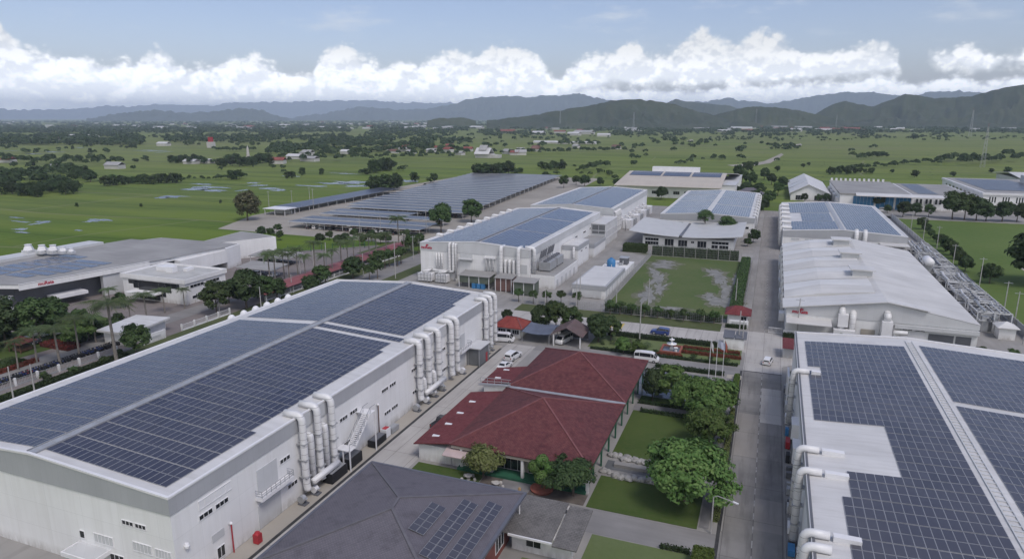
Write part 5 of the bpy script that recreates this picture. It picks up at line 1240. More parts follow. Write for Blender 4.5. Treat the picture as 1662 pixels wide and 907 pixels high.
for r_, (yy, xa, xb, n) in enumerate(((266.5,-206,-150,18),(277.8,-204,-148,14),(290.5,-185,-152,9),(311,-200,-152,10),(328,-180,-154,7))):
    for k in range(n):
        p = rnd.choice((0,0,0,1,2,2,3)); x = xa+(xb-xa)*(k+rnd.uniform(.1,.6))/n
        place(protos[p], (x, yy+rnd.uniform(-.3,.3), .03), R(rnd.choice((88,92,268))), None, ['dark saloon cars under the solar canopies','silver hatchbacks under the solar canopies','black pickups under the solar canopies','white cars under the solar canopies'][p])
sheltercar = make_car('parked_car','white car parked under the nearer pale grey car shelter','car','sedan',CARWHITE)
for x in (-163,-160,-153.5): place(sheltercar, (x,178.5,.03), R(90), None, 'white cars under the nearer car shelter')
sheltercar2 = make_car('parked_car','dark car parked under the farther pale grey car shelter','car','hatch',CARDARK)
for x in (-173,-170,-167,-164,-161): place(sheltercar2, (x,196,.03), R(90), None, 'dark cars under the farther car shelter')
put_car('suv', CARDARK, 'dark car parked in the forecourt garden by the red roofed pavilion', -160.2, 101.5, 20); put_car('sedan', CARWHITE, 'white car parked beyond the red roofed pavilion', -164, 106.5, 15); put_car('van', CARWHITE, 'white van parked next to the red roofed pavilion under the trees', -157.2, 108.8, 15)
put_car('van', CARWHITE, 'white van parked at the far end of the main road factories', 60, 432, 170); put_car('pickup', CARDARK, 'dark pickup standing at the verge far up the main road', 5.9, 352, 90)
# motorbikes in a long row along the estate fence
def moto(paint, label, grp):
    mb = MB()
    for x in (-.62,.62): mb.tube([(x,-.05,.29),(x,.05,.29)], .29, 10, 0)
    mb.add([(-.85,-.12,.62),(-.3,-.16,.58),(.1,-.12,.42),(.5,-.14,.6),(.62,-.12,.9),(.35,-.1,.75),(-.1,-.14,.72),(-.8,-.1,.82),
            (-.85,.12,.62),(-.3,.16,.58),(.1,.12,.42),(.5,.14,.6),(.62,.12,.9),(.35,.1,.75),(-.1,.14,.72),(-.8,.1,.82)],
           [(0,1,6,7),(1,2,3,5,6)[:5],(3,4,5),(15,14,9,8),(14,13,11,10,9),(13,12,11)]+[(i,8+i,8+(i+1)%8,(i+1)%8) for i in range(8)], 1)
    mb.box(-.8,.0,-.14,.14,.78,.86,0); mb.bar((.5,-.34,1.0),(.5,.34,1.0),.05,.05,0); mb.bar((.62,0,.3),(.5,0,1.0),.07,.07,0); mb.box(.58,.7,-.1,.1,.84,1.02,0); mb.bar((-.62,-.1,.3),(.1,-.1,.42),.12,.1,0)
    o = mb.build('motorbike', [BLACK, paint], None); tag(o, label, 'motorbike', grp); return o
mts = [moto(CARDARK,'black motorbike in the long row along the estate fence','black motorbikes along the fence'), moto(CARBLUE,'dark blue motorbike in the long row along the estate fence','blue motorbikes along the fence'), moto(CARRED,'red motorbike in the long row along the estate fence','red motorbikes along the fence')]
for k in range(84):
    y = 72+k*.45+rnd.uniform(-.1,.1); p = rnd.choice((0,0,0,1,1,2)) if 30 < k < 40 else rnd.choice((0,0,0,0,1))
    o = mts[p] if mts[p].name not in OFF else mts[p].copy()
    if mts[p].name in OFF: COL.objects.link(o)
    OFF[mts[p].name] = (0,0,0); o.location = (-141.0+(y-80)*.02+rnd.uniform(-.15,.15), y, .03); o.rotation_euler = (0,0,R(rnd.uniform(-12,12)+180))

# ------------------------------------------------------------------ street furniture, fences, poles
POLEC = surf('concrete_pole', (.42,.41,.40), .8, .12, .8)
def pole(x, y, h, lab, arm=True, name='utility_pole', grp=None, r=.16):
    t = thing(name, lab, 'pole', (x,y,0), grp)
    MB().tube([(x,y,0),(x,y,h)], [r,r*.62], 8).build('shaft', POLEC, t)
    if arm: MB().bar((x-1,y,h-.5),(x+1,y,h-.5),.12).build('crossarm', STEEL, t)
    return t
def lamp(x, y, h, dx, dy, lab, grp=None, double=False):
    t = thing('street_lamp', lab, 'street lamp', (x,y,0), grp)
    MB().tube([(x,y,0),(x,y,h-.4),(x+dx*.2,y+dy*.2,h),(x+dx,y+dy,h+.15)], [.11,.08,.06,.05], 8).build('post', POLEC, t)
    L_ = Vector((dx,dy,0)).normalized(); MB().bar((x+dx,y+dy,h+.15),(x+dx+L_.x*.7,y+dy+L_.y*.7,h+.15),.26,.12).build('lamp_head', WHITE2, t); return t
lamp(-3.6, 81.2, 5.6, 2.4, -1.2, 'double curved street lamp at the mouth of the driveway by the main road')
for i, (px, py, h, lab, arm) in enumerate([(1038,552,9.2,'pale concrete pole in the hedge along the cross road',False),(935,520,11,'tall pale pole behind the car port',False),(1198,562,8.6,'white pole standing by the grey roofed booth',False),(1204,566,7.0,'dark thin pole in front of the grey roofed booth',False),
    (1293,545,9.5,'thin pole by the near factory corner under the red lettering',True),(1193,500,8.5,'pole behind the red roofed corner guard house',False),(1052,500,8.5,'thin lamp pole at the near fence of the playing field',False),(1000,500,8,'thin lamp pole at the near left end of the playing field',False),
    (532,461,13.5,'tallest white mast with three aerials behind the left factory roof',False),(511,461,11,'white mast with one aerial beside the tallest mast',False),(584,378,9,'lamp pole at the front of the solar car park, first of three',False),(618,379,9,'lamp pole at the front of the solar car park, second of three',False),(692,378,11,'tall lamp pole at the right corner of the solar car park',False),
    (642,452,12.5,'broad square concrete pylon beside the service road',False),(590,449,8,'white lamp pole at the fence behind the left factory',False),(553,431,7,'lamp pole rising through the red walkway roof',False),(671,421,9,'grey pole by the corner of the lettered middle factory',True),(488,449,6,'thin lamp pole at the near end of the red walkway',False),
    (437,338,10,'tall pole at the open white hut by the car park',True),(509,340,12,'tall thin pole between narrow canopy and wide canopies',True),(503,330,10,'thin pole behind the wide solar canopies near the field',True),(474,330,8,'short pole behind the open white hut',True),
    (190,590,7,'white pole among palms near the gatehouse',False),(23,652,7,'white pole with lantern at the fence edge',False),(57,640,6.2,'thin white post by the row of motorbikes',False),(425,512,8,'white pole at the fence behind the left factory roof',False),(474,474,5.5,'pole holding the small white umbrella',False),(357,512,7,'slender pole by the white gate near the reception building',False),
    (941,490,9,'thin pole before the pump house door',False),(885,505,7,'thin pole at the yard fence before the middle factory',False)]):
    x, y = g(px, py); pole(x, y, h, lab, arm)
for i, (px, py) in enumerate([(1478,375),(1498,390),(1520,405),(1545,440),(1589,466),(1628,512),(1645,532),(1660,560)]):
    x, y = g(px, py); pole(x, y, 9.5, 'pale concrete pole in the line along the meadow wall', True, grp='concrete poles along the meadow wall')
for i, (px, lab, col) in enumerate(((1150,'flagpole with a limp white flag, first of three by the lawn',(.6,.6,.6)),(1161,'flagpole with a blowing white and blue flag, middle of the three',(.45,.48,.58)),(1172,'flagpole with a limp orange red flag beside the lawn',(.42,.12,.08)))):
    x, y = g(px, 612); t = thing('flagpole', lab, 'flagpole', (x,y,0)); MB().cyl(x,y,0,8.2,.07,8,.045).build('shaft', WHITE2, t)
    mb = MB(); v = []
    for k in range(6):
        for z in (8.0,7.2,6.5): v.append((x+.08+k*.2*(1.4 if i==1 else .55), y+.10*math.sin(k*1.7+z), z-k*(.12 if i==1 else .26)))
    mb.add(v, [(k*3+j,k*3+j+1,k*3+j+4,k*3+j+3) for k in range(5) for j in range(2)]); mb.build('flag', surf('flag_cloth%d'%i, col, .8, .1, 1), t)
def fence(name, lab, p, q, h, step, railm, postm, fill=None, post_w=.14, infill='pales'):
    t = thing(name, lab, 'fence', ((p[0]+q[0])/2,(p[1]+q[1])/2,0)); P, Q_ = Vector((*p,0)), Vector((*q,0)); D_ = (Q_-P); Ln = D_.length; D_.normalize(); n = max(1, min(60, int(Ln/step)))
    for k in range(n+1):
        c = P+D_*(Ln*k/n); MB().box(c.x-post_w/2,c.x+post_w/2,c.y-post_w/2,c.y+post_w/2,0,h+.15).build('post', postm, t)
    mb = MB()
    if infill == 'mesh': 
        for z in np.linspace(.15, h, 6): mb.bar(P+Vector((0,0,z)), Q_+Vector((0,0,z)), .035)
        for k in range(int(Ln/.5)): c = P+D_*(k*.5); mb.bar(c+Vector((0,0,.1)), c+Vector((0,0,h)), .03)
    elif infill == 'wall': mb.bar(P+Vector((0,0,h/2)), Q_+Vector((0,0,h/2)), .12, h)
    else:
        for z in (.35, h-.1): mb.bar(P+Vector((0,0,z)), Q_+Vector((0,0,z)), .07)
        for k in range(int(Ln/.28)): c = P+D_*(k*.28); mb.bar(c+Vector((0,0,.3)), c+Vector((0,0,h)), .045)
        mb.bar(P+Vector((0,0,.14)), Q_+Vector((0,0,.14)), .2, .28)
    mb.build('mesh_infill' if infill == 'mesh' else 'wall_infill' if infill == 'wall' else 'pale_infill', railm, t); return t
fence('picket_fence','white iron fence with stout white posts behind the row of motorbikes',(-138.2,70),(-135.2,108.5),1.5,4.0,STEEL,WHITE,post_w=.4)
fence('picket_fence','white iron fence between the service road and the red walkway',(-134.5,152),(-131.2,226),1.5,5,WHITE2,WHITE,post_w=.3)
fence('picket_fence','white gate fence across the forecourt by the reception building',(-134.8,122),(-134.6,138),1.6,4,WHITE2,WHITE,post_w=.35)
fence('mesh_fence','wire mesh fence along the near side of the playing field',(-64,176.4),(-9,176.4),2.2,4.5,STEEL,POLEC,infill='mesh')
fence('mesh_fence','wire mesh fence along the yard side of the playing field',(-41.2,181),(-41.2,259),2.2,5,STEEL,POLEC,infill='mesh')
fence('mesh_fence','tall wire mesh fence at the office end of the playing field',(-41.2,259.4),(-8.2,259.4),4.5,4,STEEL,POLEC,infill='mesh')
fence('mesh_fence','wire mesh fence along the road side of the playing field',(-4.2,183),(-4.2,262),2.0,5,STEEL,POLEC,infill='mesh')
fence('boundary_wall','long grey boundary wall along the meadow behind the pipe racks',(60.6,186),(60.6,404),2.4,6,LGREY,POLEC,post_w=.3,infill='wall')
fence('mesh_fence','wire mesh fence before the bay doors of the bare roofed factory',(12.8,168.6),(60,168.6),1.8,5,STEEL,POLEC,infill='mesh')
fence('mesh_fence','wire fence at the far end of the flat roofed plant near the carpark',(-176,214),(-150,236),2.6,4,GREENPAINT,GREENPAINT,infill='mesh')
# fountain in its planter
ft = thing('fountain', 'white tiered fountain standing in a square terracotta edged planter', 'fountain', (-18.3,150.2,0))
mb = MB()
for q in ((-20.6,-16,147.6,148.0),(-20.6,-16,152.4,152.8),(-20.6,-20.2,148,152.4),(-16.4,-16,148,152.4)): mb.box(*q,0,.75)
mb.build('planter_rim', TERRA, ft); MB().box(-20.2,-16.4,148,152.4,0,.4).build('water', POND, ft)
MB().lathe(-18.3,150.4,[(.5,.4),(.35,.8),(.25,1.3),(1.1,1.7),(1.15,1.8),(.25,1.8),(.2,2.4),(.6,2.7),(.62,2.8),(.12,2.8),(.1,3.2)],14).build('basin', WHITE, ft, True); MB().lathe(-17.2,149.3,[(.3,.4),(.25,1.0),(.5,1.3),(.1,1.35)],10).build('small_basin', WHITE, ft)
# small fittings along the factory lane
def unit(name, lab, cat, x0, x1, y0, y1, h, m, m2=None, grp=None):
    t = thing(name, lab, cat, ((x0+x1)/2,(y0+y1)/2,0.03), grp); MB().box(x0,x1,y0,y1,.15,h).build('casing', m, t); MB().box(x0+.1,x1-.1,y0+.1,y1-.1,.03,.15).build('plinth', DGREY, t)
    MB().box(x0+.15,x1-.15,y0+.15,y1-.15,h,h+.07).build('lid', m2 or STEEL, t); return t
unit('generator','black generator with grey lid beside the lane, near end of the machines','generator',-57.7,-56.0,73.8,77.6,1.6,BLACK); unit('generator','black generator with pipes under the outside stair','generator',-57.7,-56.0,78.2,81.6,1.7,BLACK,DGREY)
unit('battery_bank','black bank of round cells by the lane between stair and red cabinet','battery bank',-57.6,-56.1,85.6,88.9,1.2,BLACK,DGREY); unit('cabinet','white and red cabinet next to the black bank beside the lane','cabinet',-57.4,-56.3,89.2,90.6,1.6,WHITE2,REDPAINT); unit('cabinet','grey low cabinet behind the white and red one','cabinet',-57.4,-56.2,91,93.2,1.0,STEEL)
for k, (y, r) in enumerate(((68.2,.55),(71.0,.5),(75.2,.5),(100.8,.6),(104.6,.55),(107.8,.5),(111.0,.6),(120.5,.6),(133.6,.6),(136,.5))):
    t = thing('blower', 'small steel blower on a frame at the foot of the white ducts', 'blower', (-56.5,y,.03), 'blowers at the foot of the white ducts')
    MB().tube([(-57.0,y-.35,.75),(-57.0,y+.35,.75)], r, 12).build('drum', [STEEL,WHITE2,LGREY][k%3], t); MB().bar((-57.2,y,.05),(-56.2,y,1.0),.5,.12).build('chute', STEEL, t); MB().box(-57.4,-56.2,y-.5,y+.5,.03,.2).build('skid', DGREY, t)
ex = thing('hydrant_cabinet', 'bright red hydrant cabinet on the beige strip by the factory corner', 'hydrant', (-56.6,58.9,0)); MB().box(-57.0,-56.2,58.5,59.3,.1,1.3).build('casing', REDPAINT, ex); MB().lathe(-56.6,58.9,[(.45,1.3),(.3,1.55),(.05,1.6)],10).build('cap', REDPAINT, ex)
for k, (x, y) in enumerate(((-59.2+.2,137),(-64,176.9))): pass
# things on the lawn by the hall
to = thing('life_ring', 'white ring lying on the lawn before the store of the hall', 'ring', (-43.6,79.6,.06)); mb = MB(); c = [(-43.6+.7*math.cos(t*math.pi/8),79.6+.7*math.sin(t*math.pi/8),.16) for t in range(17)]; mb.tube(c,.13,8).build('tube', WHITE2, to, True) if False else mb.tube(c,.13,8); mb.build('tube', WHITE2, to, True)
bx = thing('crate', 'dark red crate standing next to the white ring on the lawn', 'crate', (-42.2,79.4,.06)); MB().box(-42.6,-41.7,79.0,79.8,.06,.8).build('side', REDPAINT, bx); MB().box(-42.65,-41.65,78.95,79.85,.8,.86).build('lid', WHITE2, bx)
for k, (x, y, lab) in enumerate(((-38.2,82.2,'round stone garden table with seats under the yellowish tree, lawn side'),(-33.6,81.8,'round stone garden table with seats beside the paved court'),(-26.2,79.0,'round stone garden table with seats under the dark tree, court side'),(-22.0,79.2,'round stone garden table with seats under the dark tree, lawn side'))):
    t = thing('garden_table', lab, 'garden table', (x,y,.05)); MB().lathe(x,y,[(.28,.05),(.2,.65),(.55,.68),(.55,.76)],12).build('top', STONEW, t)
    for j in range(5): a = j*1.257; MB().lathe(x+1.0*math.cos(a),y+1.0*math.sin(a),[(.22,.05),(.26,.25),(.2,.45)],8).build('stool', STONEW, t)
# boulders lining the stream
ROCK = surf('pale_boulder', (.36,.35,.33), .9, .25, .9)
def rock_mesh(seed):
    import bmesh
    bm = bmesh.new(); bmesh.ops.create_icosphere(bm, subdivisions=2, radius=1)
    for v in bm.verts: v.co *= 1+.35*mnoise.fractal(v.co*1.1+Vector((seed*5,seed,0)),.7,2,3); v.co.z *= .62
    me = bpy.data.meshes.new('boulder'); bm.to_mesh(me); bm.free(); me.materials.append(ROCK); return me
RM = [rock_mesh(i) for i in range(4)]
for side, yb in (('lawn side',96.5),('house side',90.95)):
    for k in range(34):
        o = bpy.data.objects.new('boulder', RM[k%4]); COL.objects.link(o); s = rnd.uniform(.3,.75); o.scale = (s,s*rnd.uniform(.7,1),s); o.location = (-20.2+k*.37+rnd.uniform(-.1,.1), yb+rnd.uniform(-.65,.65), .18+.1*s); o.rotation_euler = (0,0,rnd.uniform(0,6))
        tag(o, 'pale boulder in the row lining the '+('far' if yb > 95 else 'near')+' bank of the garden stream', 'boulder', 'boulders on the '+('far' if yb > 95 else 'near')+' bank of the stream')
# white domes behind the left factory
for k in range(6):
    px, py = [(478,479),(486,475),(494,472),(508,468),(516,464),(524,460)][k]; x, y = g(px, py, 1.0)
    t = thing('air_dome', 'white domed vent in the row behind the roof edge of the left factory', 'vent dome', (-101.4+.0,118+k*3.2,0), 'white domed vents behind the left factory')
    xx, yy = -103.0, 106+k*3.6
    MB().cyl(xx,yy,0,10.7,.7,12).build('stack', WHITE2, t); MB().dome(xx,yy,10.7,.9,1.3,14,5).build('dome', WHITE2, t, True)
um = thing('umbrella', 'small white umbrella shade on a pole near the red walkway', 'umbrella', (-135.9,166,0)); MB().lathe(-135.9,166,[(1.9,2.7),(.9,3.1),(.05,3.3)],8).build('canopy', WHITE2, um)
# pipe racks beside the bare roofed factory
for k in range(9):
    y0 = 192+k*11.6; t = thing('pipe_rack', 'steel rack crowded with pale pipes between the bare white roof and the meadow wall', 'pipe rack', (54,y0+5,0), 'pipe racks along the meadow wall'); f = MB()
    for xx in (50.4,54,57.6):
        for yy in (y0,y0+9.5): f.bar((xx,yy,0),(xx,yy,5.2),.22)
    for yy in (y0,y0+9.5):
        for z in (3.0,5.2): f.bar((50.4,yy,z),(57.6,yy,z),.22)
    for xx in (50.4,54,57.6): f.bar((xx,y0,5.0),(xx,y0+9.5,5.0),.18)
    f.build('frame', LGREY, t)
    for j in range(7):
        xx = 50.8+j*1.05; z = rnd.choice((3.3,4.1,5.5)); MB().tube([(xx,y0-.6,z),(xx,y0+6,z),(xx+.2,y0+9,z+.3),(xx+.2,y0+11,z)], rnd.uniform(.14,.36), 8).build('pipe', [LGREY,STEEL,DGREY,STEEL][j%4], t)
    for j in range(9):
        xx, yy = rnd.uniform(51,57), y0+rnd.uniform(0,9); w = rnd.uniform(.5,1.3); MB().box(xx-w,xx+w,yy-w,yy+w,.1,rnd.uniform(1.6,4.6)).build('equipment', [STEEL,LGREY,DGREY,STEEL,BLACK][rnd.randrange(5)], t)
    for j in range(4):
        yy = y0+1+j*2.4; MB().tube([(50.6,yy,4.7),(57.4,yy,4.7)], .14, 6).build('pipe', STEEL, t)
gtk = thing('gas_tank', 'white horizontal gas tank lying at the roof edge of the bare roofed factory', 'tank', (48.8,246,0)); MB().tube([(48.9,242.8,7.2),(48.9,243.2,7.2),(48.9,248.8,7.2),(48.9,249.2,7.2)], [.3,1.3,1.3,.3], 14).build('shell', WHITE2, gtk, True); MB().box(48.2,49.6,244,248,0,6).build('stand', STEEL, gtk)
gsh = thing('small_hut', 'little white hut with hipped roof at the end of the pipe racks', 'hut', (55.5,188.5,0)); MB().box(54,57.4,187,190.4,0,3).build('wall', WHITE, gsh); hip(53.4,58,186.4,191,3,4.2,[(55.7,188.7)]).build('roof', ROOFW, gsh); 
# clutter along the foot of the near right factory
for k in range(16):
    y = 60+k*4.9; w = rnd.uniform(.35,.6); m_ = [STEEL,WHITE2,REDPAINT,DGREY,LGREY,BLUEPAINT,BLACK][(k*3)%7]
    t = thing('floor_cabinet', 'small service cabinet in the row between main road and the near right factory', 'cabinet', (5.9,y,0), 'service cabinets along the near right factory'); MB().box(5.55,5.55+w*1.4,y,y+rnd.uniform(.7,2.2),.1,rnd.uniform(.8,1.7)).build('casing', m_, t); MB().box(5.6,6.6,y+2.4,y+2.9,.03,.7).build('box', [DGREY,STEEL][k%2], t)
# ------------------------------------------------------------------ vegetation
def leaf_mat(name, a, b_, c, hue=.0):
    m, nt, b = new_mat(name); b.inputs['Roughness'].default_value = .65; b.inputs['Specular IOR Level'].default_value = .25
    rp = N(nt, 'ShaderNodeNewGeometry').outputs['Random Per Island']; oi = N(nt, 'ShaderNodeObjectInfo').outputs['Random']
    f = noisef(nt, pos(nt), .55, 3, .6, .35, .65)
    c1 = mixc(nt, f, a, b_); k = N(nt, 'ShaderNodeMath', operation='POWER'); L(nt, rp, k.inputs[0]); k.inputs[1].default_value = 2.2
    c2 = mixc(nt, k.outputs[0], c1, c)
    hsv = N(nt, 'ShaderNodeHueSaturation'); v = N(nt, 'ShaderNodeMapRange'); v.inputs[3].default_value = .72; v.inputs[4].default_value = 1.22; L(nt, oi, v.inputs[0]); L(nt, v.outputs[0], hsv.inputs['Value'])
    hh = N(nt, 'ShaderNodeMapRange'); hh.inputs[3].default_value = .482; hh.inputs[4].default_value = .512; L(nt, oi, hh.inputs[0]); L(nt, hh.outputs[0], hsv.inputs['Hue']); L(nt, c2, hsv.inputs['Color'])
    L(nt, hsv.outputs[0], b.inputs['Base Color'])
    tr = N(nt, 'ShaderNodeBsdfTranslucent'); L(nt, hsv.outputs[0], tr.inputs[0]); ms = N(nt, 'ShaderNodeMixShader'); ms.inputs[0].default_value = .28
    L(nt, b.outputs[0], ms.inputs[1]); L(nt, tr.outputs[0], ms.inputs[2]); L(nt, ms.outputs[0], nt.nodes['Material Output'].inputs[0]); return m
LF_BRIGHT = leaf_mat('bright_green_leaves', (.074,.152,.037), (.116,.210,.054), (.165,.246,.076))
LF_DARK = leaf_mat('dark_green_leaves', (.034,.061,.022), (.053,.090,.032), (.077,.112,.043))
LF_MID = leaf_mat('mid_green_leaves', (.048,.090,.028), (.070,.121,.038), (.105,.152,.055))
LF_YEL = leaf_mat('yellowish_leaves', (.112,.139,.038), (.147,.172,.052), (.210,.218,.094))
LF_FLOW = leaf_mat('flowering_crown_leaves', (.065,.085,.035), (.12,.125,.058), (.22,.205,.115))
LF_PALM = leaf_mat('palm_leaves', (.063,.108,.038), (.091,.139,.052), (.140,.172,.080))
LF_HEDGE = leaf_mat('hedge_leaves', (.028,.053,.019), (.042,.074,.026), (.059,.092,.035))
LF_LIME = leaf_mat('lime_hedge_leaves', (.084,.152,.026), (.119,.191,.038), (.154,.224,.058))
LF_RED = leaf_mat('red_hedge_leaves', (.210,.050,.032), (.280,.073,.046), (.126,.079,.043))
BARK = surf('bark', (.13,.105,.085), .9, .25, 2)
PALMBARK = surf('palm_bark', (.22,.20,.175), .9, .2, 1.5)
def quads_mesh(name, C, Nrm, size, mat, aspect=.6, seed=0):
    """one small quad per leaf cluster at C with normal Nrm"""
    rg = np.random.default_rng(seed); n = len(C)
    Nrm = Nrm/np.linalg.norm(Nrm, axis=1, keepdims=True)
    t = rg.normal(size=(n,3)); t -= (t*Nrm).sum(1, keepdims=True)*Nrm; t /= np.linalg.norm(t, axis=1, keepdims=True); b = np.cross(Nrm, t)
    s = np.asarray(size).reshape(-1,1)*rg.uniform(.65,1.35,(n,1)); a = s; w = s*aspect
    bend = Nrm*s*.25
    V = np.stack([C-t*a-bend, C+b*w*.9, C+t*a-bend, C-b*w*.9], 1).reshape(-1,3)
    me = bpy.data.meshes.new(name); me.vertices.add(4*n); me.vertices.foreach_set('co', V.ravel()); me.loops.add(4*n); me.loops.foreach_set('vertex_index', np.arange(4*n, dtype=np.int32))
    me.polygons.add(n); me.polygons.foreach_set('loop_start', np.arange(0,4*n,4, dtype=np.int32)); me.polygons.foreach_set('loop_total', np.full(n,4,dtype=np.int32))
    me.update(calc_edges=True); me.validate(); me.materials.append(mat); return me
def crown_pts(seed, rx, rz, zc, nclump, nleaf, spread=.33, flat=.6, hollow=.45, lobes=5, low=-.35):
    """leaf clusters in clumps through the volume of an uneven crown"""
    rg = np.random.default_rng(seed)
    lob = rg.normal(size=(lobes,3)); lob /= np.linalg.norm(lob, axis=1, keepdims=True); lob[:,2] = np.abs(lob[:,2])*.8-.15
    d = rg.normal(size=(nclump,3)); d /= np.linalg.norm(d, axis=1, keepdims=True); d[:,2] = np.where(d[:,2] < low, -d[:,2], d[:,2])
    r = hollow+(1-hollow)*rg.uniform(0,1,nclump)**.5; amp = .68+.42*np.clip((d@lob.T).max(1),0,1)**3; r = r*amp
    cc = d*r[:,None]*np.array([rx,rx,rz]); cr = rg.uniform(.6,1.35,nclump)*spread*min(rx,rz*1.3)
    k = rg.integers(0,nclump,nleaf); q = rg.normal(size=(nleaf,3)); q /= np.linalg.norm(q, axis=1, keepdims=True); rr = rg.uniform(0,1,nleaf)**.4
    off = q*(rr*cr[k])[:,None]*np.array([1,1,flat]); C = cc[k]+off; C[:,2] += zc
    Nn = off/np.maximum(cr[k],.01)[:,None]*.9+d[k]*.35+np.array([0,0,.55])+rg.normal(size=(nleaf,3))*.28
    return C, Nn, cc+np.array([0,0,zc])
def trunk_mesh(seed, h, r, targets, n=7):
    rg = random.Random(seed); mb = MB(); top = (rg.uniform(-.04,.04)*h, rg.uniform(-.04,.04)*h, h)
    mb.tube([(0,0,-.05),(0,0,h*.12),(top[0]*.5,top[1]*.5,h*.55),top], [r*1.4,r,r*.8,r*.55], n)
    for t in targets: 
        s = Vector(top)*rg.uniform(.72,1.0); e = Vector(t); m = s.lerp(e,.5)+Vector((0,0,-.08*h)); mb.tube([s,m,e], [r*.45,r*.3,r*.1], 5)
    me = bpy.data.meshes.new('trunk'); me.from_pydata([tuple(v) for v in mb.v], [], mb.f); me.materials.append(BARK); return me
def make_tree(seed, H_, rx, rz, trunk_h, leafm, nclump, nleaf, leaf, name='tree', spread=.33, flat=.6, hollow=.45, limbs=6, low=-.35):
    C, Nn, cc = crown_pts(seed, rx, rz, H_-rz, nclump, nleaf, spread, flat, hollow, 5, low)
    t = thing(name, None, 'tree', (0,0,0), None, True)
    o = bpy.data.objects.new('trunk', trunk_mesh(seed, trunk_h, max(.10,rx*.055), [cc[i] for i in range(min(limbs,len(cc)))])); COL.objects.link(o); o.parent = t
    o = bpy.data.objects.new('crown', quads_mesh('crown', C, Nn, np.full(len(C), leaf), leafm, .6, seed)); COL.objects.link(o); o.parent = t
    t.location = (0,0,-5000); return t
def make_palm(seed, H_, r, nf=24, royal=False):
    rg = random.Random(seed); t = thing('palm_tree', None, 'palm', (0,0,0), None, True)
    mb = MB(); mb.tube([(0,0,0),(.05,.02,H_*.3),(.1,.0,H_*.7),(.12,.02,H_)], [.22,.17,.14,.12], 8); mb.build('trunk', PALMBARK, t)
    cr = MB()
    for k in range(nf):
        a = k*2.4+rg.uniform(-.2,.2); up = rg.uniform(.05,1.0); Lf = r*rg.uniform(.85,1.1); pts = []
        for i in range(9):
            s = i/8; rad = Lf*(s-.12*s*s*(1.2-up)); z = H_+Lf*(.55*up*s+.10*s-(.75-.25*up)*s*s*1.15); pts.append(Vector((.12+math.cos(a)*rad, math.sin(a)*rad, z)))
        sd = Vector((-math.sin(a), math.cos(a), 0))
        for i in range(8):
            p, q = pts[i], pts[i+1]
            for j in range(2):
                u = p.lerp(q, j*.5+.1); w = Lf*.27*math.sin(math.pi*min(.97,(i+j*.5)/8+.12))+.05
                for s_ in (-1,1):
                    tip = u+sd*s_*w+(q-p)*.55+Vector((0,0,-w*.55)); cr.add([u, u+(q-p)*.32, tip], [(0,1,2) if s_ > 0 else (1,0,2)])
        cr.tube(pts[::2], [.03,.025,.02,.015,.008], 4)
    cr.build('crown', LF_PALM, t); t.location = (0,0,-5000); return t
BIG = [make_tree(11+i, 9.2, 5.9, 4.3, 3.0, LF_BRIGHT, 110, 14000, .28, spread=.24, flat=.5, hollow=.4, limbs=9, low=-.72) for i in range(3)]
MIDB = [make_tree(31+i, 6.8, 3.3, 3.1, 2.3, LF_BRIGHT, 50, 5200, .26, spread=.28, flat=.6, low=-.7) for i in range(2)]
MIDD = [make_tree(41+i, 7.4, 3.4, 3.4, 2.4, LF_DARK, 56, 5200, .28, spread=.28, flat=.75, low=-.75) for i in range(3)]
MIDG = [make_tree(51+i, 8.0, 3.3, 3.6, 2.6, LF_MID, 56, 5000, .28, spread=.28, flat=.7, low=-.7) for i in range(3)]
YELT = make_tree(61, 5.2, 3.0, 2.4, 2.2, LF_YEL, 60, 6500, .20, spread=.30, flat=.9, hollow=.55)
DARKT = make_tree(62, 6.0, 3.9, 2.6, 2.6, LF_DARK, 70, 8500, .22, spread=.26, flat=.8)
SPARSE = make_tree(63, 11.5, 4.2, 3.9, 7.5, LF_MID, 40, 2600, .24, spread=.25, flat=.6, hollow=.3, limbs=16)
FLOWT = make_tree(64, 13, 6.0, 6.2, 4, LF_FLOW, 60, 5200, .45, spread=.28, flat=.85, low=-.8)
YOUNG = [make_tree(71+i, 3.6, 1.25, 1.35, 1.9, LF_MID, 16, 700, .20, name='young_tree', spread=.42, flat=.8, limbs=3) for i in range(3)]
SHRUB = [make_tree(81+i, 2.2, 1.4, 1.2, .8, [LF_MID,LF_DARK][i%2], 16, 620, .24, name='shrub', spread=.42, flat=.8, limbs=3) for i in range(2)]
FARD = [make_tree(91+i, 9.0, 4.3, 4.5, 2.4, LF_DARK, 26, 900, .62, spread=.36, flat=.85, limbs=2, low=-.85) for i in range(4)]
FARM = [make_tree(95+i, 9.0, 4.2, 4.4, 2.6, LF_MID, 24, 850, .62, spread=.36, flat=.85, limbs=2, low=-.85) for i in range(3)]
FARS = make_tree(99, 11, 3.8, 3.8, 5, LF_MID, 20, 420, .75, spread=.3, flat=.7, limbs=5)
PALM = [make_palm(i, 9.0, 3.1) for i in range(2)]; PALMS = [make_palm(5+i, 5.5, 2.1, 13) for i in range(2)]; LOWPALM = make_palm(9, 1.0, 1.5, 11)
def put(p, x, y, s, label, cat='tree', group=None, rz=None):
    o = place(p, (x,y,0), rnd.uniform(0,6.28) if rz is None else rz, label, group, s); o['category'] = cat; return o
def putpx(p, px, py, s, label, cat='tree', group=None):
    x, y = g(px, py); return put(p, x, y, s, label, cat, group)
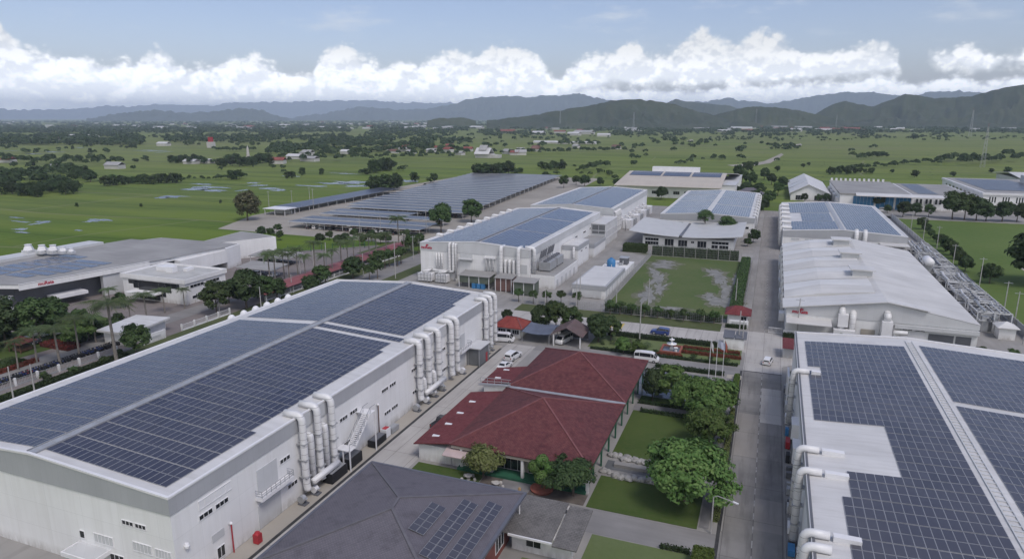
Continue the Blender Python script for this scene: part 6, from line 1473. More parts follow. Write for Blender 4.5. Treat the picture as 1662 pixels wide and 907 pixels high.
# garden trees by the main road
def putz(p, px, py, z, s_, label): x, y = g(px, py, z); return put(p, x, y, s_, label)
putz(BIG[0], 1115, 766, 4.3, (1.13,1.16,1.0), 'largest broad bright green tree over the garden lawn, next to the driveway end')
putz(BIG[1], 1153, 692, 3.6, (.66,.70,.80), 'bright green tree between garden lawn and road, beyond the largest tree')
putz(BIG[2], 1128, 640, 3.8, (.80,.80,.84), 'bright green tree at the paved path of the garden by the road')
putz(MIDB[0], 1092, 622, 3.4, (1.25,1.25,1.1), 'bright green tree leaning over the garden pond'); putz(MIDB[1], 1166, 648, 3.4, (1.2,1.2,1.15), 'bright green tree at the pond corner nearest the flagpoles')
putz(MIDB[0], 1150, 668, 3.2, (1.0,1.0,1.0), 'smaller bright green tree squeezed between two larger ones by the garden path'); putz(MIDD[0], 1060, 622, 3.6, (.72,.72,.95), 'dark rounded tree at the pond edge by the red roofed hall'); put(MIDD[1], -17.6, 125.6, (.5,.5,.62), 'smaller dark tree below the rounded one at the pond edge')
put(YELT, -36.4, 83.6, 1.0, 'round yellowish green tree before the dark windows of the red roofed hall'); put(DARKT, -22.6, 83.6, (1.0,1.0,1.0), 'dark dense tree at the front corner of the red roofed hall')
# topiary with balls
tp = thing('topiary', 'clipped topiary with several bright green balls before the red roofed hall', 'topiary', (-27.2,83.4,0)); MB().tube([(-27.2,83.4,0),(-27.15,83.4,2.0),(-27.0,83.5,4.2)], [.16,.12,.06], 7).build('trunk', BARK, tp)
for k, (dx, dy, z, r) in enumerate(((0,0,4.6,.95),(-1.1,-.2,3.6,.95),(1.1,.1,3.7,.9),(.2,-1.0,2.6,1.0),(-1.0,.9,2.5,.9),(1.0,.9,2.3,.8))):
    rg = np.random.default_rng(k); q = rg.normal(size=(800,3)); q /= np.linalg.norm(q,axis=1,keepdims=True); o = bpy.data.objects.new('leaf_ball', quads_mesh('leaf_ball', q*r*rg.uniform(.86,1.04,(800,1))+np.array([dx,dy,z]), q+rg.normal(size=q.shape)*.25, np.full(800,.13), LF_BRIGHT, .6, k)); COL.objects.link(o); o.parent = tp
pl = MB().lathe(-27.2,83.4,[(1.6,.02),(1.7,.35),(1.5,.4)],16).build('planter', TERRA, tp)
pt_ = thing('potted_figure', 'ochre garden statue on a plinth beside the paved court', 'statue', (-29.4,80.6,0)); MB().box(-29.9,-28.9,79.6,80.6,.05,.5).build('plinth', STONEW, pt_); MB().lathe(-29.4,80.1,[(.3,.5),(.36,.9),(.22,1.35),(.24,1.6),(.08,1.8)],10).build('figure', surf('ochre_clay',(.36,.24,.12),.8,.2,1), pt_, True)
# round the car port and behind the hall
for i, (x, y, s, p, lab) in enumerate([(-51.4,154.2,.95,MIDD[0],'dark tree directly behind the blue grey awning, next to the guard house'),(-47.4,155.4,1.05,MIDG[1],'dark green tree behind the awning, middle of the clump'),(-43.6,156.6,.85,MIDG[0],'mid green tree behind the ridge of the car port'),(-35.4,150.6,.98,MIDD[2],'dark broad tree on the lawn beside the car port'),(-33.0,153.4,.8,MIDG[1],'green tree at the hedge next to the dark broad tree'),(-37.0,156.2,.75,MIDD[0],'dark tree between cross road and car port'),
    (-28.2,144.6,.62,MIDB[0],'small bright tree behind the far corner of the red roofed hall'),(-25.0,144.4,.55,MIDB[1],'small bright bush tree beside the driving white van'),(-61.6,158.0,.5,MIDD[1],'small dark tree by the white ducts at the cross road')]): put(p, x, y, s, lab)
for i, (x, y) in enumerate([(-65.6,177.6),(-61.0,177.2),(-57.2,178.0),(-53.5,179.8),(-48.8,180)]): put(YOUNG[i%3], x, y, 1.2, 'young round tree in the row before the middle factory yard', 'tree', 'young trees before the middle factory yard')
for i, x in enumerate((-38,-35.4,-32.4,-28.8,-25.4,-22,-18.6,-14.2,-11.0)): put(YOUNG[i%3], x, 174.2+(i%3)*.6, rnd.uniform(.8,1.25), 'young tree in the row along the near fence of the playing field', 'tree', 'young trees along the playing field fence')
for i, (x, y) in enumerate([(-34,149),(-30,147.2),(-24,149.4),(-26.4,153.2),(-13,147.4),(-9.4,147.4),(-6,147.4),(-21.4,147.2)]): put(SHRUB[i%2], x, y, rnd.uniform(.35,.5), 'low clipped shrub dotted on the pale lawn by the fountain', 'shrub', 'low shrubs on the pale lawn')
for i, (x, y, lab) in enumerate([(-31.5,150.4,'small low palm on the pale lawn by the car port trees'),(-24.0,151.2,'small low palm on the pale lawn near the fountain'),(-28,152.8,'small low palm before the hedge of the cross road')]): put(LOWPALM, x, y, 1.0, lab, 'palm')
# hedges
def hedge(lab, x0, x1, y0, y1, h, m, n=None, leaf=.16, name='hedge', cat='hedge'):
    t = thing(name, lab, cat, ((x0+x1)/2,(y0+y1)/2,0)); Lx, Ly = x1-x0, y1-y0; A_ = Lx*Ly+2*h*(Lx+Ly); n = n or int(min(9000, A_*26)); rg = np.random.default_rng(int(abs(x0*7+y0*13)))
    w = np.array([Lx*Ly, h*Lx, h*Lx, h*Ly, h*Ly]); f = rg.choice(5, n, p=w/w.sum()); u, v = rg.uniform(0,1,n), rg.uniform(0,1,n); C = np.zeros((n,3)); Nn = np.zeros((n,3))
    for k in range(5):
        i = f == k
        if k == 0: C[i] = np.stack([u[i]*Lx, v[i]*Ly, np.full(i.sum(),h)],1); Nn[i] = (0,0,1)
        elif k < 3: C[i] = np.stack([u[i]*Lx, np.full(i.sum(),(k-1)*Ly), v[i]*h],1); Nn[i] = (0,2*k-3,.3)
        else: C[i] = np.stack([np.full(i.sum(),(k-3)*Lx), u[i]*Ly, v[i]*h],1); Nn[i] = (2*k-7,0,.3)
    C[:,2] += np.array([.10*mnoise.noise(Vector((c[0]*.7+x0, c[1]*.7+y0, 3))) for c in C])*(C[:,2]>h*.5)
    C += rg.normal(size=C.shape)*.07; Nn = Nn+rg.normal(size=Nn.shape)*.45; C -= np.array([Lx/2,Ly/2,0])
    o = bpy.data.objects.new('foliage', quads_mesh('foliage', C, Nn, np.full(n,leaf*max(1,math.sqrt(A_*26/n)*.8)), m, .65)); COL.objects.link(o); o.parent = t
    mb = MB(); i = .10; mb.box(x0+i,x1-i,y0+i,y1-i,0,h-i); mb.build('core', CORE, t); return t
CORE = surf('twig_thicket', (.020,.030,.012), .95, .2, 2)
hedge('long dark clipped hedge between the cross road and the pale lawn', -34.5,-8.2,156.3,157.7,1.05,LF_HEDGE); hedge('low dark hedge edging the garden drive on the lawn side', -36,-3.6,145.0,145.8,.6,LF_HEDGE); hedge('low dark hedge edging the garden drive on the pond side', -20,-6,138.3,139.3,.8,LF_HEDGE)
hedge('clipped lime green hedge block at the mouth of the driveway', -5.1,-2.9,69.5,75.2,1.9,LF_LIME,9000,.12); hedge('low dark hedge strip ending at the lime green block', -9.2,-5.6,75.6,76.2,.6,LF_HEDGE)
hedge('narrow yellowish hedge along the kerb of the main road', -3.5,-2.9,84,121,.8,LF_YEL,6000,.12); hedge('narrow lime hedge along the kerb next to the pond', -3.8,-2.9,124,138.6,.9,LF_LIME,4000,.12)
hedge('dark low hedge along the garden path above the lawn', -20,-9.5,118.45,119.1,.6,LF_HEDGE); hedge('dark low hedge on the lawn side of the garden path', -18.8,-10.8,114.7,115.3,.7,LF_HEDGE)
hedge('red leaved hedge running from the fountain towards the junction, far row', -15.9,-3.6,152.6,153.4,.7,LF_RED,3500,.13); hedge('red leaved hedge running from the fountain towards the junction, near row', -15.9,-3.2,149.6,150.4,.6,LF_RED,3500,.13); hedge('red leaved hedge around the near side of the fountain planter', -21.2,-15.6,146.6,147.4,.5,LF_RED,2500,.13); hedge('dark hedge between the two red leaved rows', -15.8,-4,150.8,152.2,.35,LF_MID,3500,.14)
hedge('tall dark hedge behind the mesh fence before the curved office roofs', -41,-9.4,260.2,261.8,3.4,LF_DARK,7000,.28); hedge('tall leafy shrubbery between the playing field and the main road', -7.9,-5.0,186,258,2.2,LF_MID,9000,.24); hedge('dark hedge along the near fence of the playing field', -40,-9.5,177.0,178.2,1.7,LF_DARK,7000,.2)
hedge('round hedge bank beside the office with the curved roofs', -53,-44,262.6,267,3.0,LF_MID,5000,.28); hedge('dark hedge beside the pale board wall at the junction', 5.6,15,169.8,170.8,1.1,LF_HEDGE); hedge('dark hedge inside the mesh fence before the bay doors', 16,52,170,171.2,1.3,LF_HEDGE,7000,.2); hedge('low hedge at the kerb corner beyond the junction', 6,11,167.2,168.2,.8,LF_HEDGE)
hedge('dark hedge before the corner guard house', -8,-3,173.2,174.0,1.0,LF_HEDGE)
hedge('reddish clipped hedge bed in the forecourt of the left estate', -156,-147,101,104,.9,LF_RED,4000,.2); hedge('dark clipped hedge bed in the forecourt of the left estate', -158,-150,104.5,108,1.0,LF_HEDGE,4000,.2); hedge('rounded hedge island at the bend of the forecourt', -152,-147.5,87,92,1.1,LF_MID,4000,.2); hedge('reddish hedge ring round the forecourt island', -147.4,-146.6,86,94,.8,LF_RED,2500,.2)
hedge('green bank of shrubs outside the fence with stout posts', -133.6,-131.6,76,104,.5,LF_HEDGE,6000,.2); hedge('long hedge between the service road and the left factory', -110.6,-108.8,96,150,1.2,LF_HEDGE,8000,.22); hedge('orange flowering bed beside the car shelter', -150,-142,170,173.6,.6,LF_RED,3000,.2)
for i, (x, y) in enumerate([(18,170.4),(26.5,169.6),(33,170.2),(40.5,170.6),(46.5,170.4),(52.2,169.6),(57.5,169.4)]): put(MIDG[i%3], x, y, rnd.uniform(.32,.46), 'small round tree at the mesh fence before the bay doors', 'tree', 'small trees before the bay doors')
for i, (x, y, s_) in enumerate([(-163,112,1.6),(-160,116,1.4),(-166,118,1.8),(-157,113,1.2),(-152,117,1.5),(-150,110,1.2),(-168,108,1.7),(-171,113,1.8),(-162,94,1.5),(-166,98,1.9),(-170,103,1.7),(-155,121,1.3)]): put(SHRUB[i%2], x, y, s_, 'leafy garden shrub in the forecourt beds of the left estate', 'shrub', 'garden shrubs of the forecourt')
sheet('lawn', [(-172,92),(-153,92),(-149.8,122),(-166,124),(-174,112)], .045, LAWN)
# pavilion in the forecourt
pv_ = thing('pavilion', 'small red brown roofed pavilion among the forecourt trees', 'pavilion', (-157,98,0)); hip(-159.6,-154.6,95.4,99.8,2.4,3.6,[(-157.1,97.6)]).build('roof', tile_mat('red_brown_roof_tile',(.10,.03,.03),(.14,.04,.04),(.16,.06,.05),1.2,0), pv_)
for x in (-159,-155.2):
    for y in (96,99.3): MB().bar((x,y,0),(x,y,2.4),.16).build('post', WOODBR, pv_)
MB().box(-158.6,-155.6,96.4,99,.3,1.0).build('bench', WOODBR, pv_)
# palms and trees of the left estate
for i, (px, py, h, lab) in enumerate([(98,592,66,'stout palm at the row of motorbikes with drooping crown'),(129,579,70,'slender palm behind the row of motorbikes'),(190,590,112,'tallest palm, beside the gatehouse, its crown above the fence'),(212,524,40,'palm right behind the gatehouse roof, left of a pair'),(240,526,56,'bushy palm right behind the gatehouse roof, right of a pair')]):
    x, y = g(px, py); d_ = math.hypot(x,y); hm = h*d_/1131*1.06; put(PALM[i%2], x, y, (hm/11.2*(1.5 if i==0 else 1.3),)*2+(hm/11.2,), lab, 'palm')
for i, (px, py, h, lab) in enumerate([(60,588,58,'palm at the forecourt kerb behind the motorbikes, leaning crown'),(30,600,50,'palm near the hedge island of the forecourt'),(156,556,48,'palm between gatehouse and red hedge bed'),(268,508,44,'palm beyond the gatehouse end toward the reception'),(300,500,36,'short palm on the forecourt before the reception porch'),(180,505,40,'palm before the dark entrance of the flat roofed plant')]):
    x, y = g(px, py); hm = h*math.hypot(x,y)/1131*1.06; put(PALM[i%2], x, y, (hm/11.2*1.35,)*2+(hm/11.2,), lab, 'palm')
for i, (px, py) in enumerate([(448,455),(470,452),(484,440),(497,450),(529,452),(555,425),(600,420),(612,412),(648,398),(656,404),(575,418),(585,408),(462,446),(512,438),(540,440),(566,432),(628,408),(440,462)]): x, y = g(px, py+10); put(PALM[i%2], x, y, rnd.uniform(1.0,1.3) if i != 8 else 1.5, 'palm in the loose row along the red walkway', 'palm', 'palms along the red walkway')
for i, (px, py, s, p, lab) in enumerate([(400,500,1.6,MIDD[0],'tall dark tree beside the reception building at the fence'),(372,492,1.0,MIDD[1],'dark tree left of the tall one beside the reception building'),(352,510,1.3,MIDG[0],'leafy tree before the end wall of the reception building'),(10,562,1.7,MIDD[2],'big dark tree at the edge of the forecourt'),(66,556,1.5,MIDG[1],'tall leafy tree with spreading crown in the forecourt'),(88,542,1.25,MIDG[2],'leafy tree behind the tall one in the forecourt'),(122,562,1.1,MIDB[0],'light green tree beside the flowering beds of the forecourt'),(145,552,.9,MIDD[0],'dark low tree by the red brown pavilion'),(165,545,.55,MIDG[0],'small tree beside the gatehouse roof'),(222,578,1.0,MIDG[2],'leafy tree at the fence before the gatehouse'),
    (196,500,.6,MIDG[1],'small tree before the dark entrance of the flat roofed plant'),(430,488,1.05,MIDG[0],'tree at the near end of the red walkway'),(450,485,.9,MIDD[1],'dark low tree by the white umbrella'),(505,480,.9,MIDD[2],'dark tree behind the white domed vents'),(523,466,.95,MIDG[1],'tree behind the last of the white domed vents'),(573,452,1.1,MIDD[0],'dark tree at the fence by the service road'),(402,358,1.25,FLOWT,'tall tree with pale yellow flowers at the corner of the paddies')]):
    putpx(p, px, py, s, lab)
for i, (px, py) in enumerate([(604,436),(612,430),(625,432),(632,428),(600,452),(613,448),(651,424),(645,428),(660,408),(668,404),(682,396),(680,408)]): putpx(YOUNG[i%3], px, py+4, rnd.uniform(1.6,2.1), 'small round street tree in the row along the service road', 'tree', 'street trees along the service road')
for i, (px, py) in enumerate([(70,612),(75,618),(120,604),(128,603),(170,588),(195,575)]): putpx(SHRUB[i%2], px, py, rnd.uniform(.5,.8), 'leafy shrub at the fence with stout white posts', 'shrub', 'shrubs along the fence with stout posts')
# along the car park and factories further off
for i, (px, py, s, p, lab) in enumerate([(765,361,1.65,MIDG[0],'rounded tree at the edge of the solar car park behind the middle factory roof'),(716,378,1.85,MIDG[1],'broad rounded tree at the near right corner of the solar car park'),(915,305,1.2,MIDG[2],'tall tree at the far right corner of the solar car park'),(949,303,1.3,MIDD[1],'dark tree between car park corner and the second factory'),(935,300,1.0,MIDG[0],'green tree in the clump behind the second factory roof'),(1001,304,1.0,MIDD[0],'round tree directly behind the second factory roof'),(975,302,.9,MIDD[2],'dark tree in the clump behind the second factory roof'),
    (1073,324,1.25,MIDD[1],'dark round tree between the low white factory and the second one'),(1103,309,1.1,MIDD[2],'dark round tree behind the pale roofed low factory'),(1143,384,1.15,SPARSE,'tall bare looking tree with thin crown behind the curved office'),(1180,387,1.35,MIDG[2],'broad green tree behind the curved office, beside the thin one'),(1105,382,.8,MIDG[1],'small tree behind the gap of the curved office roofs'),(1070,376,.85,MIDD[0],'small dark tree behind the end of the curved office'),(1222,394,.85,MIDD[2],'dark tree beside the main road at the end of the curved office'),(1213,400,.5,MIDG[0],'small tree at the road end of the curved office'),
    (1247,336,1.3,MIDG[1],'tall green tree closing the far end of the main road'),(1230,320,1.4,MIDD[0],'dark tree behind the far end of the main road'),(1218,302,1.6,MIDD[1],'broad dark tree beside the grey hipped house'),(1204,298,1.6,MIDG[2],'broad green tree left of the grey hipped house'),(1239,342,.9,MIDD[2],'dark tree at the kerb of the far road end'),(1252,300,1.3,MIDD[1],'dark tree behind the grey hipped house'),(1186,308,1.1,MIDD[2],'dark tree at the corner of the tan roofed factory'),(1176,312,1.0,MIDG[0],'green tree below the corner of the tan roofed factory'),(1192,316,1.0,MIDD[0],'dark round tree beside the pale photovoltaic roof end'),
    (1425,340,1.15,MIDG[1],'loose tree before the blue glass front'),(1440,346,.7,MIDD[0],'small dark tree before the blue glass front'),(1305,328,.8,MIDD[2],'dark tree before the white hangar'),(1328,328,.7,MIDG[0],'small tree before the white hangar end'),(1340,328,.8,MIDD[1],'dark tree between white hangar and blue glass front'),(1465,352,1.2,MIDD[2],'dark spreading tree at the corner of the meadow'),(1485,350,1.05,MIDD[0],'dark rounded tree before the white works at the meadow'),(1507,352,.95,MIDG[1],'pruned tree beside the parked car at the meadow'),(1545,356,2.0,MIDG[2],'tallest tree of the clump at the far meadow edge'),(1565,357,1.85,MIDG[0],'tall green tree inside the clump at the far meadow edge'),(1584,358,1.75,MIDD[1],'broad dark tree in the clump at the far meadow edge'),(1600,359,1.4,MIDD[0],'dark tree right of the broad one at the meadow edge'),(1626,360,1.5,MIDD[2],'dark rounded tree standing apart at the far meadow edge'),(1650,360,1.4,MIDD[1],'dark tree near the end of the far meadow edge'),
    (1690,462,(3.3,3.3,2.7),MIDD[0],'huge dark rain tree spreading over the meadow at the picture edge'),(1606,460,.95,MIDD[1],'dark dense tree standing alone on the meadow beside a track')]):
    putpx(p, px, py, s, lab)
for px, py, s_, k_, lab in ((1210,318,1.4,0,'dark bushy tree crowding the grey hipped house on its near side'),(1226,332,1.3,1,'bushy tree at the end wall of the pale photovoltaic roof'),(1262,318,1.2,2,'dark tree between the grey hipped house and the white hangar'),(1270,306,1.3,0,'tall dark tree behind the white hangar corner'),(1198,288,1.6,1,'big tree behind the tan roofed factory wing'),(1214,284,1.7,2,'big dark tree in the grove beyond the tan roofed factory'),(1240,292,1.5,0,'dark crown in the grove behind the grey hipped house'),(1232,346,.9,1,'low bushy tree where the main road ends')):
    putpx((MIDD+MIDG)[k_*2], px, py, s_, lab)
for i, (px, py) in enumerate([(1486,372),(1493,378),(1500,386),(1508,392),(1516,400),(1522,408),(1530,414),(1538,420),(1542,430),(1552,440)]): x, y = g(px, py); put(MIDD[i%3] if i%2 else MIDG[i%3], x+2.5, y, rnd.uniform(.5,.85), 'bushy tree in the row along the meadow side of the boundary wall', 'tree', 'trees along the boundary wall')
for i in range(14): put(SHRUB[i%2], -111+rnd.uniform(-1.5,1.5), 245+i*12, rnd.uniform(1.2,2.2), 'shrub in the row between solar car park and the middle factories', 'shrub', 'shrubs behind the middle factories')
for i, (px, py) in enumerate([(425,378),(440,380),(452,372),(520,390),(535,384),(548,392),(560,388),(575,382),(590,392),(604,386),(618,390),(455,384),(630,388),(660,380)]): putpx(MIDG[i%3] if i%3 else MIDD[i%2], px, py+6, rnd.uniform(.5,.8), 'leafy tree in the belt between the solar car park and the red walkway', 'tree', 'trees between car park and walkway')
# ------------------------------------------------------------------ the plain: trees one by one near, woodland as a mass far off, houses, hills
EXTRA = []
def belt_mass(pts, n, smin, smax, *_, dy=2.5):
    P = [Vector(p) for p in pts]; seg = [(P[i+1]-P[i]).length for i in range(len(P)-1)]; T = sum(seg)
    for k in range(n):
        d = T*(k+rnd.uniform(.05,.95))/n; i = 0
        while i < len(seg)-1 and d > seg[i]: d -= seg[i]; i += 1
        q = P[i].lerp(P[i+1], d/seg[i]); EXTRA.append((*g(q.x, q.y+rnd.uniform(-dy,dy)), 9*rnd.uniform(smin,smax)))
def belt(pts, n, smin, smax, lab, grp, kinds=None, dy=2.5):
    P = [Vector(p) for p in pts]; seg = [(P[i+1]-P[i]).length for i in range(len(P)-1)]; T = sum(seg)
    for k in range(n):
        d = T*(k+rnd.uniform(.05,.95))/n; i = 0
        while i < len(seg)-1 and d > seg[i]: d -= seg[i]; i += 1
        q = P[i].lerp(P[i+1], d/seg[i]); x, y = g(q.x, q.y+rnd.uniform(-dy,dy)); s = rnd.uniform(smin,smax)
        p = rnd.choice(kinds or (FARD+FARD+FARM)); put(p, x, y, (s*rnd.uniform(.85,1.2), s*rnd.uniform(.85,1.2), s), lab, 'tree', grp)
belt([(2,312),(40,315),(75,314),(110,312),(130,308)], 24, .75, 1.15, 'dark tree in the thick wood at the edge of the paddies', 'wood at the edge of the paddies', FARD, 6)
belt_mass([(0,296),(30,294),(70,296)], 12, .9, 1.35, 'crown in the rear rows of the thick wood by the paddies', 'rear of the wood by the paddies', dy=4)
belt([(118,292),(135,286),(146,290),(148,302)], 7, .9, 1.25, 'tree in the taller clump behind the thick wood', 'taller clump behind the wood', FARD, 3)
belt([(170,302),(215,298),(250,299),(296,296)], 26, .5, 1.0, 'bushy tree of the hedgerow behind the flooded paddies', 'hedgerow behind the flooded paddies', FARD+FARM, 1.5)
belt_mass([(300,291),(330,292),(372,290),(400,288)], 14, .25, .5, 'low bush of the hedgerow near the lone round trees', 'low hedgerow bushes', dy=1)
belt([(375,292),(390,291)], 4, .75, 1.0, 'dark tree standing at the end of the hedgerow', 'trees at the end of the hedgerow', FARD, 1)
belt([(466,290),(478,289)], 3, .5, .75, 'dark tree between hedgerow and car park field', 'dark trees of the car park field', FARD, 1)
for px, py, s, lab in ((491,285,.85,'lone round tree in the field behind the solar car park, left one'),(522,284,.72,'lone round tree in the field behind the solar car park, right one'),(118,243,.75,'lone round tree on the pale plain, left of two'),(147,249,.9,'lone round tree on the pale plain, right of two'),(148,238,.8,'lone tree behind the two round trees on the plain'),(229,336,.25,'tiny bush alone among the flooded paddies'),(125,336,.3,'low bush on the paddy bund near the wood'),(358,330,.25,'tiny tree alone at the flooded terrace')):
    putpx(FARD[1], px, py, s, lab)
belt([(196,240),(225,242)], 5, .6, .85, 'round tree of the small group on the pale plain', 'small group on the pale plain', FARD, 1)
belt_mass([(0,262),(45,264),(80,268),(115,264),(150,266),(195,268)], 26, .8, 1.35, 'tree of the long wood behind the farm house', 'long wood behind the farm house', dy=4)
belt([(275,264),(300,264),(335,266)], 10, .85, 1.2, 'dark tree of the grove left of the pale hall', 'grove beside the pale hall', FARD, 2)
belt([(355,268),(385,268),(412,268),(440,266)], 18, .9, 1.45, 'dark tree of the large grove beside the red roofed house', 'large grove beside the red house', FARD, 4)
belt([(210,262),(245,262)], 4, .5, .8, 'small tree by the white walls on the plain', 'small trees by the white walls', FARD, 2)
belt_mass([(346,245),(380,246),(418,244)], 14, .7, 1.1, 'tree of the dark straight wood on the plain', 'dark straight wood', dy=1)
belt([(605,280),(625,276),(637,278)], 9, 1.0, 1.5, 'tree of the tall clump behind the white puddles', 'tall clump behind the puddles', FARD, 2)
belt([(590,282),(600,284)], 3, .5, .7, 'low tree at the edge of the tall clump', 'low trees at the tall clump', FARM, 1)
belt([(600,308),(625,310),(650,306)], 10, .95, 1.4, 'tree of the broad clump at the rear left of the solar car park', 'clump at the rear of the car park', FARD+FARM, 2)
for px, py, s, lab in ((642,296,.95,'round tree before the pond behind the car park, first of three'),(674,296,.85,'round tree before the pond behind the car park, second of three'),(703,298,1.0,'round tree before the pond behind the car park, third of three'),(690,305,.4,'small bush under the third round tree')): putpx(FARD[2], px, py, s, lab)
belt([(770,286),(790,288),(812,284),(826,282)], 11, .95, 1.6, 'tree of the clump behind the middle of the solar car park', 'clump behind the middle of the car park', FARD, 2)
belt([(830,282),(850,281)], 5, .5, .7, 'smaller tree right of the clump behind the car park', 'smaller trees behind the car park', FARM, 1)
belt([(876,276),(900,274),(915,276)], 9, .6, 1.0, 'tree of the loose line behind the second factory', 'loose line behind the second factory', FARD+FARM, 2)
belt_mass([(940,282),(960,276),(975,270),(990,272)], 7, .75, 1.1, 'tree near the far sheds with curved roofs', 'trees near the far sheds', dy=3)
belt_mass([(452,262),(500,258),(560,256),(620,256),(690,254),(760,252)], 44, .7, 1.2, 'tree of the long belt hiding the village roofs', 'belt round the village', dy=5)
belt_mass([(800,250),(850,250),(920,248),(980,246),(1030,244)], 30, .7, 1.15, 'tree of the belt right of the white temple roof', 'belt right of the temple', dy=2)
belt([(1345,284),(1370,283),(1392,283)], 6, .7, .95, 'tree of the small grove beyond the white hangar', 'small grove beyond the hangar', FARD, 1)
belt([(1346,279),(1380,279),(1420,283)], 8, .5, .8, 'bush tree of the meadow line behind the works', 'meadow line behind the works', FARD+FARM, 1)
belt_mass([(1373,276),(1410,274),(1450,270),(1500,266),(1530,266)], 26, .5, .85, 'tree of the long meadow hedgerow before the wood', 'long meadow hedgerow', dy=2)
belt_mass([(1520,266),(1560,264),(1600,262),(1640,258),(1662,262)], 26, .85, 1.35, 'tree of the large wood on the plain to the right of the mast', 'large wood beside the mast', dy=5)
for px, py, s, lab in ((1484,288,.85,'lone dark tree on the meadow behind the works'),(1546,287,.62,'small lone tree on the meadow under the mast'),(1608,281,.6,'lone bush tree on the meadow right of the mast'),(1634,282,.85,'lone broad tree on the meadow near the far white shed'),(1448,281,.5,'low bush pair on the meadow behind the works'),(1227,270,.7,'lone tree on the meadow beyond the tan roofed factory'),(1312,269,.5,'lone bush on the bright meadow'),(1485,227,1.7,'large lone tree far out on the plain'),(1262,278,.7,'small tree at the track on the meadow'),(1303,272,.55,'round bush on the meadow by the dirt track')): putpx(FARD[3], px, py, s, lab)
belt([(1415,254),(1440,254)], 7, .7, .95, 'tree of the compact copse on the bright meadow', 'compact copse on the meadow', FARD, 1)
# mass of far woodland: leaf clumps only, one object
rg = np.random.default_rng(5)
def woodland(name, bands, mat, seed, extra=()):
    rg = np.random.default_rng(seed); CC = []; NN = []; SS = []
    for x, y, h in extra:
        m = 130; q = rg.normal(size=(m,3)); q /= np.linalg.norm(q,axis=1,keepdims=True); q[:,2] = np.abs(q[:,2])*1.1-.2; w = h*rg.uniform(.42,.6)
        CC.append(q*np.array([w,w,h*.46])*rg.uniform(.55,1,(m,1))*np.array([1,1,1])+np.array([x,y,h*.52])); NN.append(q+rg.normal(size=q.shape)*.35+np.array([0,0,.35])); SS.append(np.full(m, h*.12))
    for x0, x1, y0, y1, n, h0, h1, cl in bands:
        for k in range(n):
            px, py = rg.uniform(x0,x1), rg.uniform(y0,y1)
            if mnoise.noise(Vector((px*.018+seed, py*.13, seed))) < cl: continue
            x, y = g(px, py); d = math.hypot(x,y); h = rg.uniform(h0,h1); m = 26 if d < 2500 else 14
            q = rg.normal(size=(m,3)); q /= np.linalg.norm(q,axis=1,keepdims=True); q[:,2] = np.abs(q[:,2])*1.1-.15; w = h*rg.uniform(.5,.85)*(1 if d < 2500 else 1.7)
            CC.append(q*np.array([w,w,h*.48])*rg.uniform(.6,1,(m,1))+np.array([x,y,h*.5])); NN.append(q+rg.normal(size=q.shape)*.3+np.array([0,0,.3])); SS.append(np.full(m, h*.30*(1 if d < 2500 else 1.5)))
    o = bpy.data.objects.new(name, quads_mesh(name, np.concatenate(CC), np.concatenate(NN), np.concatenate(SS), mat, .75, seed)); COL.objects.link(o); o['kind'] = 'stuff'; return o
woodland('far_woodland', [(-60,1720,196.6,200,1500,8,14,-.9),(-60,1720,200,206,1900,7,13,-.35),(-60,760,205,216,1900,7,12,-.3),(-40,260,216,236,1000,7,13,-.15),(260,760,216,232,900,6,12,-.12),(430,700,232,250,420,6,11,-.1),(760,1060,206,222,500,7,12,-.05),(1060,1720,203,216,1700,7,12,-.4),(1000,1420,214,222,260,6,10,-.1),(700,1060,222,240,260,6,10,.05),(1060,1300,220,246,230,5,10,.05),(1300,1700,212,226,220,5,9,.05),(0,120,270,300,60,5,9,-.2),(380,760,236,252,160,6,9,.1),(1020,1180,248,270,60,4,7,.1),(1180,1420,240,262,70,4,8,.15),(-20,200,236,252,60,4,8,.1),(200,700,262,292,45,3,6,.1)], LF_DARK, 3, EXTRA)
woodland('far_scrub', [(-60,1720,198,210,900,5,10,-.2),(-60,700,210,238,600,5,9,0),(700,1720,208,230,500,4,8,.05),(880,1000,262,296,25,3,5,-1)], LF_MID, 8)
# houses on the plain
HW = surf('far_white_wall', (.50,.49,.47), .7, .08, .2); HR = surf('far_red_roof', (.24,.075,.06), .8, .15, .2); HG = surf('far_grey_roof', (.36,.36,.36), .7, .12, .2); HW2 = surf('far_white_roof', (.54,.54,.54), .6, .05, .2); HB = surf('far_brown_roof', (.18,.10,.08), .8, .15, .2)
def far_house(lab, cat, roofm, w, l, h, grp, name='village_house'):
    t = thing(name, lab, cat, (0,0,0), grp, True); MB().box(-w/2,w/2,-l/2,l/2,0,h*.6).build('wall', HW, t)
    MB().extr_x([(-l/2-.5,h*.58),(0,h),(l/2+.5,h*.58),(l/2+.5,h*.64),(0,h*1.08),(-l/2-.5,h*.64)], -w/2-.5, w/2+.5).build('roof', roofm, t); t.location = (0,0,-5000); return t
def hp(p, px, py, s=1.0, rz=0.0, lab=None, grp=None):
    x, y = g(px, py); o = place(p, (x,y,0), rz, lab, grp, s); return o
V = [('white walled village house with red roof among the trees of the belt', HR, 12, 9, 6),('village house with grey roof among the trees of the belt', HG, 13, 9, 6),('village house with brown roof among the trees of the belt', HB, 12, 9, 6)]
vp = [far_house(a, 'house', b, c, d, e, None) for a, b, c, d, e in V]
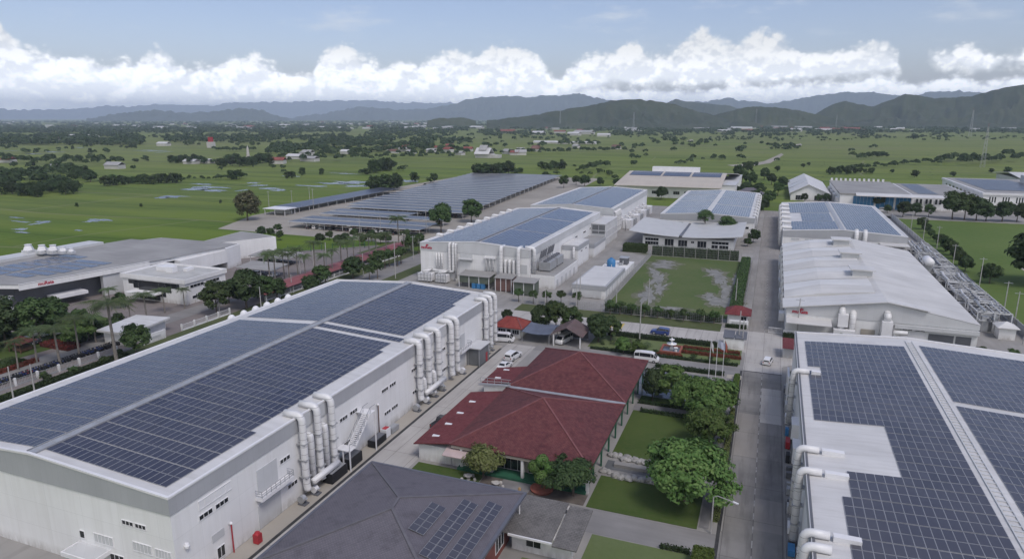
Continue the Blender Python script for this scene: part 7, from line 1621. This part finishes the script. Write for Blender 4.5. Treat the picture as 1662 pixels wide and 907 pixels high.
for k, (px, py) in enumerate([(630,244),(654,246),(661,243),(668,250),(712,243),(728,247),(747,252),(730,240),(700,248),(780,252),(500,252),(640,249),(845,246),(870,242),(935,240),(1000,242),(836,252),(825,250),(845,252),(870,246),(760,246)]):
    i = [0,1,0,1,0,0,1,0,1,2,1,2,1,2,1,2,0,1,1,2,0][k]; hp(vp[i], px, py, rnd.uniform(.9,1.2), rnd.uniform(-.5,.5), None, ['red roofed village houses of the belt','grey roofed village houses of the belt','brown roofed village houses of the belt'][i])
fh = far_house('small farm house with grey blue roof before the long wood', 'house', HG, 16, 9, 6, None, 'farm_house'); hp(fh, 187, 274, 1.1, .1)
for lab, m_, px, py, w, l, h, rz in (('white low shed beside the grove left of the pale hall',HW2,311,266,15,10,5,.1),('white roofed shed behind the grove, right of the low shed',HW2,337,265,16,9,5,-.3),('pale hall with wide white roof at the end of the large grove',HW2,482,258,24,12,6,.05),('long grey roofed house beside the pale hall',HG,503,262,22,10,6,-.1),('house with pink red roof at the edge of the large grove',HR,453,266,14,10,7,.3),('white house block in the middle of the pale plain',HW2,266,237,22,12,7,.1),('small hut with grey roof within the long wood',HG,90,273,10,7,4,.1),('grey roofed hut at the left end of the village belt',HG,497,252,16,9,5,0),('red roofed house hidden in the long wood',HR,14,264,14,10,6,.2),('long white hall beyond the pale plain',HW2,135,224,90,20,8,.02),('red roofed long house beyond the pale plain',HR,85,229,70,16,8,.02),('second red roofed long house far beyond the wood',HR,25,231,70,16,7,.0),
    ('white walled house before the belt of the temple',HW2,562,250,14,10,6,0),('pale long shed in the fields beyond the belt',HW2,890,233,60,12,5,.02),('second pale long shed in the fields beyond the belt',HW2,935,234,80,10,5,.03)): 
    o = far_house(lab, 'house', m_, w, l, h, None, 'plain_house'); hp(o, px, py, 1, rz)
tw = thing('water_tower', 'red and white water tower standing on the plain left of the grove', 'tower', (*g(343,240),0)); x, y = g(343,240); MB().box(x-5,x+5,y-5,y+5,0,10).build('base', HW, tw); MB().box(x-3,x+3,y-3,y+3,10,18).build('head', REDPAINT, tw)
st_ = thing('stupa', 'slender pale stupa rising from the grove by the red roofed house', 'stupa', (*g(403,256),0)); x, y = g(403,256); MB().lathe(x,y,[(2.2,0),(1.8,6),(1.3,12),(.3,15),(.05,17)],10).build('spire', STONEW, st_); MB().lathe(x,y,[(3.5,0),(3.0,1.8)],10).build('base', STONEW, st_)
tm = thing('temple', 'white temple hall with tiered pale roof at the end of the village belt', 'temple', (*g(793,258),0)); x, y = g(791,256); MB().box(x-14,x+8,y-8,y+8,0,5).build('wall', HW, tm); MB().extr_x([(y-10,4.6),(y,12),(y+10,4.6),(y+10,5.2),(y,12.8),(y-10,5.2)],x-15,x+6).build('roof', HW2, tm); MB().extr_x([(y-6,9.5),(y,15.5),(y+6,9.5),(y+6,10),(y,16.2),(y-6,10)],x-10,x+1).build('upper_roof', HG, tm); MB().box(x+8,x+18,y-6,y+6,0,4).build('side_wall', HW, tm)
# specks of the towns towards the horizon
tp_ = [far_house('tiny white roofed building in the far town band under the hills','building',HW2,34,20,9,None,'town_building'), far_house('tiny red roofed building in the far town band under the hills','building',HR,26,18,9,None,'town_building'), far_house('tiny grey roofed building in the far town band under the hills','building',HG,34,20,9,None,'town_building')]
def town(x0, x1, y0, y1, n, w):
    for k in range(n):
        i = rnd.choices((0,1,2), w)[0]; px, py = rnd.uniform(x0,x1), rnd.uniform(y0,y1); s = rnd.uniform(.5,1.3); hp(tp_[i], px, py, (s*rnd.uniform(.7,1.8),s,s), rnd.uniform(-.3,.3), None, ['white specks of the far towns','red specks of the far towns','grey specks of the far towns'][i])
town(0,480,198,210,34,(6,1,3)); town(480,800,199,210,36,(6,2,3)); town(800,1060,204,222,26,(5,3,2)); town(1120,1430,203,215,64,(4,6,2)); town(1430,1662,204,214,20,(6,1,3)); town(200,460,206,214,10,(7,0,3))
def mast(px, py, h, lab):
    x, y = g(px, py); t = thing('radio_mast', lab, 'mast', (x,y,0)); mb = MB(); w = h*.045
    for a, b in ((-1,-1),(1,-1),(1,1),(-1,1)): mb.bar((x+a*w,y+b*w,0),(x+a*w*.25,y+b*w*.25,h),max(.12,h*.005))
    for k in range(9):
        z0, z1 = h*k/9, h*(k+1)/9; q = w*(1-.75*k/9); r2 = w*(1-.75*(k+1)/9); mb.bar((x-q,y-q,z0),(x+r2,y-r2,z1),max(.08,h*.003)); mb.bar((x+q,y+q,z0),(x-r2,y+r2,z1),max(.08,h*.003))
    mb.build('lattice', STEEL, t); MB().bar((x,y,h),(x,y,h*1.08),max(.1,h*.004)).build('aerial', REDPAINT, t)
mast(1594,272,42,'tall thin lattice mast beyond the two storey white works'); mast(1226,208,90,'red and white mast rising from the far town under the hills'); mast(1356,213,60,'thin mast right of the far town'); mast(1574,222,70,'thin mast at the far right of the plain'); mast(1028,212,70,'lattice pylon below the middle hill'); mast(909,208,80,'lattice pylon left of the middle hill')
# ------------------------------------------------------------------ hills: real ridges with spurs
FOREST = grass_mat('forest_slope', (.020,.038,.016), (.052,.072,.030), (.085,.080,.050), .0045, .03)
def hills(name, D, pts, back=1.0, rough=.8, seed=1, mat=FOREST, step=2.0, base=196.0):
    """a range D metres away whose crest follows the skyline; slopes fall to the plain on both sides, with spurs and gullies"""
    pts = sorted(pts); xs = np.arange(pts[0][0], pts[-1][0]+.1, step); ys = np.interp(xs, [p[0] for p in pts], [p[1] for p in pts])
    ys = np.convolve(np.pad(ys, 1, 'edge'), np.ones(3)/3, 'valid'); V_ = []; F_2 = []; nd = 41; hm = 0; H2 = []
    for x, y in zip(xs, ys):
        a, e = azel(x, y); yy = y-(2.4 if D > 9000 else 1.6)*mnoise.fractal(Vector((x*(.09 if D > 9000 else .05), seed*3.1, 0)), .7, 2.0, 5); a, e = azel(x, yy); H2.append((a, max(2.0, HCAM+D*math.tan(e)) if yy < base else 2.0))
    hm = max(h for a, h in H2); depth = hm*3.2
    for a, h in H2:
        for j in range(nd):
            t = j/(nd-1)*2-1; r = D+t*depth*(1.0 if t < 0 else back); lx, ly = a*D*.0030*(4000/min(D,9000))**.5, t*depth*.0022
            rid = abs(mnoise.fractal(Vector((lx*1.1+seed*9, ly*.8, seed)), .75, 2.1, 5)); fall = (1-abs(t)**1.15)
            k = max(0, fall)*(1-rough*min(1,abs(t)*2.6)*(.25+1.3*rid)); z = -3+(h+3)*max(0,k); V_.append((math.sin(a)*r, math.cos(a)*r, z))
    n = len(H2)
    for i in range(n-1):
        for j in range(nd-1): p = i*nd+j; F_2.append((p, p+nd, p+nd+1, p+1))
    mb = MB(); mb.v = V_; mb.f = F_2; mb.m = [0]*len(F_2); o = mb.build(name, mat, None, True); o['kind'] = 'structure'
hills('hill', 3500, [(790,196),(815,193),(860,188),(900,181),(960,171),(990,165),(1012,162),(1040,161),(1075,166),(1110,174),(1140,183),(1165,190),(1185,195)], seed=1)
hills('hill', 3700, [(1125,196),(1150,189),(1180,181),(1215,174),(1240,173),(1275,176),(1310,183),(1345,190),(1370,195)], seed=2)
hills('hill', 4300, [(1290,196),(1320,187),(1345,172),(1372,164),(1395,169),(1415,174),(1440,165),(1468,153),(1492,155),(1515,161),(1545,159),(1575,157),(1600,150),(1625,144),(1655,138),(1690,134),(1740,142),(1800,160),(1880,185),(1920,195)], seed=3)
hills('hill', 6500, [(1040,194),(1068,172),(1085,166),(1097,160),(1112,165),(1140,168),(1180,172),(1230,182),(1270,192)], seed=4)
hills('mountain', 13000, [(455,196),(480,190),(520,185),(560,177),(580,173),(605,175),(640,178),(680,177),(720,173),(748,165),(770,159),(800,158),(835,156),(860,158),(885,155),(915,155),(940,153),(970,159),(1000,165),(1040,172),(1090,180),(1120,190)], seed=5)
hills('mountain', 14500, [(1000,190),(1050,172),(1100,166),(1150,164),(1185,160),(1215,164),(1250,167),(1290,162),(1330,155),(1365,150),(1405,150),(1440,153),(1480,155),(1510,149),(1550,148),(1580,150),(1620,156),(1700,158),(1800,180),(1850,194)], seed=6)
hills('mountain', 10500, [(140,194),(180,186),(215,181),(255,179),(290,183),(330,183),(360,179),(392,176),(425,179),(445,186),(470,193)], seed=7)
hills('mountain', 23500, [(-200,185),(-100,178),(-20,176),(40,179),(90,178),(140,175),(170,172),(210,173),(250,170),(300,171),(345,171),(385,166),(430,166),(480,165),(520,164),(560,163),(600,163),(640,166),(690,167),(740,167),(800,170),(860,182),(900,192)], seed=8)
hills('hill', 3600, [(690,197),(705,193.5),(725,191.5),(745,191),(765,194),(780,197)], seed=9)
# ------------------------------------------------------------------ the air between
ZTOP = max([o.matrix_basis.translation.z+max(v.co.z for v in o.data.vertices) for o in sc.objects if o.name.split('.')[0] in ('hill','mountain')]+[150])
mb = MB(); mb.box(-26000,22000,-7000,30000,-1,ZTOP+12); hz = mb.build('haze', None or bpy.data.materials.new('haze_air')); hz['kind'] = 'stuff'
m = hz.data.materials[0]; m.use_nodes = True; m.node_tree.nodes.clear(); o_ = N(m.node_tree, 'ShaderNodeOutputMaterial'); v_ = N(m.node_tree, 'ShaderNodeVolumePrincipled')
v_.inputs['Density'].default_value = HAZE_D; v_.inputs['Color'].default_value = (.66,.80,1,1); v_.inputs['Anisotropy'].default_value = HZ_G; L(m.node_tree, v_.outputs[0], o_.inputs['Volume'])
m.cycles.homogeneous_volume = True if hasattr(m, 'cycles') and hasattr(m.cycles, 'homogeneous_volume') else None
# prototypes that were not placed are taken out again
gone = [o for o in sc.objects if o.parent is None and o.location.z < -4000]
for o in gone + [c for q in gone for c in q.children_recursive]: bpy.data.objects.remove(o)
